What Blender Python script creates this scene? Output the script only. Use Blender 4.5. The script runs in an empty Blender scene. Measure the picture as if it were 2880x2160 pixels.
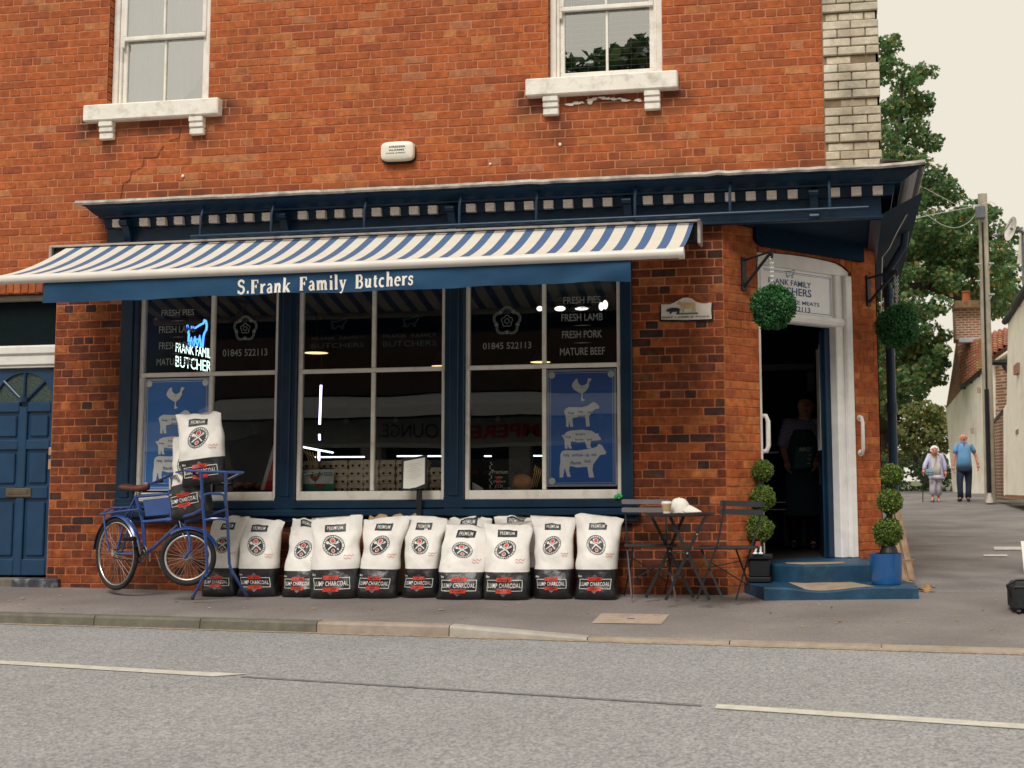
import bpy, bmesh, math, random
import numpy as np
from mathutils import Vector, Matrix, noise
sc = bpy.context.scene
C = sc.collection
random.seed(7)
rnd = random.Random(11)
PI = math.pi

# ------------------------------------------------------------------ camera, sky, sun, exposure
PX, PY, FL = 1760., 960., 3700.          # principal point and focal length of the survey photograph (2880 x 2160)
def _n(v): return v/np.linalg.norm(v)
_X = -_n(np.array([-20560.-PX, 1534.-PY, FL]))
_Z = _n(np.array([1495.-PX, -33700.-PY, FL])); _Z = _n(_Z-_X*(_X@_Z))
_Y = np.cross(_Z, _X)
R3 = np.array([_X, _Y, _Z])
_d = R3@np.array([1440-PX, 1679-PY, FL]); _t = 1.05/(-_d[2])
CAM = np.array([-_d[0]*_t, -_d[1]*_t, 1.05])
def at(u, v, y=0.):                        # point on the vertical plane Y = y
    d = R3@np.array([u-PX, v-PY, FL]); t = (y-CAM[1])/d[1]; p = CAM+d*t
    return Vector(p)
def on(u, v, z=0.):                        # point on the level Z = z
    d = R3@np.array([u-PX, v-PY, FL]); t = (z-CAM[2])/d[2]
    return Vector(CAM+d*t)
def dep(u, v, k):                          # point k metres ahead of the camera
    return Vector(CAM+R3@np.array([u-PX, v-PY, FL])/FL*k)

cam = bpy.data.cameras.new('camera'); co = bpy.data.objects.new('camera', cam); C.objects.link(co)
cx, cy, cz = R3@np.array([1, 0, 0.]), R3@np.array([0, -1, 0.]), R3@np.array([0, 0, -1.])
co.matrix_world = Matrix(((cx[0], cy[0], cz[0], CAM[0]), (cx[1], cy[1], cz[1], CAM[1]), (cx[2], cy[2], cz[2], CAM[2]), (0, 0, 0, 1)))
cam.sensor_width = 36; cam.lens = FL*36/2880; cam.shift_x = (1440-PX)/2880; cam.shift_y = (PY-1080)/2880
cam.clip_start = .1; cam.clip_end = 1500
cam.dof.use_dof = True; cam.dof.focus_distance = 12.4; cam.dof.aperture_fstop = 4.5
sc.camera = co

SUN_EL, SUN_AZ = math.radians(50), math.radians(190)       # azimuth from +Y clockwise: behind the camera
w = bpy.data.worlds.new('World'); sc.world = w; w.use_nodes = True
nt = w.node_tree; nt.nodes.clear()
sky = nt.nodes.new('ShaderNodeTexSky'); sky.sky_type = 'NISHITA'; sky.sun_disc = False
sky.sun_elevation = SUN_EL; sky.sun_rotation = SUN_AZ; sky.dust_density = 4; sky.air_density = 1.2
mx = nt.nodes.new('ShaderNodeMix'); mx.data_type = 'RGBA'; mx.inputs[0].default_value = .93     # overcast: a near-even cloud layer over the sky
mx.inputs[7].default_value = (9.1, 8.45, 7.1, 1)
bgn = nt.nodes.new('ShaderNodeBackground'); bgn.inputs[1].default_value = .0585
wo = nt.nodes.new('ShaderNodeOutputWorld')
nt.links.new(sky.outputs[0], mx.inputs[6]); nt.links.new(mx.outputs[2], bgn.inputs[0]); nt.links.new(bgn.outputs[0], wo.inputs[0])
sl = bpy.data.lights.new('sun', 'SUN'); sl.energy = 1.5; sl.angle = math.radians(24); sl.color = (1, .965, .9)
so = bpy.data.objects.new('sun', sl); C.objects.link(so)
_sd = Vector((math.sin(SUN_AZ)*math.cos(SUN_EL), math.cos(SUN_AZ)*math.cos(SUN_EL), math.sin(SUN_EL)))
so.rotation_euler = _sd.to_track_quat('Z', 'Y').to_euler()
sc.view_settings.view_transform = 'Standard'; sc.view_settings.look = 'None'
sc.view_settings.exposure = .773; sc.view_settings.gamma = 1; sc.view_settings.use_curve_mapping = False
sc.render.engine = 'CYCLES'
sc.cycles.max_bounces = 6; sc.cycles.transparent_max_bounces = 12

# ------------------------------------------------------------------ helpers
ORG = {}
def tag(o, label=None, cat=None, group=None, kind=None):
    if label: o['label'] = label
    if cat: o['category'] = cat
    if group: o['group'] = group
    if kind: o['kind'] = kind
    return o
def thing(name, label, cat, loc=(0, 0, 0), group=None):
    o = bpy.data.objects.new(name, None); C.objects.link(o)
    o.location = loc; ORG[o] = Vector(loc); o.empty_display_size = .1
    return tag(o, label, cat, group)
def link(o, parent=None):
    C.objects.link(o)
    if parent is not None: o.parent = parent
    return o
def org(p):
    while p is not None:
        if p in ORG: return ORG[p]
        p = p.parent
    return Vector((0, 0, 0))
class MB:
    def __init__(s): s.v = []; s.f = []; s.m = []
    def quad(s, a, b, c, d, m=0):
        n = len(s.v); s.v += [tuple(a), tuple(b), tuple(c), tuple(d)]; s.f.append((n, n+1, n+2, n+3)); s.m.append(m); return s
    def poly(s, pts, m=0):
        n = len(s.v); s.v += [tuple(p) for p in pts]; s.f.append(tuple(range(n, n+len(pts)))); s.m.append(m); return s
    def add(s, vs, fs, m=0):
        n = len(s.v); s.v += [tuple(p) for p in vs]
        for f in fs: s.f.append(tuple(n+i for i in f)); s.m.append(m)
        return s
    def box(s, x0, x1, y0, y1, z0, z1, m=0, fn=None):
        vs = [(x, y, z) for x in (x0, x1) for y in (y0, y1) for z in (z0, z1)]
        if fn: vs = [fn(*p) for p in vs]
        return s.add(vs, [(0, 1, 3, 2), (4, 6, 7, 5), (0, 4, 5, 1), (2, 3, 7, 6), (0, 2, 6, 4), (1, 5, 7, 3)], m)
    def bbox(s, x0, x1, y0, y1, z0, z1, b=.01, m=0, fn=None):        # box with chamfered edges
        vs = []; fs = []
        for x, sx in ((x0, 1), (x1, -1)):
            for y, sy in ((y0, 1), (y1, -1)):
                for z, sz in ((z0, 1), (z1, -1)):
                    vs += [(x+sx*b, y+sy*b, z), (x+sx*b, y, z+sz*b), (x, y+sy*b, z+sz*b)]
        def I(i, j, k, c): return (i*4+j*2+k)*3+c
        for k in (0, 1): fs.append((I(0, 0, k, 0), I(1, 0, k, 0), I(1, 1, k, 0), I(0, 1, k, 0)))
        for j in (0, 1): fs.append((I(0, j, 0, 1), I(1, j, 0, 1), I(1, j, 1, 1), I(0, j, 1, 1)))
        for i in (0, 1): fs.append((I(i, 0, 0, 2), I(i, 1, 0, 2), I(i, 1, 1, 2), I(i, 0, 1, 2)))
        for i in (0, 1):
            for j in (0, 1): fs.append((I(i, j, 0, 1), I(i, j, 1, 1), I(i, j, 1, 2), I(i, j, 0, 2)))
            for k in (0, 1): fs.append((I(i, 0, k, 0), I(i, 1, k, 0), I(i, 1, k, 2), I(i, 0, k, 2)))
        for j in (0, 1):
            for k in (0, 1): fs.append((I(0, j, k, 0), I(1, j, k, 0), I(1, j, k, 1), I(0, j, k, 1)))
        for i in (0, 1):
            for j in (0, 1):
                for k in (0, 1): fs.append((I(i, j, k, 0), I(i, j, k, 1), I(i, j, k, 2)))
        if fn: vs = [fn(*p) for p in vs]
        return s.add(vs, fs, m)
    def tube(s, pts, r, n=8, m=0, cap=True):
        pts = [Vector(p) for p in pts]
        rs = r if isinstance(r, (list, tuple)) else [r]*len(pts)
        vs = []; fs = []; up = None
        for i, p in enumerate(pts):
            t = (pts[min(i+1, len(pts)-1)]-pts[max(i-1, 0)])
            if t.length < 1e-9: t = Vector((0, 0, 1))
            t.normalize()
            if up is None: up = Vector((0, 0, 1)) if abs(t.z) < .9 else Vector((1, 0, 0))
            a = t.cross(up)
            if a.length < 1e-5: a = t.cross(Vector((0, 1, 0)))
            a.normalize(); b = a.cross(t).normalized(); up = b
            for k in range(n):
                q = 2*PI*k/n; vs.append(p+(a*math.cos(q)+b*math.sin(q))*rs[i])
        for i in range(len(pts)-1):
            for k in range(n): fs.append((i*n+k, i*n+(k+1) % n, (i+1)*n+(k+1) % n, (i+1)*n+k))
        if cap: fs += [tuple(range(n))[::-1], tuple((len(pts)-1)*n+k for k in range(n))]
        return s.add(vs, fs, m)
    def ring(s, c, ax, R, r, n=40, k=8, m=0, ry=None):              # torus round axis ax
        c = Vector(c); ax = Vector(ax).normalized(); a = ax.cross(Vector((0, 0, 1)))
        if a.length < 1e-4: a = Vector((1, 0, 0))
        a.normalize(); b = ax.cross(a); vs = []; fs = []; ry = ry or r
        for i in range(n):
            q = 2*PI*i/n; d = a*math.cos(q)+b*math.sin(q)
            for j in range(k):
                p = 2*PI*j/k; vs.append(c+d*(R+r*math.cos(p))+ax*ry*math.sin(p))
        for i in range(n):
            for j in range(k): fs.append((i*k+j, ((i+1) % n)*k+j, ((i+1) % n)*k+(j+1) % k, i*k+(j+1) % k))
        return s.add(vs, fs, m)
    def lathe(s, c, prof, n=24, m=0, cap=True, sx=1, sy=1):         # profile [(r, z)]
        vs = []; fs = []
        for r, z in prof:
            for k in range(n): q = 2*PI*k/n; vs.append((c[0]+r*sx*math.cos(q), c[1]+r*sy*math.sin(q), c[2]+z))
        for i in range(len(prof)-1):
            for k in range(n): fs.append((i*n+k, i*n+(k+1) % n, (i+1)*n+(k+1) % n, (i+1)*n+k))
        if cap: fs += [tuple(range(n))[::-1], tuple((len(prof)-1)*n+k for k in range(n))]
        return s.add(vs, fs, m)
    def prism(s, pts, fn, d0, d1, m=0):                              # outline pts (a,b) -> fn(a,b,depth)
        n = len(pts); vs = [fn(a, b, d0) for a, b in pts]+[fn(a, b, d1) for a, b in pts]
        fs = [tuple(range(n)), tuple(range(2*n-1, n-1, -1))]+[(i, (i+1) % n, n+(i+1) % n, n+i) for i in range(n)]
        return s.add(vs, fs, m)
    def sphere(s, c, r, n=16, k=10, m=0, sc3=(1, 1, 1), jit=0):
        vs = [(c[0], c[1], c[2]-r*sc3[2])]; fs = []
        for i in range(1, k):
            t = -PI/2+PI*i/k
            for j in range(n):
                q = 2*PI*j/n; rr = r*(1+rnd.uniform(-jit, jit))
                vs.append((c[0]+rr*math.cos(t)*math.cos(q)*sc3[0], c[1]+rr*math.cos(t)*math.sin(q)*sc3[1], c[2]+rr*math.sin(t)*sc3[2]))
        vs.append((c[0], c[1], c[2]+r*sc3[2])); L = len(vs)-1
        for j in range(n):
            fs.append((0, 1+(j+1) % n, 1+j)); fs.append((L, 1+(k-2)*n+j, 1+(k-2)*n+(j+1) % n))
            for i in range(k-2): fs.append((1+i*n+j, 1+i*n+(j+1) % n, 1+(i+1)*n+(j+1) % n, 1+(i+1)*n+j))
        return s.add(vs, fs, m)
    def build(s, name, mats, parent=None, smooth=False, label=None, kind=None):
        o0 = org(parent)
        me = bpy.data.meshes.new(name)
        me.from_pydata([(x-o0.x, y-o0.y, z-o0.z) for x, y, z in s.v], [], s.f)
        if not isinstance(mats, (list, tuple)): mats = [mats]
        for q in mats: me.materials.append(q)
        if len(mats) > 1: me.polygons.foreach_set('material_index', s.m)
        bm = bmesh.new(); bm.from_mesh(me); bmesh.ops.recalc_face_normals(bm, faces=bm.faces); bm.to_mesh(me); bm.free()
        if smooth:
            me.polygons.foreach_set('use_smooth', [True]*len(me.polygons))
            if smooth != 'all':
                try: me.set_sharp_from_angle(angle=math.radians(40))
                except Exception: pass
        o = bpy.data.objects.new(name, me); link(o, parent)
        if label: o['label'] = label
        if kind: o['kind'] = kind
        return o
_txt = {}
def glyphs(s, bold=0.0):
    if (s, bold) in _txt: return _txt[(s, bold)]
    cu = bpy.data.curves.new('t', 'FONT'); cu.body = s.strip('~'); cu.space_character = 1.14 if s[0] == '~' else 1.0; cu.offset = bold; cu.resolution_u = 3; cu.fill_mode = 'FRONT' if hasattr(cu, 'fill_mode') else 'FRONT'
    o = bpy.data.objects.new('t', cu); C.objects.link(o)
    me = bpy.data.meshes.new_from_object(o)
    v = [tuple(p.co) for p in me.vertices]; f = [tuple(p.vertices) for p in me.polygons]
    bpy.data.objects.remove(o); bpy.data.curves.remove(cu); bpy.data.meshes.remove(me)
    _txt[(s, bold)] = (v, f); return v, f
def words(mb, s, a0, a1, b0, b1, fn, bold=.02, m=0):
    """lettering s fitted to the rectangle a0..a1 x b0..b1, placed by fn(a,b)"""
    v, f = glyphs(s, bold)
    xs = [p[0] for p in v]; ys = [p[1] for p in v]; x0, x1, y0, y1 = min(xs), max(xs), min(ys), max(ys)
    mb.add([fn(a0+(p[0]-x0)/(x1-x0)*(a1-a0), b0+(p[1]-y0)/(y1-y0)*(b1-b0)) for p in v], f, m); return mb
def ribbon(mb, pts, w, fn, m=0, closed=False):
    P = [Vector((a, b)) for a, b in pts]; n = len(P); L = []; Rr = []
    for i in range(n):
        p0 = P[(i-1) % n] if closed else P[max(i-1, 0)]; p1 = P[(i+1) % n] if closed else P[min(i+1, n-1)]
        t = p1-p0; t = t.normalized() if t.length > 1e-9 else Vector((1, 0)); nn = Vector((-t.y, t.x))*w/2
        L.append(P[i]+nn); Rr.append(P[i]-nn)
    vs = [fn(q.x, q.y) for q in L]+[fn(q.x, q.y) for q in Rr]
    k = n if closed else n-1
    mb.add(vs, [(i, (i+1) % n, n+(i+1) % n, n+i) for i in range(k)], m); return mb
def arc(cx, cy, rx, ry, a0, a1, n=12):
    return [(cx+rx*math.cos(math.radians(a0+(a1-a0)*i/n)), cy+ry*math.sin(math.radians(a0+(a1-a0)*i/n))) for i in range(n+1)]

# ------------------------------------------------------------------ materials
MT = {}
def pm(name, col, rough=.6, var=.12, scale=12., bump=0., bscale=60., metal=0., spec=.4, dirt=None, damt=0., dscale=3., det=4, coat=0.):
    if name in MT: return MT[name]
    m = bpy.data.materials.new(name); m.use_nodes = True; t = m.node_tree; N = t.nodes; L = t.links
    b = N['Principled BSDF']; b.inputs['Roughness'].default_value = rough; b.inputs['Metallic'].default_value = metal
    b.inputs['Specular IOR Level'].default_value = spec
    if coat: b.inputs['Coat Weight'].default_value = coat; b.inputs['Coat Roughness'].default_value = .15
    tc = N.new('ShaderNodeTexCoord'); no = N.new('ShaderNodeTexNoise'); no.inputs['Scale'].default_value = scale; no.inputs['Detail'].default_value = det
    L.new(tc.outputs['Object'], no.inputs['Vector'])
    r = N.new('ShaderNodeMapRange'); r.inputs[1].default_value = .3; r.inputs[2].default_value = .7; r.inputs[3].default_value = 1-var; r.inputs[4].default_value = 1+var
    L.new(no.outputs[0], r.inputs[0])
    mu = N.new('ShaderNodeVectorMath'); mu.operation = 'SCALE'; mu.inputs[0].default_value = col; L.new(r.outputs[0], mu.inputs['Scale'])
    out = mu.outputs[0]
    if dirt:
        n2 = N.new('ShaderNodeTexNoise'); n2.inputs['Scale'].default_value = dscale; n2.inputs['Detail'].default_value = 6; n2.inputs['Roughness'].default_value = .65
        L.new(tc.outputs['Object'], n2.inputs['Vector'])
        r2 = N.new('ShaderNodeMapRange'); r2.inputs[1].default_value = .5; r2.inputs[2].default_value = .75; r2.inputs[3].default_value = 0; r2.inputs[4].default_value = damt
        L.new(n2.outputs[0], r2.inputs[0])
        mi = N.new('ShaderNodeMix'); mi.data_type = 'RGBA'; mi.inputs[7].default_value = (*dirt, 1)
        L.new(r2.outputs[0], mi.inputs[0]); L.new(out, mi.inputs[6]); out = mi.outputs[2]
    L.new(out, b.inputs['Base Color'])
    if bump:
        n3 = N.new('ShaderNodeTexNoise'); n3.inputs['Scale'].default_value = bscale; n3.inputs['Detail'].default_value = 5; L.new(tc.outputs['Object'], n3.inputs['Vector'])
        bu = N.new('ShaderNodeBump'); bu.inputs['Strength'].default_value = bump; bu.inputs['Distance'].default_value = .01
        L.new(n3.outputs[0], bu.inputs['Height']); L.new(bu.outputs[0], b.inputs['Normal'])
    MT[name] = m; return m
def emit(name, col, s):
    m = bpy.data.materials.new(name); m.use_nodes = True; N = m.node_tree.nodes; N.remove(N['Principled BSDF'])
    e = N.new('ShaderNodeEmission'); e.inputs[0].default_value = (*col, 1); e.inputs[1].default_value = s
    m.node_tree.links.new(e.outputs[0], N['Material Output'].inputs[0]); return m
def glass(name, tint=(.8, .84, .83), refl=1.5, rough=.0, wob=.0, fmin=.0):
    m = bpy.data.materials.new(name); m.use_nodes = True; t = m.node_tree; N = t.nodes; N.remove(N['Principled BSDF'])
    tr = N.new('ShaderNodeBsdfTransparent'); tr.inputs[0].default_value = (*tint, 1)
    gl = N.new('ShaderNodeBsdfGlossy'); gl.inputs['Roughness'].default_value = rough; gl.inputs[0].default_value = (.95, .97, .97, 1)
    fr = N.new('ShaderNodeFresnel'); fr.inputs[0].default_value = refl
    mi = N.new('ShaderNodeMixShader'); L = t.links
    fac = fr.outputs[0]
    if fmin:
        ma = N.new('ShaderNodeMath'); ma.operation = 'ADD'; ma.inputs[1].default_value = fmin; L.new(fac, ma.inputs[0]); fac = ma.outputs[0]
    if wob:
        tc = N.new('ShaderNodeTexCoord'); no = N.new('ShaderNodeTexNoise'); no.inputs['Scale'].default_value = 1.6; no.inputs['Detail'].default_value = 0
        L.new(tc.outputs['Object'], no.inputs[0]); bu = N.new('ShaderNodeBump'); bu.inputs['Strength'].default_value = wob; bu.inputs['Distance'].default_value = .02
        L.new(no.outputs[0], bu.inputs['Height']); L.new(bu.outputs[0], gl.inputs['Normal'])
    L.new(fac, mi.inputs[0]); L.new(tr.outputs[0], mi.inputs[1]); L.new(gl.outputs[0], mi.inputs[2])
    L.new(mi.outputs[0], N['Material Output'].inputs[0]); return m
def brickmat(name, cols, mott=.35, soot=0., sootcol=(.03, .02, .018), stains=()):
    """one tone per brick (object random + island random), mottled inside, soot with a shape of its own"""
    m = bpy.data.materials.new(name); m.use_nodes = True; t = m.node_tree; N = t.nodes; L = t.links
    b = N['Principled BSDF']; b.inputs['Roughness'].default_value = .88; b.inputs['Specular IOR Level'].default_value = .25
    oi = N.new('ShaderNodeObjectInfo'); ge = N.new('ShaderNodeNewGeometry')
    ad = N.new('ShaderNodeMath'); ad.operation = 'ADD'; L.new(oi.outputs['Random'], ad.inputs[0]); L.new(ge.outputs['Random Per Island'], ad.inputs[1])
    fr = N.new('ShaderNodeMath'); fr.operation = 'FRACT'; L.new(ad.outputs[0], fr.inputs[0])
    cr = N.new('ShaderNodeValToRGB'); cr.color_ramp.interpolation = 'LINEAR'
    e = cr.color_ramp.elements
    while len(e) < len(cols): e.new(.5)
    for i, (p, c) in enumerate(cols): e[i].position = p; e[i].color = (*c, 1)
    L.new(fr.outputs[0], cr.inputs[0])
    no = N.new('ShaderNodeTexNoise'); no.inputs['Scale'].default_value = 14; no.inputs['Detail'].default_value = 5; no.inputs['Roughness'].default_value = .6
    L.new(ge.outputs['Position'], no.inputs['Vector'])
    r = N.new('ShaderNodeMapRange'); r.inputs[1].default_value = .3; r.inputs[2].default_value = .7; r.inputs[3].default_value = 1-mott; r.inputs[4].default_value = 1+mott*.6
    L.new(no.outputs[0], r.inputs[0])
    mu = N.new('ShaderNodeVectorMath'); mu.operation = 'SCALE'; L.new(cr.outputs[0], mu.inputs[0]); L.new(r.outputs[0], mu.inputs['Scale'])
    out = mu.outputs[0]
    if soot:
        n2 = N.new('ShaderNodeTexNoise'); n2.inputs['Scale'].default_value = 1.3; n2.inputs['Detail'].default_value = 7; n2.inputs['Roughness'].default_value = .7
        L.new(ge.outputs['Position'], n2.inputs['Vector'])
        r2 = N.new('ShaderNodeMapRange'); r2.inputs[1].default_value = .42; r2.inputs[2].default_value = .68; r2.inputs[4].default_value = soot; L.new(n2.outputs[0], r2.inputs[0])
        mi = N.new('ShaderNodeMix'); mi.data_type = 'RGBA'; mi.inputs[7].default_value = (*sootcol, 1)
        L.new(r2.outputs[0], mi.inputs[0]); L.new(out, mi.inputs[6]); out = mi.outputs[2]
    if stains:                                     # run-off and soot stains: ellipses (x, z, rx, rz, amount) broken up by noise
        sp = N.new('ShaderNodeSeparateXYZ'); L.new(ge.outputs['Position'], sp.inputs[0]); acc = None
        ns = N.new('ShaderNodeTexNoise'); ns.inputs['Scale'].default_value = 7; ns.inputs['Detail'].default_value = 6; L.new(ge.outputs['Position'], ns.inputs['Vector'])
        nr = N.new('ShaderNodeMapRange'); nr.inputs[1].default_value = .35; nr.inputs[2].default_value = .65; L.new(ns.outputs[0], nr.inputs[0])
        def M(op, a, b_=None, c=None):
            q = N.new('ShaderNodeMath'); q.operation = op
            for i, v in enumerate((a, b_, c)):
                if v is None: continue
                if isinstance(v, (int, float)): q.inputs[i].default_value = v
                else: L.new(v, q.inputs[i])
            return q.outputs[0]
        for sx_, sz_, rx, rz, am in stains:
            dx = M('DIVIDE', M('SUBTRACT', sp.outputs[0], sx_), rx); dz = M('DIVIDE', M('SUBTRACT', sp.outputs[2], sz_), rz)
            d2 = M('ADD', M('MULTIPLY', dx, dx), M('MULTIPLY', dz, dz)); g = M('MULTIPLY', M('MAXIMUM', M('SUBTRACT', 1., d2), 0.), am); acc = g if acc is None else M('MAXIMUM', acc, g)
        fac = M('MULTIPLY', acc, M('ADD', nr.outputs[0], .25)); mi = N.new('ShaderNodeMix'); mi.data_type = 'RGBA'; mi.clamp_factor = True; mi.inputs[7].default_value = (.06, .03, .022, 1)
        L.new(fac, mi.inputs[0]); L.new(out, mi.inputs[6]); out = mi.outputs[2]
    L.new(out, b.inputs['Base Color'])
    n3 = N.new('ShaderNodeTexNoise'); n3.inputs['Scale'].default_value = 55; n3.inputs['Detail'].default_value = 6; L.new(ge.outputs['Position'], n3.inputs['Vector'])
    bu = N.new('ShaderNodeBump'); bu.inputs['Strength'].default_value = .5; bu.inputs['Distance'].default_value = .008
    L.new(n3.outputs[0], bu.inputs['Height']); L.new(bu.outputs[0], b.inputs['Normal'])
    return m

BLUE = pm('blue_paint', (.0038, .024, .056), .38, .22, 5, .15, 25, spec=.4, dirt=(.012, .05, .09), damt=.5, dscale=2.2)
DOORBLUE = pm('door_blue', (.008, .044, .105), .38, .15, 6, .1, 20, spec=.5)
CREAM = pm('cream_paint', (.84, .80, .73), .5, .05, 9, .15, 30, dirt=(.42, .36, .28), damt=.5, dscale=6)
SILLW = pm('sill_paint', (.84, .80, .72), .6, .05, 8, .35, 18, dirt=(.25, .2, .15), damt=.55, dscale=7)
WHITE = pm('white_paint', (.75, .73, .69), .5, .05, 6, .12, 40, dirt=(.4, .36, .3), damt=.35, dscale=4)
DENT = pm('dentil_paint', (.88, .78, .70), .6, .08, 30)
LEAD = pm('lead', (.42, .38, .34), .7, .35, 7, .5, 30, dirt=(.09, .08, .07), damt=.9, dscale=5)
MORT = pm('mortar', (.50, .20, .105), .95, .18, 8, .6, 120, spec=.1, dirt=(.3, .12, .07), damt=.6, dscale=3)
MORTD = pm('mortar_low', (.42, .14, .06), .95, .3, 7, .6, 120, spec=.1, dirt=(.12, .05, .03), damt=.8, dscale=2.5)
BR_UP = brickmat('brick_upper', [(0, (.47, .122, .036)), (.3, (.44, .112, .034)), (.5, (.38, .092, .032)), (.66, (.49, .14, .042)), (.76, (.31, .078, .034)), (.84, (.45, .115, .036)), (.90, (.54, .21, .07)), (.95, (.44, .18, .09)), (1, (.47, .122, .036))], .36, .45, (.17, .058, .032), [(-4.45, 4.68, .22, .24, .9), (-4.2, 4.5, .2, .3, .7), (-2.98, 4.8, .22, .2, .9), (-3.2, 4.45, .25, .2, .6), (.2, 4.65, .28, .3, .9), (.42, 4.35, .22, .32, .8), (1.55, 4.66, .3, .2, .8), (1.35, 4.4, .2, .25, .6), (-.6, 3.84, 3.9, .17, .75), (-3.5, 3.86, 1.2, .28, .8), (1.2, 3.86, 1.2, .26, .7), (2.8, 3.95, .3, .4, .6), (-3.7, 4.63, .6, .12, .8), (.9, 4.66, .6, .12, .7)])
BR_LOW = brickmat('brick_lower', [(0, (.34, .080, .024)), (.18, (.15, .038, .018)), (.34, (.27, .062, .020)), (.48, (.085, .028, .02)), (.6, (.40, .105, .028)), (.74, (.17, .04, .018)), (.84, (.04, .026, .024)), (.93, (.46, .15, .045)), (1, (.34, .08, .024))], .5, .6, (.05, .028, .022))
BR_SPL = brickmat('brick_splay', [(0, (.50, .13, .035)), (.3, (.40, .09, .03)), (.55, (.52, .15, .045)), (.75, (.33, .075, .03)), (.9, (.56, .2, .06)), (1, (.50, .13, .035))], .4, .4, (.09, .03, .02))
BR_WHT = brickmat('brick_quoin', [(0, (.68, .60, .46)), (.3, (.60, .52, .40)), (.5, (.72, .66, .53)), (.7, (.50, .42, .31)), (.85, (.70, .62, .50)), (1, (.68, .60, .46))], .2, .8, (.19, .15, .105))
DARKM = pm('dark_metal', (.016, .018, .02), .45, .2, 10, spec=.4)
BLACK = pm('black_plastic', (.012, .013, .015), .5, .15, 12, spec=.35)
BIKEB = pm('bike_blue', (.012, .058, .23), .3, .12, 8, spec=.6, coat=.5)
CHROME = pm('chrome', (.55, .54, .52), .25, .1, 8, metal=.9)
TYRE = pm('tyre', (.02, .02, .02), .85, .2, 30)
WOOD = pm('weathered_wood', (.26, .17, .11), .8, .35, 9, .4, 40)
SKIN = pm('skin', (.60, .27, .19), .55, .08, 12)
# ------------------------------------------------------------------ ground, road, pavement, kerb
def asphalt(name, c0, c1, c2, sc1, patch=.15, bump=.6):
    m = bpy.data.materials.new(name); m.use_nodes = True; t = m.node_tree; N = t.nodes; L = t.links
    b = N['Principled BSDF']; b.inputs['Roughness'].default_value = .85; b.inputs['Specular IOR Level'].default_value = .3
    ge = N.new('ShaderNodeNewGeometry')
    vo = N.new('ShaderNodeTexVoronoi'); vo.inputs['Scale'].default_value = sc1; L.new(ge.outputs['Position'], vo.inputs['Vector'])
    cr = N.new('ShaderNodeValToRGB'); e = cr.color_ramp.elements; e.new(.5); e.new(.85)
    for i, (p, c) in enumerate(((.0, c0), (.35, c1), (.75, c2), (1., c1))): e[i].position = p; e[i].color = (*c, 1)
    L.new(vo.outputs['Color'], cr.inputs[0])
    v2 = N.new('ShaderNodeTexVoronoi'); v2.inputs['Scale'].default_value = sc1*.33; L.new(ge.outputs['Position'], v2.inputs['Vector'])
    c2r = N.new('ShaderNodeMapRange'); c2r.inputs[1].default_value = .0; c2r.inputs[2].default_value = 1; c2r.inputs[3].default_value = .93; c2r.inputs[4].default_value = 1.07
    L.new(v2.outputs['Color'], c2r.inputs[0])
    no = N.new('ShaderNodeTexNoise'); no.inputs['Scale'].default_value = 1.1; no.inputs['Detail'].default_value = 6; L.new(ge.outputs['Position'], no.inputs['Vector'])
    r = N.new('ShaderNodeMapRange'); r.inputs[1].default_value = .3; r.inputs[2].default_value = .7; r.inputs[3].default_value = 1-patch; r.inputs[4].default_value = 1+patch; L.new(no.outputs[0], r.inputs[0])
    mp = N.new('ShaderNodeMath'); mp.operation = 'MULTIPLY'; L.new(r.outputs[0], mp.inputs[0]); L.new(c2r.outputs[0], mp.inputs[1])
    mu = N.new('ShaderNodeVectorMath'); mu.operation = 'SCALE'; L.new(cr.outputs[0], mu.inputs[0]); L.new(mp.outputs[0], mu.inputs['Scale'])
    L.new(mu.outputs[0], b.inputs['Base Color'])
    bu = N.new('ShaderNodeBump'); bu.inputs['Strength'].default_value = bump; bu.inputs['Distance'].default_value = .01
    L.new(vo.outputs['Distance'], bu.inputs['Height']); L.new(bu.outputs[0], b.inputs['Normal'])
    return m
ROAD = asphalt('road_asphalt', (.155, .156, .166), (.25, .248, .256), (.40, .395, .395), 80, .06)
PAVE = asphalt('pavement_asphalt', (.15, .133, .128), (.185, .163, .156), (.23, .204, .195), 150, .2, .25)
SIDE = asphalt('side_street_asphalt', (.115, .108, .108), (.18, .167, .163), (.24, .225, .22), 130, .3, .3)
def yk(x): return -2.08-.14*x
def ktop(x):
    if x < .04: return -.036
    if x < 1.15: return -.036-(x-.04)/1.11*.062
    return -.098
def wallz(x): return .03+.02*max(0, -2.7-x)
def pz(x, y): return wallz(x)+(ktop(x)-wallz(x))*min(1.2, max(-.5, y/yk(x)))
def szz(y):
    if y < .3: return pz(4, y)
    if y < 22: return .02+.0225*(y-.3)
    if y < 26: return .508+.03*(y-22)
    return .628
def sheet(name, xs, ys, fz, mat, label=None):
    vs = [(x, y(x) if callable(y) else y, 0) for x in xs for y in ys]
    vs = [(x, y, fz(x, y)) for x, y, _ in vs]; n = len(ys)
    m = MB(); m.add(vs, [(i*n+j, (i+1)*n+j, (i+1)*n+j+1, i*n+j+1) for i in range(len(xs)-1) for j in range(n-1)])
    o = m.build(name, mat, smooth='all'); tag(o, label, kind='structure'); return o
GRD = pm('rough_ground', (.10, .12, .055), .95, .3, 2, .4, 8)
sheet('ground', [-400, -50, 3.2, 3.6, 16, 60, 400], [.62, 22, 26, 60, 400], lambda x, y: szz(y)-.03, GRD, 'rough ground behind the buildings')
sheet('far_ground', [-400, 0, 400], [-400, -17.4, -13.3], lambda x, y: -.14, GRD, 'ground on the far side of the road')
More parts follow.
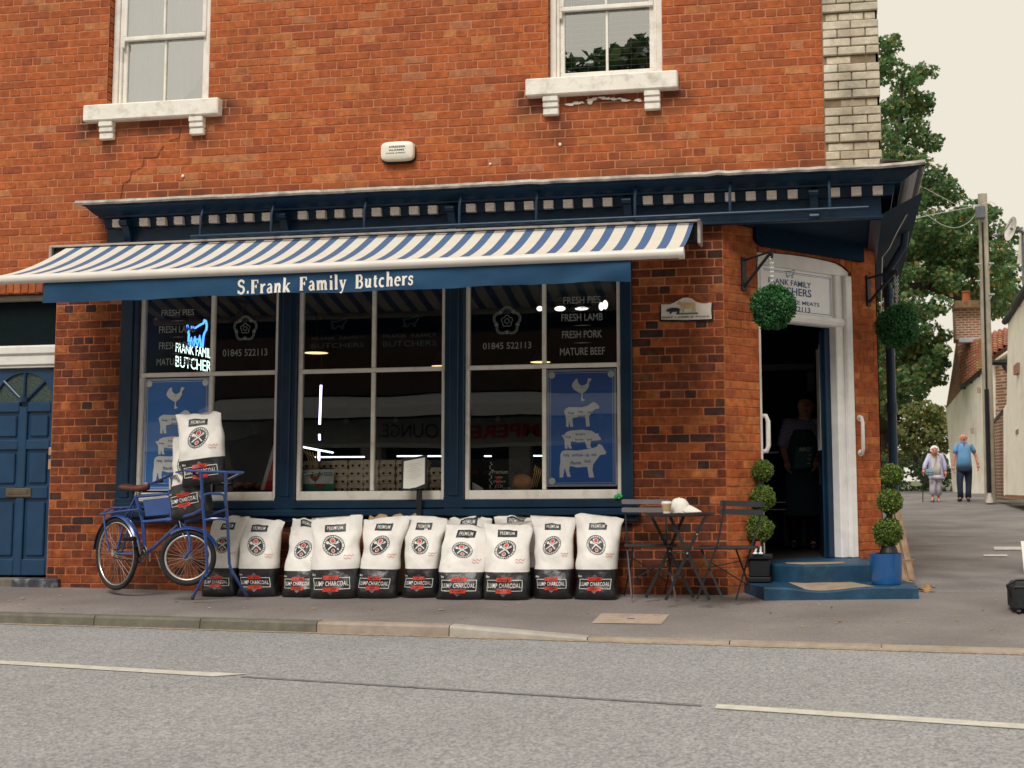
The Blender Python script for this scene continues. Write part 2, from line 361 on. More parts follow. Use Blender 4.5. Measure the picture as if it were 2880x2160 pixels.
sheet('road', [-60, -20, 0, 20, 60], [-13.5, -8, lambda x: yk(x)+.0], lambda x, y: -.12, ROAD, 'pale grey aggregate road surface')
xs = [-14+i*.25 for i in range(100)]
pav = sheet('pavement', xs, [lambda x: yk(x)+.11, lambda x: yk(x)+.127, lambda x: yk(x)*.6, lambda x: yk(x)*.3, 0., .3], lambda x, y: pz(x, y)-(.03 if y < yk(x)+.12 else 0), PAVE, 'worn grey pavement in front of the shop')
sheet('side_street', [3.3, 3.9, 5, 6, 7.5, 11], [.304, 2, 6, 12, 18, 22, 24, 26, 30, 40, 60], lambda x, y: szz(y)-.006, SIDE, 'side street of darker tarmac rising past the shop')
m = MB(); m.box(3.3, 11, .296, .312, .0, .024); m.build('tarmac_joint', pm('tar', (.03, .03, .03), .8), kind='structure')
# kerb stones
KERBC = {'g': pm('kerb_grey', (.15, .14, .115), .9, .2, 9, .4, 50, dirt=(.10, .10, .06), damt=.6, dscale=4), 'b': pm('kerb_beige', (.33, .275, .225), .9, .15, 9, .35, 60, dirt=(.2, .14, .1), damt=.5),
         'w': pm('kerb_light', (.40, .37, .33), .9, .12, 9, .35, 60, dirt=(.2, .17, .13), damt=.4)}
J = [-9.6, -8.53, -7.46, -6.4, -5.33, -4.26, -3.2, -2.17, -1.1, .04, 1.15, 2.22, 3.29, 4.36, 5.43, 6.5, 7.57, 8.64]
for a, b in zip(J[:-1], J[1:]):
    g = .004; kind = 'g' if b <= -1.05 else ('b' if b <= .1 else ('w' if b < 1.2 else 'b'))
    m = MB(); v = []
    for x in (a+g, b-g):
        y = yk(x); z = ktop(x)
        v += [(x, y-.01, -.2), (x, y, z-.018), (x, y+.018, z), (x, y+.125, z+.001), (x, y+.125, -.2)]
    m.add(v, [(0, 5, 6, 1), (1, 6, 7, 2), (2, 7, 8, 3), (3, 8, 9, 4), (0, 1, 2, 3, 4), (9, 8, 7, 6, 5)])
    m.build('kerb_stone', KERBC[kind], pav)
# gutter line of grit along the kerb
m = MB(); n = 60
for i in range(n):
    x0 = -9+i*.3; x1 = x0+.3
    wv = lambda x: .035+.02*noise.noise(Vector((x*2.3, 0, 0)))
    m.quad((x0, yk(x0)-.012, -.1165), (x1, yk(x1)-.012, -.1165), (x1, yk(x1)-.012-wv(x1)*2, -.1165), (x0, yk(x0)-.012-wv(x0)*2, -.1165))
m.build('gutter_grit', pm('grit', (.36, .27, .18), .95, .35, 30, .3, 90), kind='structure')
# centre line dashes and the seam between them
LINE = pm('line_paint', (.56, .535, .47), .8, .12, 14, .3, 60, dirt=(.3, .27, .23), damt=.5, dscale=9)
def cl(x): return -4.413-.237*x-.004*x*x
def dash(x0, x1, w, mat, nm, z=-.1155, sk=.28):
    m = MB(); n = max(2, int((x1-x0)/.3)); v = []
    for i in range(n+1):
        x = x0+(x1-x0)*i/n; e0 = -sk*.5 if i == 0 else 0; 
        v += [(x, cl(x)-w/2, z), (x+(sk if i == n else 0)*.6, cl(x)+w/2, z)]
    m.add(v, [(2*i, 2*i+2, 2*i+3, 2*i+1) for i in range(n)])
    return m.build(nm, mat, kind='structure')
rd = bpy.data.objects['road']
dash(-9, -.78, .135, LINE, 'road_marking'); dash(2.38, 9, .135, LINE, 'road_marking')
dash(-.6, 2.3, .05, pm('seam', (.18, .178, .182), .9, .3, 20), 'road_seam', -.1162, 0)
# utility cover in the pavement
m = MB(); q = [(1.063, -1.63), (1.052, -1.13), (1.622, -1.16), (1.623, -1.63)]
m.poly([(x, y, pz(x, y)+.004) for x, y in q]); o = m.build('inspection_cover', pm('cover_concrete', (.40, .31, .25), .9, .12, 14, .3, 60, dirt=(.22, .17, .14), damt=.4))
tag(o, 'beige concrete inspection cover set in the pavement', 'manhole cover')
m = MB(); m.box(1.31, 1.37, -1.40, -1.37, pz(1.3, -1.4)+.001, pz(1.3, -1.4)+.008); m.build('lifting_slot', BLACK, o)
for (u, v, wd, dd) in ((2790, 1551, .36, .55), (2761, 1574, .25, .3)):
    p = on(u, v, .2); z = szz(p.y); p = on(u, v, z)
    m = MB(); m.quad((p.x, p.y-dd/2, szz(p.y-dd/2)+.003), (p.x+wd*1.2, p.y-dd/2, szz(p.y-dd/2)+.003), (p.x+wd*1.25, p.y+dd/2, szz(p.y+dd/2)+.003), (p.x+.05, p.y+dd/2, szz(p.y+dd/2)+.003))
    m.build('painted_patch', LINE, kind='structure')

# ------------------------------------------------------------------ the shop building
shop = thing('brick_building', 'red brick corner building with blue butcher shopfront and cream sash windows', 'shop building', (0, 0, 0))
A50 = math.radians(50); SX, SY = math.cos(A50), math.sin(A50); X0 = 2.0025
def SP(s, n, z): return (X0+s*SX+n*SY, s*SY-n*SX, z)          # splayed corner wall: s along, n outward
CH = .081
zh = at(960+200*.434, 460*.434, 0).z                           # a header course
zref = zh-CH/2-math.floor((zh-CH/2)/CH)*CH
ih = round((zh-CH/2-zref)/CH) % 4
bricks = []      # (frame, s0, s1, z0, mat)
def courses(frame, x0, x1, z0, z1, mat, holes=(), phase=0.):
    i0 = int(math.floor((z0-zref)/CH)); i1 = int(math.ceil((z1-zref)/CH))
    for i in range(i0, i1):
        za, zb = zref+i*CH, zref+(i+1)*CH; zm = (za+zb)/2
        if zb-max(za, z0) < .03 or min(zb, z1)-za < .03: continue
        if za < z0-.001 and z0-za > .05: continue
        if zb > z1+.045: continue
        iv = [(x0, x1)]
        for hx0, hx1, hz0, hz1 in holes:
            if hz0 < zm < hz1:
                nv = []
                for a, b in iv:
                    if hx1 <= a or hx0 >= b: nv.append((a, b)); continue
                    if a < hx0: nv.append((a, hx0))
                    if b > hx1: nv.append((hx1, b))
                iv = nv
        hd = (i % 4) == ih; P = .116 if hd else .232
        off = {0: 0, 1: .058, 2: .174, 3: .058}[(i-ih) % 4]+phase
        for a, b in iv:
            k = int(math.floor((a-off)/P)); cuts = []
            while off+k*P < b+P:
                r = random.Random(hash((i, k, len(frame))) & 0xffff); q = off+k*P+r.uniform(-.012, .012); cuts.append(q); k += 1
            cuts = [a]+[q for q in cuts if a+.045 < q < b-.045]+[b]
            for p, q in zip(cuts[:-1], cuts[1:]): bricks.append((frame, p, q, za, mat))
WIN = [(-4.248, -3.142), (.348, 1.455)]
holes = [(WIN[0][0], WIN[0][1], 4.88, 6.75), (WIN[1][0], WIN[1][1], 4.88, 6.75), (-4.13, 3.6, 2, 3.87), (-9, -4.72, 0, 3.085), (-3.99, 1.14, .72, 4)]
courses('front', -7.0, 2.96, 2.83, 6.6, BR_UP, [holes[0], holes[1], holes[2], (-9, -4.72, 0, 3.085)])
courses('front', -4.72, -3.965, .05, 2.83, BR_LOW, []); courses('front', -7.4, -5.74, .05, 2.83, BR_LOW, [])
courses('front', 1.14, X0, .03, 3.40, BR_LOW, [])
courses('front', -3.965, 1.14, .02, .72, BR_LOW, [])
courses('front', -4.72, -4.13, 2.83, 2.9, BR_LOW, [])
courses('splay', 0, .46, .10, 3.43, BR_SPL, [])
courses('splay', 1.83, 2.21, .10, 3.43, BR_SPL, [])
def brick_mesh(L, H, r, jit=.0035):
    """worn brick: cut corners, soft arris, slightly uneven outline"""
    g = .0055; d = .03; c = .003; v = []
    j = lambda k=1: r.uniform(-jit, jit)*k
    yf = r.uniform(-.0035, .0005)
    x0, x1, z0, z1 = g+j(.6), L-g+j(.6), g+j(.5), H-g+j(.5)
    k = [r.uniform(.002, .011) for _ in range(4)]
    o = [(x0+k[0], z0), (x1-k[1], z0+j(.6)), (x1, z0+k[1]*.8), (x1+j(.5), z1-k[2]*.8), (x1-k[2], z1), (x0+k[3], z1+j(.6)), (x0, z1-k[3]*.8), (x0+j(.5), z0+k[0]*.8)]
    cx, cz = L/2, H/2
    fr = [(x+(c if x < cx else -c), yf+j(.25), z+(c if z < cz else -c)) for x, z in o]
    mid = [(x, max(yf+.0025, .0015), z) for x, z in o]; bk = [(x, d, z) for x, z in o]
    f = [tuple(range(8))]+[(8+i, 8+(i+1) % 8, (i+1) % 8, i) for i in range(8)]+[(16+i, 16+(i+1) % 8, 8+(i+1) % 8, 8+i) for i in range(8)]
    return fr+mid+bk, f
FR = {'front': (lambda x, y, z: (x, y, z), Matrix.Identity(4)),
      'splay': (lambda x, y, z: SP(x, -y, z), Matrix.Translation((X0, 0, 0)) @ Matrix.Rotation(A50, 4, 'Z'))}
# backing with mortar joints
def backing(name, frame, x0, x1, z0, z1, holes, mat, y=.0022, parent=shop):
    xs = sorted({x0, x1, *[max(x0, min(x1, h[i])) for h in holes for i in (0, 1)]}); zs = sorted({z0, z1, *[max(z0, min(z1, h[i])) for h in holes for i in (2, 3)]})
    m = MB(); fn = FR[frame][0]
    for a, b in zip(xs[:-1], xs[1:]):
        for c, d in zip(zs[:-1], zs[1:]):
            if any(h[0] < (a+b)/2 < h[1] and h[2] < (c+d)/2 < h[3] for h in holes): continue
            m.add([fn(a, y, c), fn(b, y, c), fn(b, y, d), fn(a, y, d)], [(0, 1, 2, 3)])
            m.add([fn(a, y+.22, c), fn(b, y+.22, c), fn(b, y+.22, d), fn(a, y+.22, d)], [(0, 1, 2, 3)])
    return m.build(name, mat, parent)
wall_up = backing('wall', 'front', -9, 3.44, 2.83, 8, [holes[0], holes[1], (-9, -4.72, 0, 2.99), (X0, 3.6, 2, 3.43), (-3.96, 1.14, 2, 3.19)], MORT)
wall_lo = backing('wall', 'front', -4.72, X0, -.2, 2.83, [(-3.96, 1.14, .74, 4)], MORTD)
m = MB(); m.box(-9, -5.75, .0, .2, -.2, 2.99); m.build('wall', MORTD, shop)
wall_sp = backing('splayed_wall', 'splay', 0, 2.21, -.2, 3.43, [(.46, 1.83, .285, 3.25)], MORTD)
# pick the bricks that show largest as single parts, the rest joined
cv = Vector(CAM)
def bdist(b):
    x, y, z = FR[b[0]][0]((b[1]+b[2])/2, 0, b[3]); return (Vector((x, y, z))-cv).length
full = [b for b in bricks if abs((b[2]-b[1])-.232) < .03 and not (b[3] < .72 and b[2] < 1.14) and -5 < b[1]]
full.sort(key=bdist); single = set(id(b) for b in full[:298])
proto = {}
r_ = random.Random(5)
for b in bricks:
    if id(b) not in single: continue
    ln = round((b[2]-b[1])/.01)*.01; k = (ln, r_.randrange(3))
    if k not in proto:
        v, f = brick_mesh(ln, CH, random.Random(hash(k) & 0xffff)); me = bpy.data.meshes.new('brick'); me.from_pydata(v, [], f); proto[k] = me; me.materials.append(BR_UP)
    o = bpy.data.objects.new('brick', proto[k]); C.objects.link(o)
    par = wall_sp if b[0] == 'splay' else (wall_up if b[3] > 2.8 and b[4] is BR_UP else wall_lo); o.parent = par
    o.matrix_local = FR[b[0]][1] @ Matrix.Translation((b[1], 0, b[3])) @ Matrix.Diagonal(((b[2]-b[1])/ln, 1, 1, 1))
    if b[4] is not BR_UP: o.material_slots[0].link = 'OBJECT'; o.material_slots[0].material = b[4]
groups = {}
for b in bricks:
    if id(b) in single: continue
    k = (b[0], b[4].name, b[3] > 2.8 and b[4] is BR_UP)
    mb = groups.setdefault(k, (MB(), b)); fn = FR[b[0]][0]
    v, f = brick_mesh(b[2]-b[1], CH, r_); mb[0].add([fn(p[0]+b[1], p[1], p[2]+b[3]) for p in v], f)
for k, (mb, b) in groups.items():
    par = wall_sp if b[0] == 'splay' else (wall_up if k[2] else wall_lo)
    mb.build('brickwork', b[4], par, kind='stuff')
# reveals beside the sash windows, soldier course over the house door
m = MB()
for a, s in ((WIN[0][0], -1), (WIN[1][0], -1), (WIN[0][1], 1), (WIN[1][1], 1)):
    for i in range(30):
        z = 4.885+i*CH
        m.box(min(a, a+s*.04), max(a, a+s*.04), .012+rnd.uniform(0, .004), .12, z+.005, z+CH-.005)
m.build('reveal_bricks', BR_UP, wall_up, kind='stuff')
for i in range(16):
    x = -4.745-.082*i
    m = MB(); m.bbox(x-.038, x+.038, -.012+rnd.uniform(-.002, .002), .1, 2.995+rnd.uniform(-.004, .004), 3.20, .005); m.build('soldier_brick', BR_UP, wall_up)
# whitish quoins at the corner
rq = random.Random(3)
z = 3.885; i = 0; qo = MB(); qi = 0
mq = MB(); mq.box(2.958, 3.462, -.012, .2, 3.86, 8); mq.box(3.44, 3.463, -.012, .5, 3.86, 8); quo = mq.build('quoin_backing', pm('quoin_mortar', (.22, .16, .10), .95, .3, 9), shop)
seq = 0
while z < 6.4:
    rec = (i % 5) == 2
    h = CH+.001; x0, x1 = (2.985, 3.455) if rec else (2.962, 3.475); yf = -.014 if rec else -.04
    cuts = [x0, x0+(x1-x0)*.5, x1] if i % 2 == 0 else [x0, x0+(x1-x0)*.26, x0+(x1-x0)*.76, x1]
    for a, b in zip(cuts[:-1], cuts[1:]):
        m = MB(); q = rq.uniform
        m.bbox(a+.004, b-.004, yf+q(-.003, .003), .12, z+.004, z+h-.005, .007); m.build('quoin_block', BR_WHT, quo)
    z += h; i += 1
m = MB()      # return face of the quoins and side wall of the building
BT = bpy.data.materials.new('brick_side'); BT.use_nodes = True; t = BT.node_tree
bt = t.nodes.new('ShaderNodeTexBrick'); bt.inputs['Color1'].default_value = (.42, .11, .04, 1); bt.inputs['Color2'].default_value = (.28, .07, .03, 1); bt.inputs['Mortar'].default_value = (.45, .2, .11, 1)
bt.inputs['Scale'].default_value = 1; bt.inputs['Brick Width'].default_value = .232; bt.inputs['Row Height'].default_value = .081; bt.inputs['Mortar Size'].default_value = .006
g_ = t.nodes.new('ShaderNodeNewGeometry'); sp_ = t.nodes.new('ShaderNodeSeparateXYZ'); cb_ = t.nodes.new('ShaderNodeCombineXYZ'); ad_ = t.nodes.new('ShaderNodeMath')
t.links.new(g_.outputs['Position'], sp_.inputs[0]); t.links.new(sp_.outputs[0], ad_.inputs[0]); t.links.new(sp_.outputs[1], ad_.inputs[1]); t.links.new(ad_.outputs[0], cb_.inputs[0]); t.links.new(sp_.outputs[2], cb_.inputs[1])
t.links.new(cb_.outputs[0], bt.inputs['Vector']); t.links.new(bt.outputs[0], t.nodes['Principled BSDF'].inputs['Base Color']); t.nodes['Principled BSDF'].inputs['Roughness'].default_value = .9
m.quad((3.43, 1.70, -.2), (3.43, 10, -.2), (3.43, 10, 8), (3.43, 1.70, 8)); m.quad((3.45, .02, 3.5), (3.45, 10, 3.5), (3.45, 10, 8), (3.45, .02, 8))
m.quad((-9, 10, -.2), (3.43, 10, -.2), (3.43, 10, 8), (-9, 10, 8)); m.quad((-9, 0.02, -.2), (-9, 10, -.2), (-9, 10, 8), (-9, .02, 8))  # back and far end walls, out of view, added to block light
m.build('side_wall', BT, shop)
m = MB(); m.box(-9, 3.47, .02, 10, 7.9, 8.1); m.build('roof', pm('slate', (.06, .06, .07), .7), shop)  # flat slab out of view, added to keep light from leaking in
# wire nail heads / white plaster remains
m = MB()
for (u, v, r) in ((514, 495, .016), (1575, 406, .016), (1379, 461, .011), (1660, 286, .03)): 
    p = at(u, v, -.006); m.sphere((p.x, -.008, p.z), r, 8, 5, sc3=(1, .4, 1), jit=.2)
for k in range(60):
    x = rnd.uniform(.52, 1.24); p = Vector((x, -.012, 4.655+.02*math.sin(x*9)+rnd.uniform(-.012, .012)))
    if noise.noise(Vector((x*9, 0, 0))) > -.1: m.sphere(p, rnd.uniform(.008, .022), 6, 4, sc3=(1.6, .25, .5), jit=.3)
m.build('plaster_traces', CREAM, wall_up, kind='stuff')
# stepped crack below the left window
m = MB()
ck = [(460, 410), (440, 442), (405, 444), (400, 470), (368, 484), (366, 504), (345, 520), (342, 545), (338, 560)]
pts = [at(u, v, -.0075) for u, v in ck]
ribbon(m, [(p.x, p.z) for p in pts], .007, lambda a, b: (a, -.0085, b)); ck = [(478, 396), (505, 388), (508, 360)]
ribbon(m, [(at(u, v).x, at(u, v).z) for u, v in ck], .006, lambda a, b: (a, -.0085, b))
m.build('wall_crack', pm('crack', (.06, .025, .015), .95), wall_up)

# sash windows
CURT = pm('net_curtain', (.86, .87, .85), .8, .06, 4)
WG = glass('window_glass', (.97, .98, .98), 1.5, 0, .03, .50)
WG2 = glass('window_glass_blind', (.93, .96, .96), 1.5, 0, .03, .42)
def sash(x0, x1, kind):
    zs, zt = 4.885, 6.75; y = .085; zg = 4.99 if kind == 'blind' else 4.935; zm = 5.62
    x0i, x1i = x0+.002, x1-.002
    fr = MB(); fw = .06
    fr.bbox(x0i, x0i+fw, y, y+.09, zs, zt, .006); fr.bbox(x1i-fw, x1i, y, y+.09, zs, zt, .006); fr.bbox(x0i+fw, x1i-fw, y, y+.09, zt-.08, zt, .006)
    fr.bbox(x0i+fw+.002, x0i+fw+.03, y+.02, y+.1, zs, zt-.08, .004); fr.bbox(x1i-fw-.03, x1i-fw-.002, y+.02, y+.1, zs, zt-.08, .004)
    f = fr.build('window_frame', CREAM, shop)
    a, b = x0i+fw+.03, x1i-fw-.03
    lo = MB(); lo.bbox(a, b, y+.045, y+.09, zs, zg, .006); lo.bbox(a, a+.045, y+.047, y+.088, zg, zm, .005); lo.bbox(b-.045, b, y+.047, y+.088, zg, zm, .005)
    xm = (a+b)/2; lo.bbox(xm-.012, xm+.012, y+.052, y+.084, zg, zm-.03, .004)
    lo.build('lower_sash', CREAM, f)
    up = MB(); up.bbox(a, b, y+.01, y+.05, zm-.025, zm+.02, .006); up.bbox(a, a+.045, y+.012, y+.048, zm+.02, zt-.08, .005); up.bbox(b-.045, b, y+.012, y+.048, zm+.02, zt-.08, .005); up.bbox(xm-.012, xm+.012, y+.014, y+.046, zm+.02, zt-.08, .004)
    up.bbox(a, a+.03, y+.0, y+.03, zm-.1, zm-.025, .008)
    up.build('upper_sash', CREAM, f)
    g = MB(); g.quad((a+.04, y+.07, zg-.01), (b-.04, y+.07, zg-.01), (b-.04, y+.07, zm), (a+.04, y+.07, zm)); g.quad((a+.04, y+.03, zm), (b-.04, y+.03, zm), (b-.04, y+.03, zt-.08), (a+.04, y+.03, zt-.08)); g.build('pane', WG if kind == 'curtain' else WG2, f)
    if kind == 'curtain':
        c = MB(); n = 60
        def cy(x): return y+.13+.02*math.sin(x*40)+.012*math.sin(x*95)
        for i in range(n):
            s0, s1 = a-.03+(b-a+.06)*i/n, a-.03+(b-a+.06)*(i+1)/n
            zb0 = zs-.05 if (s0-a)/(b-a) < .55 else zs-.05+((s0-a)/(b-a)-.55)*1.1
            c.quad((s0, cy(s0), zb0), (s1, cy(s1), zb0), (s1, cy(s1), zt), (s0, cy(s0), zt))
        c.build('curtain', CURT, f, smooth='all')
    else:
        c = MB()
        for i in range(32):
            z = zs+.07+i*.056
            c.box(a, b, y+.125, y+.165, z, z+.006, fn=lambda X, Yy, Z: (X, Yy, Z+(Yy-y-.15)*.35))
        for xx in (a+.09, b-.09, xm-.2, xm+.22): c.box(xx-.0015, xx+.0015, y+.15, y+.153, zs, zt)
        c.build('venetian_blind', pm('blind', (.9, .84, .78), .5), f)
    d = MB(); d.box(a-.1, b+.1, y+.26, y+1.6, zs-.1, zt+.1); d.build('room', pm('room_dark_'+kind, (.05, .055, .05) if kind == 'blind' else (.42, .44, .42), .9), f)
    s = MB(); s.bbox(x0-.2, x1+.155, -.10, .085, 4.715, 4.885, .012); sl_ = s.build('window_sill', SILLW, shop)
    for xa in (x0-.036, x1-.165):
        q = MB()
        for k, (za, zb, yy) in enumerate(((4.655, 4.715, -.085), (4.6, 4.655, -.072), (4.53, 4.6, -.058))): q.bbox(xa, xa+.15, yy, 0, za, zb, .009)
        q.build('sill_bracket', SILLW, sl_)
sash(*WIN[0], 'curtain'); sash(*WIN[1], 'blind')
# ------------------------------------------------------------------ shopfront
PIL = [(-3.985, -3.792), (-2.328, -2.13), (-.648, -.456), (1.04, 1.148)]
for a, b in PIL:
    m = MB(); m.bbox(a, b, -.05, .1, .80, 3.3, .008)
    if b-a > .15:
        c = (a+b)/2; m.bbox(c-.045, c+.045, -.068, -.049, .93, 3.2, .008); m.bbox(a+.002, b-.002, -.072, -.049, .80, .93, .01)
    m.build('pilaster', BLUE, shop)
m = MB()
m.bbox(-3.99, 1.20, -.075, .1, .815, .893, .012); m.bbox(-4.0, 1.215, -.105, .1, .74, .812, .016); m.bbox(-3.97, 1.19, -.06, .1, .69, .738, .006)
m.build('sill_board', BLUE, shop)
m = MB(); m.box(-4.13, 1.15, -.10, .0, 3.19, 3.60); m.box(1.15, 3.45, -.10, .0, 3.405, 3.60); m.bbox(-4.13, 3.46, -.125, -.101, 3.395, 3.425, .006); m.box(3.35, 3.452, .0, 5.4, 3.40, 3.60); m.build('fascia', BLUE, shop)
# cornice : profile (y, z) front, mitred return along the side street
prof = [(-.12, 3.60), (-.14, 3.685), (-.20, 3.69), (-.205, 3.705), (-.235, 3.715), (-.28, 3.735), (-.325, 3.76), (-.35, 3.775), (-.385, 3.777), (-.39, 3.80), (.0, 3.84), (.0, 3.60)]
m = MB(); xl = -4.13; v = []
for y, z in prof: v.append((xl+y*.35+.03, y, z))
for y, z in prof: v.append((3.44-y*.95, y, z))
for y, z in prof: v.append((3.44-y*.95, 5.4, z))
n = len(prof); fs = [(i, (i+1) % n, n+(i+1) % n, n+i) for i in range(n)]+[(n+i, n+(i+1) % n, 2*n+(i+1) % n, 2*n+i) for i in range(n)]+[tuple(range(n))]
m.add(v, fs); corn = m.build('cornice', BLUE, shop)
m = MB(); v = []
r = random.Random(2)
pl = [(-.375, 3.795), (-.405, 3.782), (-.418, 3.80), (-.405, 3.825), (.0, 3.868)]
for i in range(81):
    x = xl-.17+(3.83-xl+.17)*i/80; q = r.uniform(-.003, .003)+(.008 if i in (44, 45, 62) else 0)+max(0, (i-77)/3)*.02
    for y, z in pl: v.append((x, y+r.uniform(-.003, .003), z+q))
m.add(v, [(i*5+j, (i+1)*5+j, (i+1)*5+j+1, i*5+j+1) for i in range(80) for j in range(4)])
v = []
for i in range(30):
    y = -.4+5.8*i/29
    for dx, z in ((.34, 3.793), (.385, 3.785), (.395, 3.80), (.385, 3.825), (.0, 3.868)): v.append((3.44+dx, y, z+r.uniform(-.004, .004)))
m.add(v, [(i*5+j, (i+1)*5+j, (i+1)*5+j+1, i*5+j+1) for i in range(29) for j in range(4)])
m.build('lead_flashing', LEAD, corn)
# dentils and console brackets
ub = [351, 795, 1267, 1764, 2291]; xb = [at(u, 650, -.2).x for u in ub]
def dentil(x):
    m = MB(); w = .044
    for za, zb, y in ((3.600, 3.620, -.176), (3.620, 3.640, -.182), (3.640, 3.660, -.176), (3.660, 3.676, -.183)): m.box(x-w, x+w, y, -.12, za+.0006, zb-.0006)
    m.build('dentil', DENT, corn)
dentil(xb[0]-.105)
for k in range(5):
    p = (xb[min(k+1, 4)]-xb[max(0, min(k, 3))])/9
    for i in range(1, 9 if k < 4 else 4): dentil(xb[k]+p*i)
for x in xb:
    m = MB(); w = .042
    m.tube([(x-w, -.215, 3.632), (x+w, -.215, 3.632)], .036, 14); m.box(x-w+.004, x+w-.004, -.215, -.10, 3.605, 3.667)
    m.prism([(-.10, 3.60), (-.205, 3.60), (-.165, 3.52), (-.13, 3.45), (-.10, 3.41)], lambda a, b, d: (x+d, a, b), -w+.006, w-.006)
    m.tube([(x-w, -.14, 3.43), (x+w, -.14, 3.43)], .032, 12)
    m.build('console_bracket', BLUE, corn)
# pipe rail with hangers below the dentils
m = MB(); m.tube([(-3.1, -.35, 3.435), (3.33, -.35, 3.447)], .019, 10)
for u in (568, 766, 1027, 1294, 1510, 1787, 2054, 2334):
    p = at(u, 600, -.33); m.tube([(p.x, -.30, 3.73), (p.x, -.35, 3.62), (p.x, -.35, 3.44)], .014, 8); m.sphere((p.x, -.35, 3.44), .019, 8, 6)
m.build('pipe_rail', BLUE, corn, smooth=True)
# soffit over the splayed entrance, lintel board
m = MB(); m.poly([(1.9, -.10, 3.43), (3.45, -.10, 3.43), (3.45, 2.3, 3.43), (3.41, 1.69, 3.43), (1.9, -.02, 3.43)][:3]+[SP(2.21, 0, 3.43), SP(0, 0, 3.43)])
m.poly([(3.45, -.1, 3.43), (3.82, -.1, 3.62), (3.82, 5.4, 3.62), (3.45, 5.4, 3.43)])
m.build('soffit', pm('shaded_blue', (.004, .020, .045), .75, .2, 4, spec=.1), shop)  # the shopfront blue again, darkened and dulled to carry the shade under the cornice
m = MB()
op = [(.40, 3.432), (.40, 3.33), (.43, 3.285), (.50, 3.262), (1.98, 3.262), (1.98, 3.432)]
m.prism(op, lambda a, b, d: SP(a, d, b), .0, .05); m.build('lintel_board', pm('shaded_blue', (.004, .020, .045), .75, .2, 4, spec=.1), shop)

# shop windows
SW = glass('shop_glass', (.96, .98, .97), 1.52, 0, .06, .042)
VIN = pm('window_vinyl', (.26, .28, .26), .6, .05)
VINF = pm('window_vinyl_faint', (.028, .055, .055), .6, .05)
def shopwin(x0, x1, xm):
    z0, z1 = .895, 3.19; fr = MB()
    fr.bbox(x0, x0+.036, -.012, .06, z0, z1, .005); fr.bbox(x1-.036, x1, -.012, .06, z0, z1, .005)
    fr.bbox(x0+.036, x1-.036, -.016, .06, z0, .982, .006); fr.bbox(x0+.036, x1-.036, -.008, .055, z1-.05, z1, .005)
    # horns below the meeting rail
    for x in (x0+.004, x1-.030): fr.bbox(x, x+.026, -.02, .0, 2.03, 2.115, .006)
    f = fr.build('shop_window', CREAM, shop)
    r = MB(); r.bbox(x0+.03, x1-.03, -.018, .05, 2.115, 2.155, .006); r.build('meeting_rail', CREAM, f)
    for za, zb in ((.985, 2.113), (2.157, 3.14)):
        q = MB(); q.bbox(xm-.018, xm+.018, -.004, .05, za, zb, .005); q.build('glazing_bar', CREAM, f)
    for a, b in ((x0+.036, xm-.018), (xm+.018, x1-.036)):
        for za, zb in ((.982, 2.115), (2.155, 3.14)):
            q = MB(); q.quad((a-.004, .025, za-.004), (b+.004, .025, za-.004), (b+.004, .025, zb+.004), (a-.004, .025, zb+.004)); q.build('pane', SW, f)
    return f
W1 = shopwin(-3.79, -2.33, -3.032); W2 = shopwin(-2.128, -.65, -1.372); W3 = shopwin(-.454, 1.038, .305)
YV = .0235                                                     # vinyl sits on the glass face
fv = lambda a, b: (a, YV, b)
def rect_px(u0, v0, u1, v1):
    a = at(u0, v1, YV); b = at(u1, v0, YV); return a.x, b.x, a.z, b.z
def lines(parent, items, mat=VIN, bold=.006):
    for s, u0, v0, u1, v1 in items:
        m = MB(); a0, a1, b0, b1 = rect_px(u0, v0, u1, v1); words(m, s, a0, a1, b0, b1, fv, bold); m.build('window_lettering', mat, parent)
def orn(m, u0, u1, v):
    a = at(u0, v, YV); b = at(u1, v, YV); c = (a.x+b.x)/2; z = (a.z+b.z)/2
    m.poly([fv(a.x, z), fv(c, z-.004), fv(b.x, z), fv(c, z+.004)]); m.poly([fv(c-.008, z), fv(c, z-.009), fv(c+.008, z), fv(c, z+.009)])
def rose(parent, u, v, R, mat=VIN):
    c = at(u, v, YV); m = MB(); R = R/300.
    for k in range(5):
        q = math.radians(90+72*k); ccx, ccz = c.x+R*.56*math.cos(q), c.z+R*.56*math.sin(q); d = math.degrees(q)
        ribbon(m, arc(ccx, ccz, R*.45, R*.45, d-100, d+100, 16), .006, lambda a, b: (a, YV-.0002*k, b)); ribbon(m, arc(ccx, ccz, R*.34, R*.34, d-80, d+80, 14), .005, lambda a, b: (a, YV-.0002*k-.0001, b))
        q2 = math.radians(54+72*k); m.poly([(c.x+rr*R*math.cos(q2+da), YV-.0015, c.z+rr*R*math.sin(q2+da)) for rr, da in ((.98, 0), (.86, .06), (.7, 0), (.86, -.06))])
        ribbon(m, arc(c.x+R*.24*math.cos(q), c.z+R*.24*math.sin(q), R*.17, R*.17, d-90, d+90, 10), .005, lambda a, b: (a, YV-.0018-.0002*k, b))
    ribbon(m, arc(c.x, c.z, R*.16, R*.16, 0, 360, 18), .005, lambda a, b: (a, YV-.003, b), closed=False)
    return m.build('rose_emblem', mat, parent)
lines(W3, [('FRESH PIES', 1585, 832, 1689, 855), ('FRESH LAMB', 1579, 880, 1695, 904), ('FRESH PORK', 1581, 928, 1693, 952), ('MATURE BEEF', 1575, 976, 1701, 1000)])
lines(W1, [('FRESH PIES', 454, 869, 546, 889), ('FRESH LAMB', 447, 915, 549, 937), ('FRESH PORK', 447, 960, 549, 983), ('MATURE BEEF', 440, 1006, 553, 1028)])
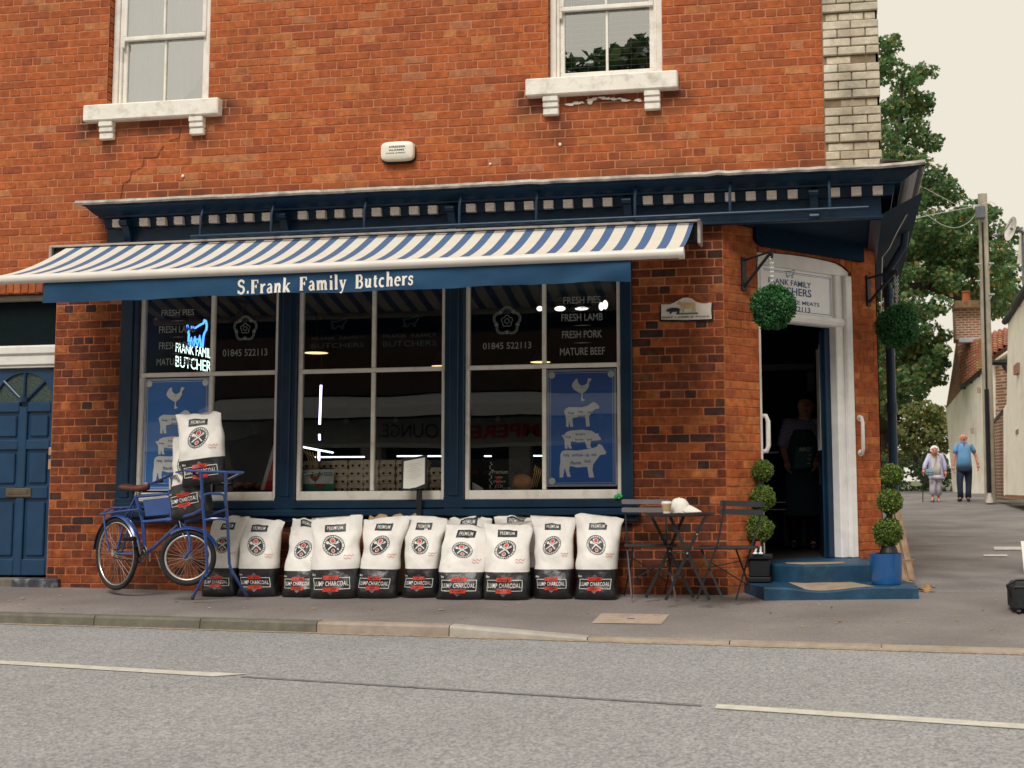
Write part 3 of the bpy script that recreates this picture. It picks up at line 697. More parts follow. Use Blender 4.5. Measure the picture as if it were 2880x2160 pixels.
m = MB(); orn(m, 1610, 1665, 866); orn(m, 1610, 1665, 915); orn(m, 1610, 1665, 964); m.build('ornament', VIN, W3)
m = MB(); orn(m, 480, 523, 902); orn(m, 480, 523, 948); orn(m, 480, 523, 995); m.build('ornament', VIN, W1)
lines(W3, [('01845 522113', 1358, 961, 1494, 983)]); lines(W1, [('01845 522113', 626, 980, 752, 1003)])
rose(W3, 1426, 903, 41); rose(W1, 690, 924, 37)
lines(W2, [('FRANK  FAMILY', 876, 945, 1024, 957), ('BUTCHERS', 876, 963, 1024, 980), ('FRANK  FAMILY', 1077, 938, 1228, 951), ('BUTCHERS', 1077, 956, 1228, 976)], VINF, .0)
COW = [(-.5, .25), (-.46, .1), (-.38, .12), (-.3, .2), (-.1, .17), (.12, .24), (.3, .28), (.36, .36), (.42, .34), (.47, .22), (.44, .12), (.36, .06), (.3, -.04), (.26, -.3), (.18, -.3), (.14, -.1), (-.1, -.12), (-.2, -.3), (-.28, -.3), (-.3, -.08), (-.38, -.28), (-.45, -.28), (-.42, 0), (-.46, .1)]
m = MB()
for u, v in ((953, 912), (1156, 905)):
    p = at(u, v, YV); ribbon(m, [(p.x+a*.16, p.z+b*.16) for a, b in COW], .006, fv)
m.build('cow_outline', VINF, W2)

# ------------------------------------------------------------------ posters with butchery animals, behind the glass
POS = pm('poster_blue', (.06, .22, .64), .45, .04, 3); POSW = pm('poster_white', (.88, .88, .90), .5, .03); INK = pm('poster_ink', (.03, .08, .30), .5, .05)
CHICK = [(-.5, .45), (-.44, .7), (-.3, .95), (-.2, .98), (-.18, .7), (-.05, .5), (.1, .48), (.26, .62), (.3, .9), (.36, 1), (.5, .92), (.46, .8), (.38, .7), (.36, .4), (.22, .1), (.06, -.05), (.04, -.4), (.14, -.5), (.2, -.52), (-.02, -.6), (-.04, -.5), (.0, -.1), (-.15, 0), (-.38, .2)]
SHEEP = [(-.5, .3), (-.46, .42), (-.36, .5), (.0, .48), (.16, .54), (.26, .66), (.32, .72), (.42, .66), (.5, .5), (.47, .4), (.4, .4), (.32, .32), (.24, .14), (.2, .05), (.22, -.42), (.12, -.42), (.1, .0), (-.1, .02), (-.26, -.02), (-.26, -.2), (-.24, -.42), (-.32, -.42), (-.36, -.15), (-.37, -.42), (-.44, -.42), (-.44, -.05), (-.46, .12)]
PIG = [(-.48, .22), (-.42, .38), (-.3, .46), (.0, .5), (.26, .44), (.36, .3), (.44, .3), (.44, .2), (.5, .06), (.5, -.02), (.4, -.04), (.24, -.06), (.22, -.3), (.26, -.42), (.14, -.42), (.08, -.1), (-.1, -.12), (-.28, -.06), (-.3, -.22), (-.26, -.42), (-.34, -.42), (-.38, -.2), (-.38, -.42), (-.45, -.42), (-.46, -.05), (-.48, .08), (-.54, .22), (-.5, .3)]
BULL = [(-.5, .36), (-.46, .46), (-.38, .5), (-.1, .48), (.2, .54), (.34, .6), (.38, .7), (.46, .66), (.52, .5), (.56, .42), (.54, .34), (.42, .32), (.36, .2), (.26, .0), (.24, -.18), (.28, -.45), (.16, -.45), (.12, -.08), (-.12, -.1), (-.28, -.04), (-.3, -.2), (-.26, -.42), (-.34, -.42), (-.4, -.1), (-.44, -.44), (-.52, -.44), (-.52, -.1), (-.5, .1)]
def poster(par, x0, x1, z0, z1, y, cxs):
    m = MB(); m.box(x0, x1, y, y+.004, z0, z1); p = m.build('poster', POSW, par)
    m = MB(); m.box(x0+.018, x1-.018, y-.0015, y-.0005, z0+.018, z1-.018)
    m.build('poster_print', POS, p)
    for k, i in enumerate((.008, .03)):
        m = MB()
        for a, b, c, d in ((x0+i, x1-i, z0+i, z0+i+.004), (x0+i, x1-i, z1-i-.004, z1-i), (x0+i, x0+i+.004, z0+i+.005, z1-i-.005), (x1-i-.004, x1-i, z0+i+.005, z1-i-.005)): m.quad((a, y-.003, c), (b, y-.003, c), (b, y-.003, d), (a, y-.003, d))
        m.build('poster_border', POS if k == 0 else POSW, p)
    m = MB()
    for a, b in ((x0+.045, z1-.05), (x1-.045, z1-.05), (x0+.045, z0+.05)): m.poly([(a+.032*math.cos(q*PI/8), y-.006, b+.032*math.sin(q*PI/8)) for q in range(16)])
    m.build('corner_rosette', POSW, p)
    H = z1-z0; c = cxs
    for k, (sh, cz_, w, h, tx) in enumerate(((CHICK, .80, .19, .135, [('wing', 0, .35, .1)]), (SHEEP, .585, .34, .20, [('leg', -.3, .22, .16), ('loin', -.03, .28, .12), ('neck', .22, .25, .12), ('breast', .0, .07, .18)]), (PIG, .395, .36, .19, [('loin', -.04, .28, .24), ('belly', -.06, .0, .22), ('leg', -.36, .15, .14), ('hand', .2, .02, .14)]), (BULL, .185, .41, .27, [('flank', -.14, .06, .26), ('sirloin', -.1, .33, .26), ('rump', -.36, .3, .14), ('rib', .12, .32, .1), ('neck', .28, .34, .12), ('chuck', .13, .12, .16)]))):
        zc = z0+H*cz_; m = MB()
        m.poly([(c+a*w, y-.005, zc+b*h) for a, b in sh]); m.build('animal_print', POSW, p)
        m = MB()
        for s, a, b, ww in tx: words(m, s, c+(a-ww/2)*w, c+(a+ww/2)*w, zc+(b-.055)*h, zc+(b+.055)*h, lambda A, B: (A, y-.0075, B), .01)
        m.build('cut_name', INK, p)
    return p
a = at(1548, 1048, .05); b = at(1737, 1367, .05)
p3 = poster(W3, .33, .985, 1.012, 2.10, .032, .66)
p1 = poster(W1, -3.745, -3.06, 1.0, 2.10, .032, -3.42)
m = MB(); q = at(1726, 1340, .03); m.quad((q.x-.035, .034, q.z-.08), (q.x+.035, .034, q.z-.08), (q.x+.035, .034, q.z+.13), (q.x-.035, .034, q.z+.13)); m.build('hygiene_sticker', pm('sticker', (.55, .62, .55), .5), W3)
m = MB(); m.quad((q.x-.033, .033, q.z+.09), (q.x+.033, .033, q.z+.09), (q.x+.033, .033, q.z+.125), (q.x-.033, .033, q.z+.125)); m.build('sticker_band', pm('sticker_green', (.05, .3, .2), .5), W3)

# ------------------------------------------------------------------ house door at the left edge
m = MB(); y = .1
xd0, xd1 = -5.66, -4.735
m.bbox(xd0-.05, xd0, .06, .16, .15, 2.27, .006); m.bbox(xd1, xd1+.022, .05, .16, .15, 2.27, .006)
m.bbox(xd0-.07, xd1+.02, .03, .16, 2.37, 2.47, .02); m.bbox(xd0-.06, xd1+.015, .05, .16, 2.27, 2.37, .01); m.bbox(xd0-.06, xd1+.012, .07, .16, 2.245, 2.27, .004)
hd = m.build('door_frame', WHITE, shop)
m = MB(); m.bbox(xd0-.07, -4.73, .05, .15, 2.93, 2.992, .015); m.build('head_board', pm('old_timber', (.28, .24, .2), .8, .2), shop)
m = MB(); m.quad((xd0-.05, .15, 2.47), (-4.72, .15, 2.47), (-4.72, .15, 3.0), (xd0-.05, .15, 3.0)); m.build('fanlight', pm('dark_fanlight', (.006, .012, .014), .5, spec=.05), shop)
m = MB(); m.box(xd0, xd1, .135, .155, .17, 2.245)
cd = -5.115
# raised rails and stiles with sunk panels and the fan
def dbox(a, b, c, d): m.bbox(a, b, .108, .136, c, d, .008)
for a, b in ((xd0, xd0+.13), (xd1-.075, xd1)): dbox(a, b, .17, 2.245)
dbox(cd-.045, cd+.045, .17, 1.86)
for c, d in ((.17, .33), (.93, 1.05), (1.42, 1.52), (1.80, 1.90)):
    dbox(xd0+.13, cd-.045, c, d); dbox(cd+.045, xd1-.075, c, d)
house = m.build('house_door', DOORBLUE, shop)
m = MB(); R0 = .315
for i in range(24):
    q0, q1 = PI*i/24, PI*(i+1)/24; f = lambda r, q: (cd+r*math.cos(q), .112, 1.90+r*.95*math.sin(q))
    def edge(q):
        c, s = math.cos(q), math.sin(q); k = min(.325/abs(c) if abs(c) > 1e-6 else 9, .345/abs(s) if abs(s) > 1e-6 else 9); return (cd+k*c, .112, 1.90+k*s)
    m.quad(f(R0, q0), f(R0, q1), edge(q1), edge(q0)); m.quad(f(R0, q0), f(R0, q1), (f(R0, q1)[0], .14, f(R0, q1)[2]), (f(R0, q0)[0], .14, f(R0, q0)[2]))
for q in (45, 90, 135):
    c, s = math.cos(math.radians(q)), math.sin(math.radians(q)); m.tube([(cd+.03*c, .12, 1.9+.03*s), (cd+.33*c, .12, 1.9+.31*s)], .014, 6)
m.lathe((cd, .12, 1.9), [(.05, 0), (.05, .05)], 12)
m.build('door_fan', DOORBLUE, house)
m = MB(); m.quad((xd0+.1, .132, 1.9), (xd1-.06, .132, 1.9), (xd1-.06, .132, 2.235), (xd0+.1, .132, 2.235)); m.build('fan_glass', pm('obscure_glass', (.045, .07, .06), .25, .6, 60, .6, 90), house)
for a, b in ((xd0+.13, cd-.045), (cd+.045, xd1-.075)):
    for c, d in ((.33, .93), (1.05, 1.42), (1.52, 1.80)):
        m = MB(); m.bbox(a+.03, b-.03, .118, .136, c+.03, d-.03, .012); m.build('door_panel', DOORBLUE, house)
m = MB(); m.bbox(cd-.15, cd+.13, .095, .11, .945, 1.035, .006); m.bbox(cd-.12, cd+.10, .09, .1, .975, 1.015, .004); m.build('letter_plate', pm('brass_old', (.14, .11, .07), .5, .2, metal=.5), house)
m = MB(); m.bbox(xd1-.07, xd1-.01, .09, .112, 1.36, 1.44, .004); m.bbox(xd1-.07, xd1-.02, .09, .112, 1.22, 1.32, .004); m.build('bare_wood_patch', pm('bare_wood', (.45, .27, .12), .8), house)
m = MB(); m.bbox(-6, -5.05, -.04, .2, .03, .15, .01, 0); m.build('threshold', KERBC['g'], shop)
m = MB(); m.bbox(-5.06, -4.56, -.06, .14, .05, .15, .012); m.build('threshold_stone', pm('painted_stone', (.05, .055, .07), .7, .3, 12, dirt=(.4, .38, .35), damt=.6, dscale=12), shop)

# ------------------------------------------------------------------ corner entrance
DW = pm('jamb_white', (.88, .86, .85), .5, .05, 8, .25, 20, dirt=(.4, .36, .3), damt=.3)
def sbx(m, s0, s1, n0, n1, z0, z1, b=.006): return m.bbox(s0, s1, n0, n1, z0, z1, b, fn=lambda s, n, z: SP(s, n, z))
m = MB()
sbx(m, 1.60, 1.80, -.14, -.02, .287, 3.10, .01); sbx(m, 1.70, 1.80, -.02, .03, .287, 3.10, .01)
sbx(m, .465, .56, -.14, -.06, .287, 3.10, .01)
# segmental head
for i in range(14):
    s0, s1 = .465+(1.80-.465)*i/14, .465+(1.80-.465)*(i+1)/14
    zz = lambda s: 3.235-.03*((s-1.13)/.67)**2-.06*max(0, (s-1.55)/.25)**2
    z0_ = 3.10
    m.add([SP(s0, -.02, z0_), SP(s1, -.02, z0_), SP(s1, -.02, zz(s1)), SP(s0, -.02, zz(s0)), SP(s0, -.14, zz(s0)), SP(s1, -.14, zz(s1)), SP(s1, -.14, z0_), SP(s0, -.14, z0_)], [(0, 1, 2, 3), (3, 2, 5, 4), (0, 7, 6, 1)])
dfr = m.build('doorway_frame', DW, shop)
m = MB()
for i in range(16):
    s0 = .46+.085*i; zz = lambda s: 3.235-.03*((s-1.13)/.67)**2-.06*max(0, (s-1.55)/.25)**2
    m.add([SP(s0+.003, .006, zz(s0)+.003), SP(s0+.080, .006, zz(s0+.08)+.003), SP(s0+.08, .006, 3.262), SP(s0+.003, .006, 3.262)], [(0, 1, 2, 3)])
m.build('arch_brickwork', BR_SPL, wall_sp, kind='stuff')
m = MB(); m.add([SP(1.803, .0, .285), SP(1.803, -.16, .285), SP(1.803, -.16, 3.2), SP(1.803, 0, 3.2)], [(0, 1, 2, 3)]); m.add([SP(.458, .0, .285), SP(.458, -.16, .285), SP(.458, -.16, 3.2), SP(.458, 0, 3.2)], [(0, 1, 2, 3)]); m.build('doorway_reveal', BR_SPL, wall_sp, kind='stuff')
m = MB(); m.add([SP(s, n, z) for s in (.56, 1.74) for n, z in ((-.13, 2.57), (-.03, 2.57), (-.005, 2.585), (.012, 2.62), (.0, 2.655), (-.03, 2.67), (-.13, 2.67))], [(i, (i+1) % 7, 7+(i+1) % 7, 7+i) for i in range(7)]+[tuple(range(7)), tuple(range(7, 14))]); m.build('transom_bar', DW, dfr)
SIGNW = pm('sign_white', (.93, .92, .94), .35, .03); SIGNB = pm('sign_blue', (.02, .075, .24), .45, .05)
m = MB(); sbx(m, .56, 1.60, -.075, -.06, 2.67, 3.10, .003); sg = m.build('door_sign', SIGNW, dfr)
m = MB()
for a, b, c, d in ((.60, 1.575, 2.690, 2.695), (.60, 1.575, 3.068, 3.073), (1.570, 1.575, 2.69, 3.07), (.60, 1.575, 3.055, 3.058), (1.555, 1.558, 2.70, 3.06)): m.add([SP(a, -.058, c), SP(b, -.058, c), SP(b, -.058, d), SP(a, -.058, d)], [(0, 1, 2, 3)])
m.build('sign_border', SIGNB, sg)
n_ = Vector((SY, -SX))
def splay_at(u, v, off=-.058):
    d = R3@np.array([u-PX, v-PY, FL]); o = np.array([X0+off*SY, -off*SX]); nn = np.array([SY, -SX]); t = ((o-CAM[:2])@nn)/(d[:2]@nn); p = CAM+d*t
    return (p[0]-X0-off*SY)*SX+(p[1]+off*SX)*SY, p[2]
def crp(x, y): return 2040+x*.27125, 600+y*.27125
m = MB(); fs_ = lambda a, b: SP(a, -.057, b)
for s, x0, y0, x1, y1, hh in (('FRANK FAMILY', 448, 690, 888, 752, .056), ('BUTCHERS', 448, 785, 892, 830, .075), ('YORKSHIRE MEATS', 440, 900, 975, 940, .038), ('01845 522113', 480, 965, 880, 1000, .052)):
    a, za = splay_at(*crp(x0, y0)); b, zb = splay_at(*crp(x1, y1)); zc = (za+zb)/2; m = MB(); words(m, s, a, b, zc-hh/2, zc+hh/2, fs_, .012); m.build('sign_lettering', SIGNB, sg)
m = MB(); a, z = splay_at(*crp(672, 628)); ribbon(m, [(a+p*.13, z+q*.12) for p, q in COW], .006, fs_)
m.build('cow_outline', SIGNB, sg)
# inner blue door leaf stile, inner door frame
m = MB(); sbx(m, 1.52, 1.60, -.16, -.11, .29, 2.57, .004); dl = m.build('door_edge', BLUE, dfr)
m = MB()
def swing(a, b, z): # open leaf swung inwards from the hinge at s=1.56
    q = math.radians(102); return SP(1.54+a*math.cos(q)+b*math.sin(q)*.0, -.16-a*math.sin(q)*1.0-b*.0+b*math.cos(q), z)
LD = (.72, -.694)
def leaf_pt(a, b, z): return SP(1.53+a*LD[0]-b*LD[1], -.16+a*LD[1]+b*LD[0], z)
def leaf(a0, a1, z0, z1, b0=-.02, b1=.02): m.box(a0, a1, b0, b1, z0, z1, fn=leaf_pt)
leaf(0, .09, .25, 2.55); leaf(.72, .82, .25, 2.55); leaf(.09, .72, .25, 1.0); leaf(.09, .72, 2.42, 2.55); leaf(.09, .72, 1.25, 1.35)
m.build('open_door', BLUE, dfr)
m = MB()
for a0, a1, z0, z1 in ((.09, .13, 1.36, 2.42), (.68, .72, 1.36, 2.42)): m.box(a0, a1, -.025, .025, z0, z1, fn=leaf_pt)
m.build('door_glazing_bead', WHITE, dfr)
for s, n0, u, v0, v1 in ((1.80, .03, 2405, 1175, 1275), (.56, .0, 2139, 1165, 1272)):
    za = at(2405, 1172, 1.1).z; zb = at(2405, 1272, 1.1).z
    m = MB(); ss = 1.86 if s > 1 else .52
    if s > 1: pts = [SP(1.89, -.0, za), SP(1.865, .05, za+.005), SP(1.845, .08, za-.04), SP(1.845, .08, zb+.04), SP(1.865, .05, zb-.005), SP(1.89, 0, zb)]
    else: pts = [SP(.56, -.14, za), SP(.60, -.06, za-.01), SP(.615, -.05, za-.06), SP(.615, -.05, zb+.06), SP(.60, -.06, zb+.01), SP(.56, -.14, zb)]
    m.tube(pts, .019 if s > 1 else .023, 10)
    if s > 1:
        for zz in (za, zb): m.tube([SP(1.89, 0, zz), SP(1.888, .012, zz)], .034, 12)
    m.build('grab_rail', WHITE, dfr, smooth=True)
# steps
STEPB = pm('step_blue', (.011, .052, .105), .55, .25, 6, .5, 12, dirt=(.03, .10, .16), damt=.8, dscale=9); STEPC = pm('worn_step', (.33, .25, .18), .9, .2, 7, .3, 50)
def blk(name, pts, z0, z1, mat, jig=0, par=shop):
    m = MB(); n = len(pts)
    v = [(p[0], p[1], z0) for p in pts]+[(p[0], p[1], z1-.014) for p in pts]
    c = Vector((sum(p[0] for p in pts)/n, sum(p[1] for p in pts)/n))
    v += [(p[0]+(c.x-p[0])*.02, p[1]+(c.y-p[1])*.03, z1) for p in pts]
    m.add(v, [(i, (i+1) % n, n+(i+1) % n, n+i) for i in range(n)]+[(n+i, n+(i+1) % n, 2*n+(i+1) % n, 2*n+i) for i in range(n)]+[tuple(range(2*n, 3*n))]); return m.build(name, mat, par)
ZL, ZU = .125, .285
FA, FB = on(2149, 1652, ZL), on(2583, 1650, ZL); BA = on(2070, 1641, ZL); XM = on(2315, 1652, ZL).x
def fy(x): return FA.y+(FB.y-FA.y)*(x-FA.x)/(FB.x-FA.x)
def zst(x, y): return ZL-.034*math.exp(-((x-XM)/.24)**2)*math.exp(-max(0, y-fy(x))/.16)+.004*noise.noise(Vector((x*6, y*6, 0)))
m = MB(); NX, NY = 26, 10; v = []
for i in range(NX+1):
    for j in range(NY+1):
        s_ = i/NX; tt = j/NY; x0 = FA.x+(FB.x-FA.x)*s_; y0 = fy(x0); x1 = BA.x-.1+(3.43-BA.x+.1)*s_+.0; y1 = max(y0+.25, .55+1.2*s_)
        x, y = x0+(x1-x0)*tt, y0+(y1-y0)*tt; v.append((x, y, zst(x, y)))
m.add(v, [(i*(NY+1)+j, (i+1)*(NY+1)+j, (i+1)*(NY+1)+j+1, i*(NY+1)+j+1) for i in range(NX) for j in range(NY)])
ed = [v[i*(NY+1)] for i in range(NX+1)]
m.add([(x, y-.0, z) for x, y, z in ed]+[(x, y-.012, z-.014) for x, y, z in ed]+[(x, y-.02, -.06) for x, y, z in ed], [(k*(NX+1)+i, k*(NX+1)+i+1, (k+1)*(NX+1)+i+1, (k+1)*(NX+1)+i) for k in (0, 1) for i in range(NX)])
for col in (0, NX):
    e2 = [v[col*(NY+1)+j] for j in range(NY+1)]; m.add(e2+[(x, y, -.06) for x, y, z in e2], [(j, j+1, NY+2+j, NY+1+j) for j in range(NY)])
lowstep = m.build('lower_step', STEPB, shop)
U = [on(u, v_, ZU) for u, v_ in ((2164, 1586), (2210, 1588), (2260, 1590), (2300, 1589), (2360, 1588), (2450, 1586))]
up_ = U+[(U[-1].x+.1, U[-1].y+.5), SP(2.0, -.35, 0)[:2], SP(.35, -.35, 0)[:2], SP(.30, .01, 0)[:2]]
upstep = blk('upper_step', up_, ZL-.02, ZU, STEPB)
def wornp(px, fz, par):
    P_ = []
    n_ = len(px)
    for i in range(n_):
        for k in range(3):
            u = px[i][0]+(px[(i+1) % n_][0]-px[i][0])*k/3; v_ = px[i][1]+(px[(i+1) % n_][1]-px[i][1])*k/3
            p = on(u, v_, fz(0, 0) if fz is not zst else ZL); P_.append((p.x+.008*noise.noise(Vector((p.x*20, p.y*20, 0))), p.y))
    cx_, cy_ = sum(p[0] for p in P_)/len(P_), sum(p[1] for p in P_)/len(P_); m = MB(); N_ = len(P_); R_ = 6; vs = []
    for r in range(R_+1):
        for p in P_: x, y = cx_+(p[0]-cx_)*r/R_, cy_+(p[1]-cy_)*r/R_; y = max(y, fy(x)+.006) if fz is zst else y; vs.append((x, y, fz(x, y)+.003))
    m.add(vs, [(r*N_+i, r*N_+(i+1) % N_, (r+1)*N_+(i+1) % N_, (r+1)*N_+i) for r in range(R_) for i in range(N_)]); m.build('worn_patch', STEPC, par)
wornp(((2214, 1637), (2236, 1646), (2262, 1651), (2315, 1653), (2370, 1651), (2400, 1651), (2464, 1650), (2430, 1644), (2392, 1637), (2330, 1635)), zst, lowstep)
wornp(((2206, 1583), (2215, 1586), (2260, 1588.5), (2300, 1588), (2350, 1586), (2378, 1584), (2370, 1581)), lambda x, y: ZU, upstep)
# downpipe on the side wall
m = MB(); p = at(2503, 1000, 1.95); X_ = 3.56
for z in (0,): m.tube([(X_, 1.95, .1), (X_, 1.95, 3.05)], .048, 16)
for z in (.5, 1.75, 2.95): m.tube([(X_, 1.95, z), (X_, 1.95, z+.09)], .058, 16)
m.tube([(X_, 1.95, 3.05), (X_-.02, 1.9, 3.2), (3.72, 1.7, 3.45), (3.74, 1.65, 3.6)], .04, 12)
m.bbox(X_-.07, X_+.07, 1.86, 2.0, 3.10, 3.26, .02)
m.build('downpipe', BLUE, shop, smooth=True)
m = MB(); m.tube([(3.72, .6, 3.58), (3.62, .9, 3.44), (3.56, 1.3, 3.36), (3.5, 1.65, 3.33), (3.48, 1.7, 3.0), (3.47, 1.7, 2.7)], .006, 6); m.build('cable', WHITE, shop)

# ------------------------------------------------------------------ awning
aw = thing('awning', 'blue and cream striped retractable awning with lettered blue valance', 'awning', (-1.4, -.1, 3.2))
STR = bpy.data.materials.new('awning_stripes'); STR.use_nodes = True; t = STR.node_tree; N = t.nodes; L = t.links
b_ = N['Principled BSDF']; b_.inputs['Roughness'].default_value = .85
g_ = N.new('ShaderNodeNewGeometry'); s_ = N.new('ShaderNodeSeparateXYZ'); L.new(g_.outputs['Position'], s_.inputs[0])
m1 = N.new('ShaderNodeMath'); m1.operation = 'MULTIPLY_ADD'; m1.inputs[1].default_value = 1/.1905; m1.inputs[2].default_value = 40.52; L.new(s_.outputs[0], m1.inputs[0])
m2 = N.new('ShaderNodeMath'); m2.operation = 'FRACT'; L.new(m1.outputs[0], m2.inputs[0]); m3 = N.new('ShaderNodeMath'); m3.operation = 'GREATER_THAN'; m3.inputs[1].default_value = .57; L.new(m2.outputs[0], m3.inputs[0])
mi = N.new('ShaderNodeMix'); mi.data_type = 'RGBA'; mi.inputs[6].default_value = (.66, .61, .53, 1); mi.inputs[7].default_value = (.065, .125, .265, 1); L.new(m3.outputs[0], mi.inputs[0])
no = N.new('ShaderNodeTexNoise'); no.inputs['Scale'].default_value = 5; no.inputs['Detail'].default_value = 4; r = N.new('ShaderNodeMapRange'); r.inputs[3].default_value = .88; r.inputs[4].default_value = 1.1; L.new(no.outputs[0], r.inputs[0])
mu = N.new('ShaderNodeVectorMath'); mu.operation = 'SCALE'; L.new(mi.outputs[2], mu.inputs[0]); L.new(r.outputs[0], mu.inputs['Scale']); L.new(mu.outputs[0], b_.inputs['Base Color'])
m = MB(); v = []; nx, ny = 60, 12; YB, ZB, YA, ZA = -1.5, 2.90, -.262, 3.388
for i in range(nx+1):
    for j in range(ny+1):
        tt = j/ny; x = -4.47+(1.765+4.47)*i/nx; y = YA+(YB-YA)*tt; z = ZA+(ZB-ZA)*tt-.055*math.sin(PI*tt)
        v.append((x+.0*tt, y, z))
m.add(v, [(i*(ny+1)+j, (i+1)*(ny+1)+j, (i+1)*(ny+1)+j+1, i*(ny+1)+j+1) for i in range(nx) for j in range(ny)]); m.build('canopy', STR, aw, smooth='all')
m = MB(); m.tube([(-4.52, -1.52, 2.875), (1.80, -1.52, 2.895)], .042, 12); m.tube([(1.78, -1.52, 2.894), (1.825, -1.52, 2.895)], .05, 12); m.build('front_bar', pm('awning_bar', (.70, .66, .60), .4, .05, 6), aw, smooth=True)
m = MB(); m.bbox(-4.62, 1.80, -.24, -.105, 3.22, 3.415, .012); m.build('cassette', BLACK, aw)
m = MB(); m.bbox(-4.63, 1.81, -.275, -.255, 3.398, 3.420, .004); m.bbox(1.80, 1.83, -.30, -.105, 3.19, 3.42, .008); m.bbox(-4.65, -4.62, -.275, -.105, 3.2, 3.42, .008); m.build('cassette_trim', pm('awning_trim', (.42, .38, .34), .45), aw)
for x in (-3.6, 1.35):
    m = MB(); m.tube([(x, -.25, 3.16), (x-.5 if x > 0 else x+.5, -.85, 2.95), (x, -1.48, 2.84)], .018, 8); m.build('arm', pm('arm_grey', (.3, .3, .3), .5), aw)
# valance with gentle folds
VAL = pm('valance_blue', (.008, .055, .128), .8, .12, 3, .25, 6)
def vy(x, z): 
    d = (2.845-z)/.175
    f = noise.noise(Vector((x*2.2, z*3, 1)))*.035*d+.010*d*noise.noise(Vector((x*7, z*9, 4)))+.012*d*math.sin(x*3.1)
    if x > .5: f += (x-.5)*.03*d*math.sin((x-z*2)*9)
    return -1.515+f
def vz(x, tt): return 2.862-.18*tt+(.005*math.sin(x*2.5)+.004*math.sin(x*7.1)+.004*noise.noise(Vector((x*5, 0, 0))))*tt+.0036*(x+1.2)
m = MB(); v = []; nx, ny = 160, 6
for i in range(nx+1):
    for j in range(ny+1):
        x = -3.865+(1.384+3.865)*i/nx; z = vz(x, j/ny*1.07); v.append((x, vy(x, z), z))
m.add(v, [(i*(ny+1)+j, (i+1)*(ny+1)+j, (i+1)*(ny+1)+j+1, i*(ny+1)+j+1) for i in range(nx) for j in range(ny)]); va = m.build('valance', VAL, aw, smooth='all')
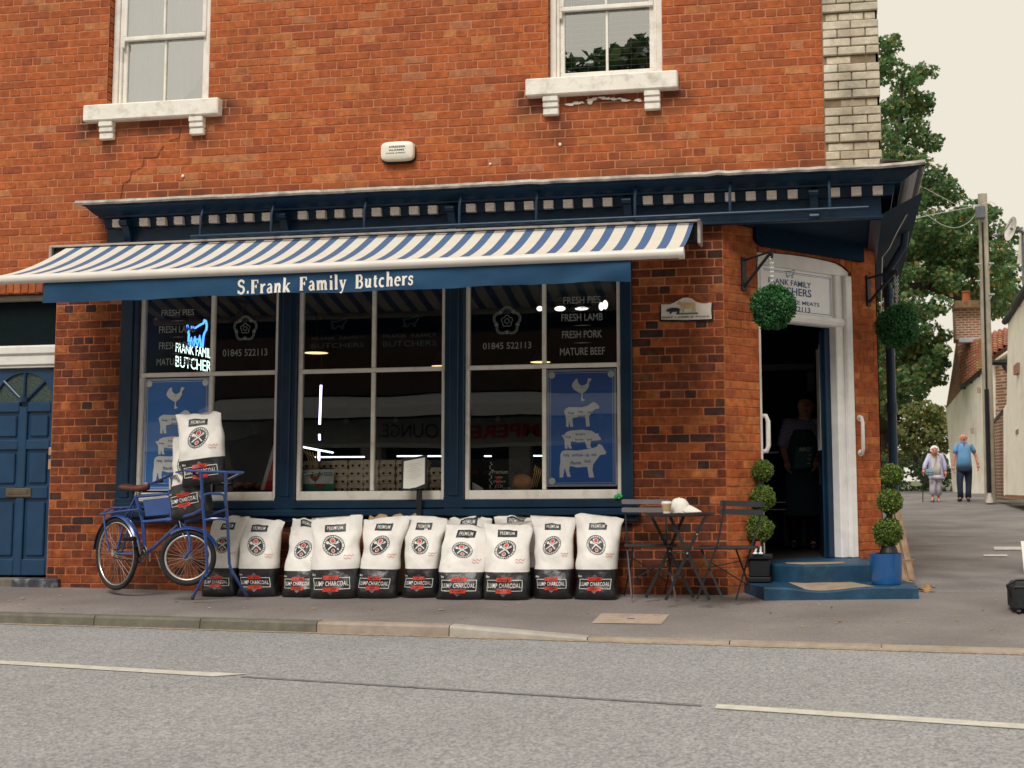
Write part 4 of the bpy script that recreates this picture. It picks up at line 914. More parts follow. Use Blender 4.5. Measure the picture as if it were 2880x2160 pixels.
# serif lettering drawn with stems, bowls and serifs
T, t_ = .135, .055
G = {
 'S': (.56, [(arc(.29, .53, .19, .15, 20, 270, 16), T*.75), (arc(.27, .2, .2, .18, 90, -160, 16), T*.75), ([(.46, .68), (.46, .52)], t_), ([(.06, .18), (.06, .02)], t_)]),
 '.': (.26, [([(.07, .07), (.2, .07)], .13)]),
 'F': (.6, [([(.17, .02), (.17, .68)], T), ([(.05, .67), (.54, .67)], t_), ([(.52, .7), (.52, .52)], t_), ([(.17, .36), (.4, .36)], t_), ([(.4, .45), (.4, .27)], t_), ([(.05, .025), (.3, .025)], .05)]),
 'B': (.66, [([(.17, .02), (.17, .68)], T), ([(.05, .675), (.35, .675)], .05), ([(.05, .025), (.36, .025)], .05), (arc(.34, .52, .16, .155, 90, -90, 12), T*.7), (arc(.35, .195, .2, .17, 90, -90, 12), T*.75), ([(.17, .365), (.36, .365)], .05)]),
 'r': (.42, [([(.14, .02), (.14, .46)], T*.9), ([(.03, .455), (.16, .455)], .05), ([(.03, .025), (.26, .025)], .05), ([(.2, .34), (.27, .43), (.34, .45), (.38, .4)], T*.7)]),
 'a': (.5, [(arc(.24, .34, .12, .12, 160, 0, 10), T*.55), ([(.36, .36), (.36, .04), (.46, .04)], T*.85), (arc(.21, .13, .12, .11, 80, 330, 12), T*.6), ([(.2, .25), (.36, .29)], t_)]),
 'n': (.58, [([(.14, .02), (.14, .46)], T*.9), ([(.03, .455), (.16, .455)], .05), ([(.03, .025), (.25, .025)], .05), ([(.17, .33), (.26, .44), (.36, .45), (.42, .36), (.42, .02)], T*.85), ([(.32, .025), (.54, .025)], .05)]),
 'k': (.58, [([(.14, .02), (.14, .74)], T*.9), ([(.03, .735), (.16, .735)], .05), ([(.03, .025), (.25, .025)], .05), ([(.17, .2), (.44, .45)], t_*1.1), ([(.25, .26), (.46, .03)], T*.9), ([(.34, .455), (.54, .455)], .05), ([(.36, .025), (.56, .025)], .05)]),
 'm': (.86, [([(.14, .02), (.14, .46)], T*.9), ([(.03, .455), (.16, .455)], .05), ([(.03, .025), (.25, .025)], .05), ([(.17, .33), (.25, .44), (.35, .45), (.41, .36), (.41, .02)], T*.85), ([(.32, .025), (.52, .025)], .05), ([(.44, .33), (.52, .44), (.62, .45), (.68, .36), (.68, .02)], T*.85), ([(.6, .025), (.8, .025)], .05)]),
 'i': (.3, [([(.15, .02), (.15, .46)], T*.9), ([(.04, .455), (.17, .455)], .05), ([(.04, .025), (.26, .025)], .05), ([(.09, .65), (.21, .65)], .12)]),
 'l': (.3, [([(.15, .02), (.15, .74)], T*.9), ([(.04, .735), (.17, .735)], .05), ([(.04, .025), (.26, .025)], .05)]),
 'y': (.54, [([(.11, .45), (.27, .06)], T*.85), ([(.44, .45), (.24, -.1), (.15, -.18), (.07, -.14)], t_*1.2), ([(.02, .455), (.23, .455)], .05), ([(.34, .455), (.52, .455)], .05)]),
 'u': (.58, [([(.14, .45), (.14, .14), (.2, .05), (.3, .05), (.4, .14)], T*.85), ([(.42, .46), (.42, .02)], T*.85), ([(.03, .455), (.16, .455)], .05), ([(.31, .455), (.43, .455)], .05), ([(.42, .025), (.54, .025)], .05)]),
 't': (.38, [([(.17, .6), (.17, .1), (.22, .04), (.33, .07)], T*.85), ([(.04, .445), (.33, .445)], .055)]),
 'c': (.48, [(arc(.25, .235, .18, .21, 50, 310, 18), T*.75), ([(.36, .37), (.36, .36)], T*.8)]),
 'h': (.58, [([(.14, .02), (.14, .74)], T*.9), ([(.03, .735), (.16, .735)], .05), ([(.03, .025), (.25, .025)], .05), ([(.17, .33), (.26, .44), (.36, .45), (.42, .36), (.42, .02)], T*.85), ([(.32, .025), (.54, .025)], .05)]),
 'e': (.48, [(arc(.25, .235, .18, .21, 0, 310, 20), T*.72), ([(.1, .255), (.43, .255)], .05)]),
 's': (.42, [(arc(.21, .35, .12, .095, 20, 270, 12), T*.62), (arc(.2, .13, .13, .115, 90, -160, 12), T*.62), ([(.34, .45), (.34, .33)], .04), ([(.05, .15), (.05, .02)], .04)]),
}
LET = pm('valance_lettering', (.80, .77, .72), .7, .04)
def serif(word, u0, v0, u1, v1):      # baseline pixels of the survey
    a = at(u0, v0, -1.53); b = at(u1, v1, -1.53); W = sum(G[c][0]*.86+.06 for c in word); k = (b.x-a.x)/W
    m = MB(); x = 0; cnt = 0; H = .118
    for c in word:
        adv, st = G[c]
        for pts, wd in st:
            cnt += 1; yo = -.0035-.00012*(cnt % 9)
            ribbon(m, [((x+p[0]*.86)*k, p[1]*H/.7) for p in pts], wd*k*1.3, lambda A, B: (a.x+A, vy(a.x+A, a.z+(b.z-a.z)*A/(b.x-a.x)+B)+yo, a.z+(b.z-a.z)*A/(b.x-a.x)+B))
        x += adv*.86+.06
    m.build('valance_lettering', LET, va)
serif('S.Frank', 665, 826, 818, 821); serif('Family', 839, 817, 975, 812); serif('Butchers', 996, 811, 1166, 801)
# ------------------------------------------------------------------ inside the shop
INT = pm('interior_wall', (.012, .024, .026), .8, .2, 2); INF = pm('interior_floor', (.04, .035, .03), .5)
m = MB(); X1i = 3.35
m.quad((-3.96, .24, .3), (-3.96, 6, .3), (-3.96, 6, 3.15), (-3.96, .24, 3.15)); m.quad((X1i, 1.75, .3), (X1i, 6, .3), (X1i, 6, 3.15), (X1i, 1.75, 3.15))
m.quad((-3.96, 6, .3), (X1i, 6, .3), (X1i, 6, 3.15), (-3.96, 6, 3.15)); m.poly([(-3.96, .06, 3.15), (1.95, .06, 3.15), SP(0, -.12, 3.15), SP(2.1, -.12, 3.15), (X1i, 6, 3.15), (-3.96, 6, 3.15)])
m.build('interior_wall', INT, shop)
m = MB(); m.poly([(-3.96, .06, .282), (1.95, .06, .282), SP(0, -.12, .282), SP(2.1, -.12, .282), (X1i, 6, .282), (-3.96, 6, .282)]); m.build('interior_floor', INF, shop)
m = MB(); m.box(-3.93, 1.14, .065, .75, .80, .975); m.build('window_deck', pm('deck', (.12, .10, .08), .6), shop)
WHL = emit('led_white', (.85, .95, 1), 1.6); PUR = emit('led_purple', (.72, .6, 1), 3.2); WARM = emit('lamp_warm', (1, .62, .25), 1.1)
ct = thing('display_counter', 'long dark meat counter with thin white light strips deep inside the shop', 'counter', (-1, 3.2, .3))
m = MB(); m.bbox(-3.0, 1.2, 3.0, 3.9, .3, 1.15, .01); m.bbox(-3.0, 1.2, 3.3, 3.9, 1.15, 1.34, .01); m.build('cabinet', pm('counter_dark', (.03, .03, .03), .4), ct)
m = MB()
for a, b in (((887, 1286), (1028, 1285)), ((1119, 1283), (1249, 1283)), ((1364, 1283), (1384, 1283)), ((1502, 1282), (1530, 1282))):
    p, q = at(*a, 3), at(*b, 3); m.tube([(p.x, 2.97, p.z), (q.x, 2.97, q.z)], .0095, 6)
p, q = at(850, 1257, 2.2), at(936, 1273, 3); m.tube([p, q], .011, 6)
m.build('light_strip', WHL, ct)
m = MB()
for i in range(26): x = -2.9+i*.16; m.sphere((x, 3.2+rnd.uniform(-.1, .1), 1.17), rnd.uniform(.04, .07), 8, 6, sc3=(1.2, 1, .6), jit=.1)
m.build('meat', pm('meat', (.16, .04, .03), .5, .4, 20), ct, kind='stuff')
tb = thing('tube_lamp', 'upright violet white tube lamp hanging behind the middle shop window', 'lamp', at(902, 1083, 1.4))
m = MB()
for a, b in (((903, 1083), (899, 1194)), ((898, 1221), (899, 1238)), ((897, 1268), (897, 1296))): m.tube([at(*a, 1.4), at(*b, 1.4)], .0125, 8)
m.build('tube', PUR, tb)
m = MB(); p = at(903, 1083, 1.4); m.tube([p, (p.x, p.y, 3.14)], .003, 5); m.build('cord', BLACK, tb)
for i, (u, v, r_, lb) in enumerate(((889, 992, .125, 'warm pendant lamp above the egg boxes, nearest the left glazing bar'), (1236, 1029, .085, 'small warm pendant lamp at the right edge of the middle window'), (1520, 1018, .11, 'warm pendant lamp behind the phone number in the right window'))):
    p = at(u, v, 1.2+.4*i); t = thing('pendant_lamp', lb, 'lamp', p, 'pendant lamps inside the shop')
    m = MB(); m.lathe(p, [(r_+.01, -.001), (r_*.6, .06), (.03, .13), (.015, .14)], 20, cap=False); m.tube([(p.x, p.y, p.z+.14), (p.x, p.y, 3.14)], .004, 5); m.build('lamp_shade', BLACK, t)
    m = MB(); m.lathe(p, [(r_, -.004), (r_*.97, -.001)], 20); m.build('diffuser', WARM, t)
t = thing('lamp_reflection', 'glowing white blobs standing in for ceiling lamp reflections behind the word pies', 'lamp reflection', at(1600, 868, 2))
for u, v, a, b in ((1518, 868, .035, .028), (1575, 868, .062, .028), (1636, 868, .075, .018), (1691, 862, .028, .045), (1702, 857, .03, .05)):
    p = at(u, v, 2); m = MB(); m.sphere(p, 1, 12, 8, sc3=(a, .03, b)); m.build('reflection_blob', emit('reflection_white', (1, .96, .88), 1.1), t)  # glowing blobs added in place of lamp reflections in the glass
m = MB(); p = at(1518, 868, 2); q = at(1702, 857, 2); m.box(p.x, q.x, 2.03, 2.08, q.z+.07, q.z+.1); m.build('blob_rail', BLACK, t)
# neon sign hanging behind the left window
def nfn(a, b, l0, l1, r0, r1):
    u = 494+(603-494)*a; v = (l0+(l1-l0)*b)*(1-a)+(r0+(r1-r0)*b)*a; return at(u, v, .35+.5*a)
ne = thing('neon_sign', 'lit neon sign with blue cow above white lettering in the left window', 'neon sign', at(550, 1040, .6))
def off(p, k): return (p.x, p.y+k, p.z)
for w_, q in (('FRANK FAMILY', (989, 964, 1010, 982)), ('BUTCHERS', (1031, 1000, 1048, 1017))):
    m = MB(); words(m, w_, 0, 1, 0, 1, lambda a, b: off(nfn(a, b, *q), 0), .0); m.build('neon_lettering', emit('neon_white', (.75, 1, .93), 1.5), ne)
m = MB(); pts = [nfn(.3+.52*(a+.5), (b+.33)/.7, 972, 903, 985, 897) for a, b in COW]
m.tube(pts, .011, 6); m.tube([nfn(.42, .05, 972, 903, 985, 897), nfn(.5, .4, 972, 903, 985, 897), nfn(.56, .05, 972, 903, 985, 897), nfn(.62, .45, 972, 903, 985, 897), nfn(.66, .05, 972, 903, 985, 897)], .009, 6)
m.build('neon_cow', emit('neon_blue', (.05, .22, 1), 2.2), ne)
# egg boxes
EGG = pm('egg_carton', (.72, .60, .46), .85, .15, 18, .3, 70)
EGD = pm('egg_hole', (.03, .022, .016), .9)
def eggmesh():
    m = MB(); W, D, H = .158, .10, .0365
    for s, z0 in ((-1, 0), (1, .0375)):
        a, b = (1., .86) if s > 0 else (.86, 1.)
        v = [(sx*W/2*k, sy*D/2*k, z) for z, k in ((z0, a), (z0+H, b)) for sx, sy in ((-1, -1), (1, -1), (1, 1), (-1, 1))]
        m.add(v, [(0, 1, 5, 4), (1, 2, 6, 5), (2, 3, 7, 6), (3, 0, 4, 7), (4, 5, 6, 7), (3, 2, 1, 0)])
    m.box(-W/2-.004, W/2+.004, -D/2-.006, D/2, .034, .040)
    return m
e0 = eggmesh().build('carton', EGG); md_e = e0.data; bpy.data.objects.remove(e0)
m = MB()
for x in (-.035, .032): m.bbox(x-.011, x+.011, -.056, -.048, .012, .032, .002)
e1 = m.build('egg_notch', EGD); md_n = e1.data; bpy.data.objects.remove(e1)
cols = [(859, 1), (912, 1), (960, 4), (1005, 4), (1048, 4), (1094, 4), (1141, 4), (1186, 4), (1236, 3), ]
ordn = ['first', 'second', 'third', 'fourth', 'fifth', 'sixth', 'seventh', 'eighth', 'ninth']; lev = ['on the window deck', 'second from the bottom', 'third from the bottom', 'on top of its stack']
k = 0
for ci, (u, n) in enumerate(cols):
    for i in range(n):
        lvl = i if n > 1 else 3
        x = at(u, 1340, .28).x+rnd.uniform(-.006, .006); z = .976+lvl*.0765
        if n == 1: z = .976+3*.0765
        root = bpy.data.objects.new('egg_box', None); C.objects.link(root); root.location = (x, .28+(.14 if n == 1 else 0), z); root.rotation_euler.z = rnd.uniform(-.06, .06); root.empty_display_size = .05
        tag(root, f'grey cardboard egg box, {ordn[ci]} column from the left, {lev[lvl]}' if n > 1 else f'grey cardboard egg box behind the egg sign, {ordn[ci]} from the left', 'egg box', 'egg boxes stacked in the middle window')
        a = bpy.data.objects.new('carton', md_e); link(a, root); b = bpy.data.objects.new('notch', md_n); link(b, root)
m = MB(); p = at(880, 1310, .4); m.box(-2.1, -1.86, .36, .5, .976, 1.2); tag(m.build('crate', WOOD), 'small wooden crate behind the farm eggs sign', 'crate')
es = thing('egg_sign', 'white and green card sign with a hen in front of the egg boxes', 'sign', at(895, 1378, .15))
x0, z1 = at(853, 1321, .15).x, at(853, 1321, .15).z; x1, z0 = at(938, 1378, .15).x, .976; zm = z0+(z1-z0)*.36
m = MB(); m.box(x0, x1, .15, .155, z0, z1); m.build('board', pm('sign_card', (.62, .64, .60), .6), es)
m = MB(); m.box(x0, x1, .147, .149, z0, zm); m.build('green_band', pm('sign_band', (.03, .2, .13), .6), es)
m = MB(); words(m, 'FARM FRESH EGGS', x0+.012, x1-.012, z1-.062, z1-.025, lambda a, b: (a, .146, b), .03); m.build('lettering', pm('teal_print', (.02, .22, .22), .6), es)
m = MB(); hx = (x0+x1)/2; m.poly([(hx-.03+a*.11, .145, zm+.03+b*.09) for a, b in CHICK]); m.poly([(hx+.02+.07*math.cos(q/10*2*PI), .1445, zm-.02+.022*math.sin(q/10*2*PI)) for q in range(10)]); m.build('hen_print', pm('hen_brown', (.22, .06, .02), .6, .5, 30), es)
def stalks(u0, v0, n, du, lab, y, s=1):
    t = thing('dried_wheat', lab, 'dried wheat', at(u0, v0, y)); WH = pm('wheat', (.85, .58, .24), .7, .2, 20)
    for i in range(n):
        p = at(u0+i*5, v0, y); q = at(u0+du+i*9*s, v0-62+i*4, y+.02); mmid = (p+q)/2+Vector((.012*s, 0, .01)); m = MB(); m.tube([p, mmid, q], [.002, .004, .005], 5); m.tube([p.lerp(q, .75), q], [.007, .003], 5); m.build('stalk', WH, t)
stalks(874, 1322, 5, -22, 'cream wheat stalks sticking up behind the egg sign', .13)
stalks(1494, 1370, 4, 12, 'orange wheat stalks beside the round loaf in the right window', .16, .6)
# chalk board and loaf in the right window
cb = thing('chalk_board', 'black chalk board advertising premium lump charcoal in the right window', 'chalk board', at(1405, 1370, .22))
def Q6(x, y, yy): return at(1300+x*.2712, 1080+y*.2712, yy)
a, b = Q6(285, 790, .22), Q6(505, 1092, .22); m = MB(); m.bbox(a.x, b.x, .22, .24, .98, a.z, .003); m.build('board', pm('chalk_black', (.012, .014, .014), .7), cb)
CHK = pm('chalk', (.72, .70, .66), .8); m = MB()
for s, x0_, y0_, x1_, y1_ in (('Premium', 312, 888, 474, 932), ('Lump', 345, 955, 420, 982), ('charcoal', 320, 995, 450, 1022), ('£11.99', 338, 1045, 420, 1078), ('per bag', 426, 1066, 497, 1090)):
    p, q = Q6(x0_, y1_, .217), Q6(x1_, y0_, .217); words(m, s, p.x, q.x, p.z, q.z, lambda A, B: (A, .217, B), .0)
for i in range(14):
    p = Q6(296+12*math.sin(i*1.9), 815+i*20, .217); m.poly([(p.x+.007*math.cos(q), .217, p.z+.009*math.sin(q)) for q in (0, 1.2, 2.5, 3.8, 5)])
m.build('chalk_lettering', CHK, cb)
m = MB(); p, q = Q6(350, 1050, .2165), Q6(402, 952, .2165); m.quad((p.x, .2185, p.z), (q.x, .2185, p.z), (q.x-.004, .2185, q.z), (p.x+.004, .2185, q.z)); m.build('red_chalk', pm('chalk_red', (.5, .04, .03), .8), cb)
m = MB(); p = Q6(615, 1030, .35); m.sphere((p.x, .35, 1.05), .115, 18, 10, sc3=(1, .8, .72), jit=.01); tag(m.build('round_loaf', pm('loaf', (.55, .22, .05), .7, .3, 9), smooth='all'), 'round golden brown loaf on the deck of the right window', 'loaf')
m = MB(); p = Q6(105, 1090, .15); m.poly([(p.x, .15, .976), (p.x+.10, .15, .976), (p.x+.105, .15, 1.0), (p.x, .15, 1.06)]); m.poly([(p.x, .155, .976), (p.x+.10, .155, .976), (p.x+.105, .155, 1.0), (p.x, .155, 1.06)]); tag(m.build('paper_sheet', POSW), 'sheet of white paper leaning in the corner of the right window', 'paper')
t = thing('flag_reflection', 'red and white shape standing in for a flag reflected in the left window', 'flag reflection', at(765, 1370, .3))  # added behind the glass in place of a flag's reflection
a, b, c_, d = at(782, 1205, .3), at(782, 1330, .3), at(752, 1378, .3), at(732, 1378, .3)
for nm, pts, mt in (('white_half', (a, at(776, 1300, .3), c_, d), 'cloth_white'), ('red_half', (at(780, 1250, .29), b, at(764, 1378, .29), at(744, 1378, .29)), 'cloth_red')):
    m = MB(); m.prism([(p.x, p.z) for p in pts], lambda A, B, D_: (A, D_, B), .28 if nm[0] == 'r' else .3, .285 if nm[0] == 'r' else .305); m.build(nm, pm(mt, (.6, .58, .55) if nm[0] == 'w' else (.5, .03, .03), .8), t)
t = thing('bread_tray', 'dark tray of brown loaves low in the left window', 'tray', (-2.75, .45, .98)); m = MB(); m.bbox(-3.0, -2.38, .3, .6, .977, 1.0, .004); m.build('tray', BLACK, t)
for i in range(5):
    m = MB(); m.sphere((-2.93+i*.12, .42, 1.04), .055, 10, 7, sc3=(1, 1.2, .7), jit=.05); m.build('loaf', pm('loaf_dark', (.22, .09, .03), .7, .3, 12), t)
# things seen through the open door
m = MB(); p = at(2220, 1275, 3.0); q = at(2440, 1275, 3.0)
t = thing('serving_counter', 'dark serving counter with steel trim seen through the open door', 'counter', (3.0, 3.4, .3))
m = MB(); m.bbox(2.35, 3.33, 3.2, 3.8, .3, .95, .01); m.build('cabinet', pm('counter_dark2', (.012, .015, .016), .4), t)
m = MB(); 
for u0, u1, v in ((2155, 2225, 1413), (2150, 2222, 1433)): a, b = at(u0, v, 3.15), at(u1+40, v, 3.15); m.box(a.x, b.x, 3.14, 3.19, a.z-.006, a.z+.006)
a, b = at(2140, 1273, 3.6), at(2190, 1273, 3.6); m.box(a.x, b.x, 3.55, 3.6, a.z-.01, a.z+.01)
m.build('steel_trim', pm('steel', (.42, .45, .44), .35, metal=.6), t)
m = MB()
for i in range(14): m.sphere((2.42+rnd.random()*.6, 3.3+rnd.random()*.2, .99+rnd.random()*.08), rnd.uniform(.03, .06), 8, 6, jit=.15)
m.build('meat', pm('meat2', (.22, .04, .03), .5, .5, 20), t, kind='stuff')
a, b = at(2135, 1030, 4.5), at(2292, 1110, 4.5)
m = MB(); m.box(a.x, b.x, 4.5, 4.56, at(2135, 1042, 4.5).z, at(2135, 1026, 4.5).z); m.box(b.x-.09, b.x, 4.5, 4.56, at(2290, 1100, 4.5).z, at(2290, 1044, 4.5).z)
m.build('inner_doorway', pm('dim_white', (.16, .19, .18), .6), shop)
# ------------------------------------------------------------------ things fixed to the wall
al = thing('alarm_box', 'white intruder alarm box with rounded front on the brick wall', 'alarm box', (-1.132, 0, 4.24))
def rr(w, h, k=4, n=40): return [(w*math.copysign(abs(math.cos(2*PI*i/n))**(2/k), math.cos(2*PI*i/n)), h*math.copysign(abs(math.sin(2*PI*i/n))**(2/k), math.sin(2*PI*i/n))) for i in range(n)]
m = MB(); o = rr(.168, .096, 4.5); n = len(o); cxx, czz = -1.132, 4.252
L_ = [(1.0, -.005), (1.0, -.055), (.96, -.075), (.85, -.085), (.4, -.09)]
v = [(cxx+a*s, y, czz+b*s) for s, y in L_ for a, b in o]; m.add(v, [(j*n+i, j*n+(i+1) % n, (j+1)*n+(i+1) % n, (j+1)*n+i) for j in range(len(L_)-1) for i in range(n)]+[tuple((len(L_)-1)*n+i for i in range(n))]); m.build('cover', pm('alarm_white', (.80, .76, .66), .4, .03), al, smooth=True)
m = MB(); v = [(cxx+a*1.02, y, czz-.012+b*1.06) for y in (0, -.03) for a, b in o]; m.add(v, [(i, (i+1) % n, n+(i+1) % n, n+i) for i in range(n)]+[tuple(n+i for i in range(n))]); m.build('base', BLACK, al)
m = MB()
for s, hw, zc, hh in (('DRESSER', .082, .038, .018), ('ALARMS', .078, .006, .017), ('01845 574037', .098, -.024, .012)):
    words(m, s, cxx-hw, cxx+hw, czz+zc-hh/2, czz+zc+hh/2, lambda a, b: (a+(b-czz)*.25, -.0925, b), .02)
m.build('lettering', pm('alarm_ink', (.09, .08, .12), .5), al)
pq = thing('wall_plaque', 'white shaped plaque with a black pig and cream bull on the brick pier', 'plaque', at(1930, 870, 0))
a, b = at(1860, 898, -.02), at(2002, 898, -.02)
def PQ(x, y): return at(1830+x*.0904, 820+y*.0904, -.02)
otl = [(330, 870), (330, 400), (600, 400), (760, 330), (900, 250), (1000, 200), (1150, 185), (1290, 220), (1400, 310), (1560, 365), (1700, 370), (1890, 340), (1880, 600), (1900, 850), (1100, 880)]
z0_ = PQ(330, 870).z; pts = [(PQ(x, y).x, PQ(x, y).z) for x, y in otl]
m = MB(); m.prism(pts, lambda A, B, D_: (A, D_, B), -.022, -.008); m.build('plate', pm('plaque_white', (.66, .60, .52), .5, .08, 20), pq)
m = MB(); cc = (sum(p[0] for p in pts)/len(pts), sum(p[1] for p in pts)/len(pts)); m.prism([(cc[0]+(p[0]-cc[0])*1.06, cc[1]-.008+(p[1]-cc[1])*1.08) for p in pts], lambda A, B, D_: (A, D_, B), -.012, -.001); m.build('back_plate', BLACK, pq)
def dec(name, sh, x, y, w, h, mat, flip=1, y_=-.026):
    m = MB(); c = PQ(x, y); m.prism([(c.x+flip*a*w, c.z+b*h) for a, b in sh], lambda A, B, D_: (A, D_, B), y_, -.021); m.build(name, mat, pq)
dec('bull_relief', BULL, 1120, 510, .165, .10, pm('plaque_cream', (.52, .38, .20), .5, .15, 30), -1)
dec('pig_relief', PIG, 700, 610, .13, .062, pm('plaque_black', (.02, .03, .04), .4), -1, -.029)
m = MB(); p, q = PQ(800, 720), PQ(1480, 650); m.bbox(p.x, q.x, -.027, -.021, p.z, q.z, .002); m.build('grass_relief', pm('plaque_green', (.08, .2, .12), .5), pq)
m = MB(); p, q = PQ(370, 835), PQ(1860, 745); words(m, 'BEEF LAMB & PORK', p.x, q.x, p.z, q.z, lambda A, B: (A, -.0285, B), .02); m.build('lettering', pm('plaque_text', (.10, .09, .08), .5), pq)

# ------------------------------------------------------------------ foliage
def leafmat(name, cols, tr=.3):
    m = bpy.data.materials.new(name); m.use_nodes = True; t = m.node_tree; N = t.nodes; L = t.links
    b = N['Principled BSDF']; b.inputs['Roughness'].default_value = .5; b.inputs['Specular IOR Level'].default_value = .35
    g = N.new('ShaderNodeNewGeometry'); cr = N.new('ShaderNodeValToRGB'); e = cr.color_ramp.elements
    while len(e) < len(cols): e.new(.5)
    for i, (p, c) in enumerate(cols): e[i].position = p; e[i].color = (*c, 1)
    L.new(g.outputs['Random Per Island'], cr.inputs[0]); L.new(cr.outputs[0], b.inputs['Base Color'])
    tl = N.new('ShaderNodeBsdfTranslucent'); L.new(cr.outputs[0], tl.inputs[0]); mi = N.new('ShaderNodeMixShader'); mi.inputs[0].default_value = tr
    L.new(b.outputs[0], mi.inputs[1]); L.new(tl.outputs[0], mi.inputs[2]); L.new(mi.outputs[0], N['Material Output'].inputs[0]); return m
def leaves(name, P, Nrm, size, mat, parent, rng, aspect=.7, spread=1., kind=None):
    """one small folded leaf per point"""
    n = len(P); o0 = org(parent); P = P-np.array(o0)
    d = rng.normal(size=(n, 3)); d = d*spread+Nrm; d /= np.linalg.norm(d, axis=1)[:, None]
    a = np.cross(d, rng.normal(size=(n, 3))); a /= np.linalg.norm(a, axis=1)[:, None]; b = np.cross(d, a)
    s = size*rng.uniform(.6, 1.3, size=(n, 1))
    V = np.stack([P-a*s*.5, P+b*s*.5*aspect+d*s*.08, P+a*s*.5, P-b*s*.5*aspect+d*s*.08], 1).reshape(-1, 3)
    me = bpy.data.meshes.new(name); me.vertices.add(4*n); me.vertices.foreach_set('co', V.ravel()); me.loops.add(4*n); me.loops.foreach_set('vertex_index', np.arange(4*n, dtype=np.int32))
    me.polygons.add(n); me.polygons.foreach_set('loop_start', np.arange(0, 4*n, 4, dtype=np.int32)); me.polygons.foreach_set('loop_total', np.full(n, 4, dtype=np.int32)); me.update(); me.materials.append(mat)
    o = bpy.data.objects.new(name, me); link(o, parent)
    if kind: o['kind'] = kind
    return o
rng = np.random.default_rng(4)
BOX1 = leafmat('box_dark', [(0, (.016, .085, .024)), (.5, (.033, .155, .045)), (.8, (.075, .25, .08)), (1, (.024, .10, .03))], .2)
BOX2 = leafmat('box_light', [(0, (.07, .13, .02)), (.5, (.15, .23, .04)), (.8, (.26, .34, .07)), (1, (.06, .10, .02))], .25)
def ball(name, c, r, mat, parent, n=5200, sz=.027, coremat=None):
    u = rng.normal(size=(n, 3)); u /= np.linalg.norm(u, axis=1)[:, None]; lob = np.array([noise.noise(Vector((q[0]*2.3+c[0]*7, q[1]*2.3, q[2]*2.3+c[2]*5))) for q in u])[:, None]; rr_ = r*(1-.16*rng.random((n, 1))**1.5+.03*rng.normal(size=(n, 1))+.17*lob)
    P = np.array(c)+u*rr_
    o = leaves(name, P, u*.6, sz, mat, parent, rng, .65, .8)
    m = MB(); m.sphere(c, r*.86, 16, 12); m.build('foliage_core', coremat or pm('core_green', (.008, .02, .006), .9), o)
    return o
CHN = pm('chain_light', (.6, .6, .6), .4, metal=.3)
for wall_s, mu_, mv0, mv1, eu, ev, bu, bv, R_, lb, cm in ((.20, 2091, 733, 808, 2172, 727, 2172, 867, .203, 'left of the two hanging green balls, in front of the white door sign', 'white'), (2.05, 2441, 783, 852, 2528, 780, 2524, 921, .215, 'right of the two hanging green balls, on the blue downpipe side', 'brown')):
    s, z1 = splay_at(mu_, mv0, .01); _, z0 = splay_at(mu_, mv1, .01); p0 = Vector(SP(s, .01, z1)); pb = Vector(SP(s, .01, z0))
    tip = p0+Vector((SY, -SX, 0))*.36+Vector((0, 0, .04)); 
    t = thing('wall_bracket', f'black iron wall bracket holding the {"left" if s < 1 else "right"} hanging green ball', 'bracket', p0, 'brackets for the hanging balls')
    m = MB(); m.bbox(-.03, .03, -.012, .012, -.03, (z1-z0)+.03, .004, fn=lambda a, b, c: tuple(Vector(SP(s+a, .012+b, z0+c)))); m.build('mounting_plate', DARKM, t)
    m = MB(); m.tube([p0, tip], .011, 8); m.build('arm', DARKM, t); m = MB(); m.tube([pb, tip], .014, 8); mid = (p0+pb)/2; m.tube([p0.lerp(tip, .5), pb.lerp(tip, .45)], .007, 6); m.build('brace', DARKM, t)
    m = MB(); m.ring(tip-Vector((0, 0, .03)), (1, .3, 0), .03, .009, 16, 6); m.build('hook', DARKM, t)
    cz_ = p0.z - (tip.z-p0.z)
    k = (tip-Vector(CAM)).dot(Vector(R3@np.array([0, 0, 1.]))); c = dep(bu, bv, k); c.x = c.x; c = Vector((tip.x, tip.y, c.z))
    t = thing('topiary_ball', lb, 'topiary ball', c, 'hanging topiary balls')
    ball('leaves', tuple(c), R_, BOX1, t, 6500, .026)
    for dx in (-.012, .012):
        m = MB(); zz = tip.z-.05; i = 0
        while zz > c.z+R_*.9: m.ring((tip.x+dx*(zz-c.z)/(tip.z-c.z), tip.y, zz-.012), (1, 0, 0) if i % 2 else (0, 1, 0), .010, .0035, 8, 5); zz -= .02; i += 1
        m.build('chain', CHN, t)
def topiary(u, vs, rs, y, base, pot, lb):
    t = thing('topiary_tree', lb, 'topiary tree', base, 'three ball topiary trees by the entrance')
    top = None
    for v, r, uu in zip(vs, rs, u):
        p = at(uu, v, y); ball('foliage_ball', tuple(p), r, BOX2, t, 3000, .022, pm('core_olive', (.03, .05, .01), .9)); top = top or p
    return t
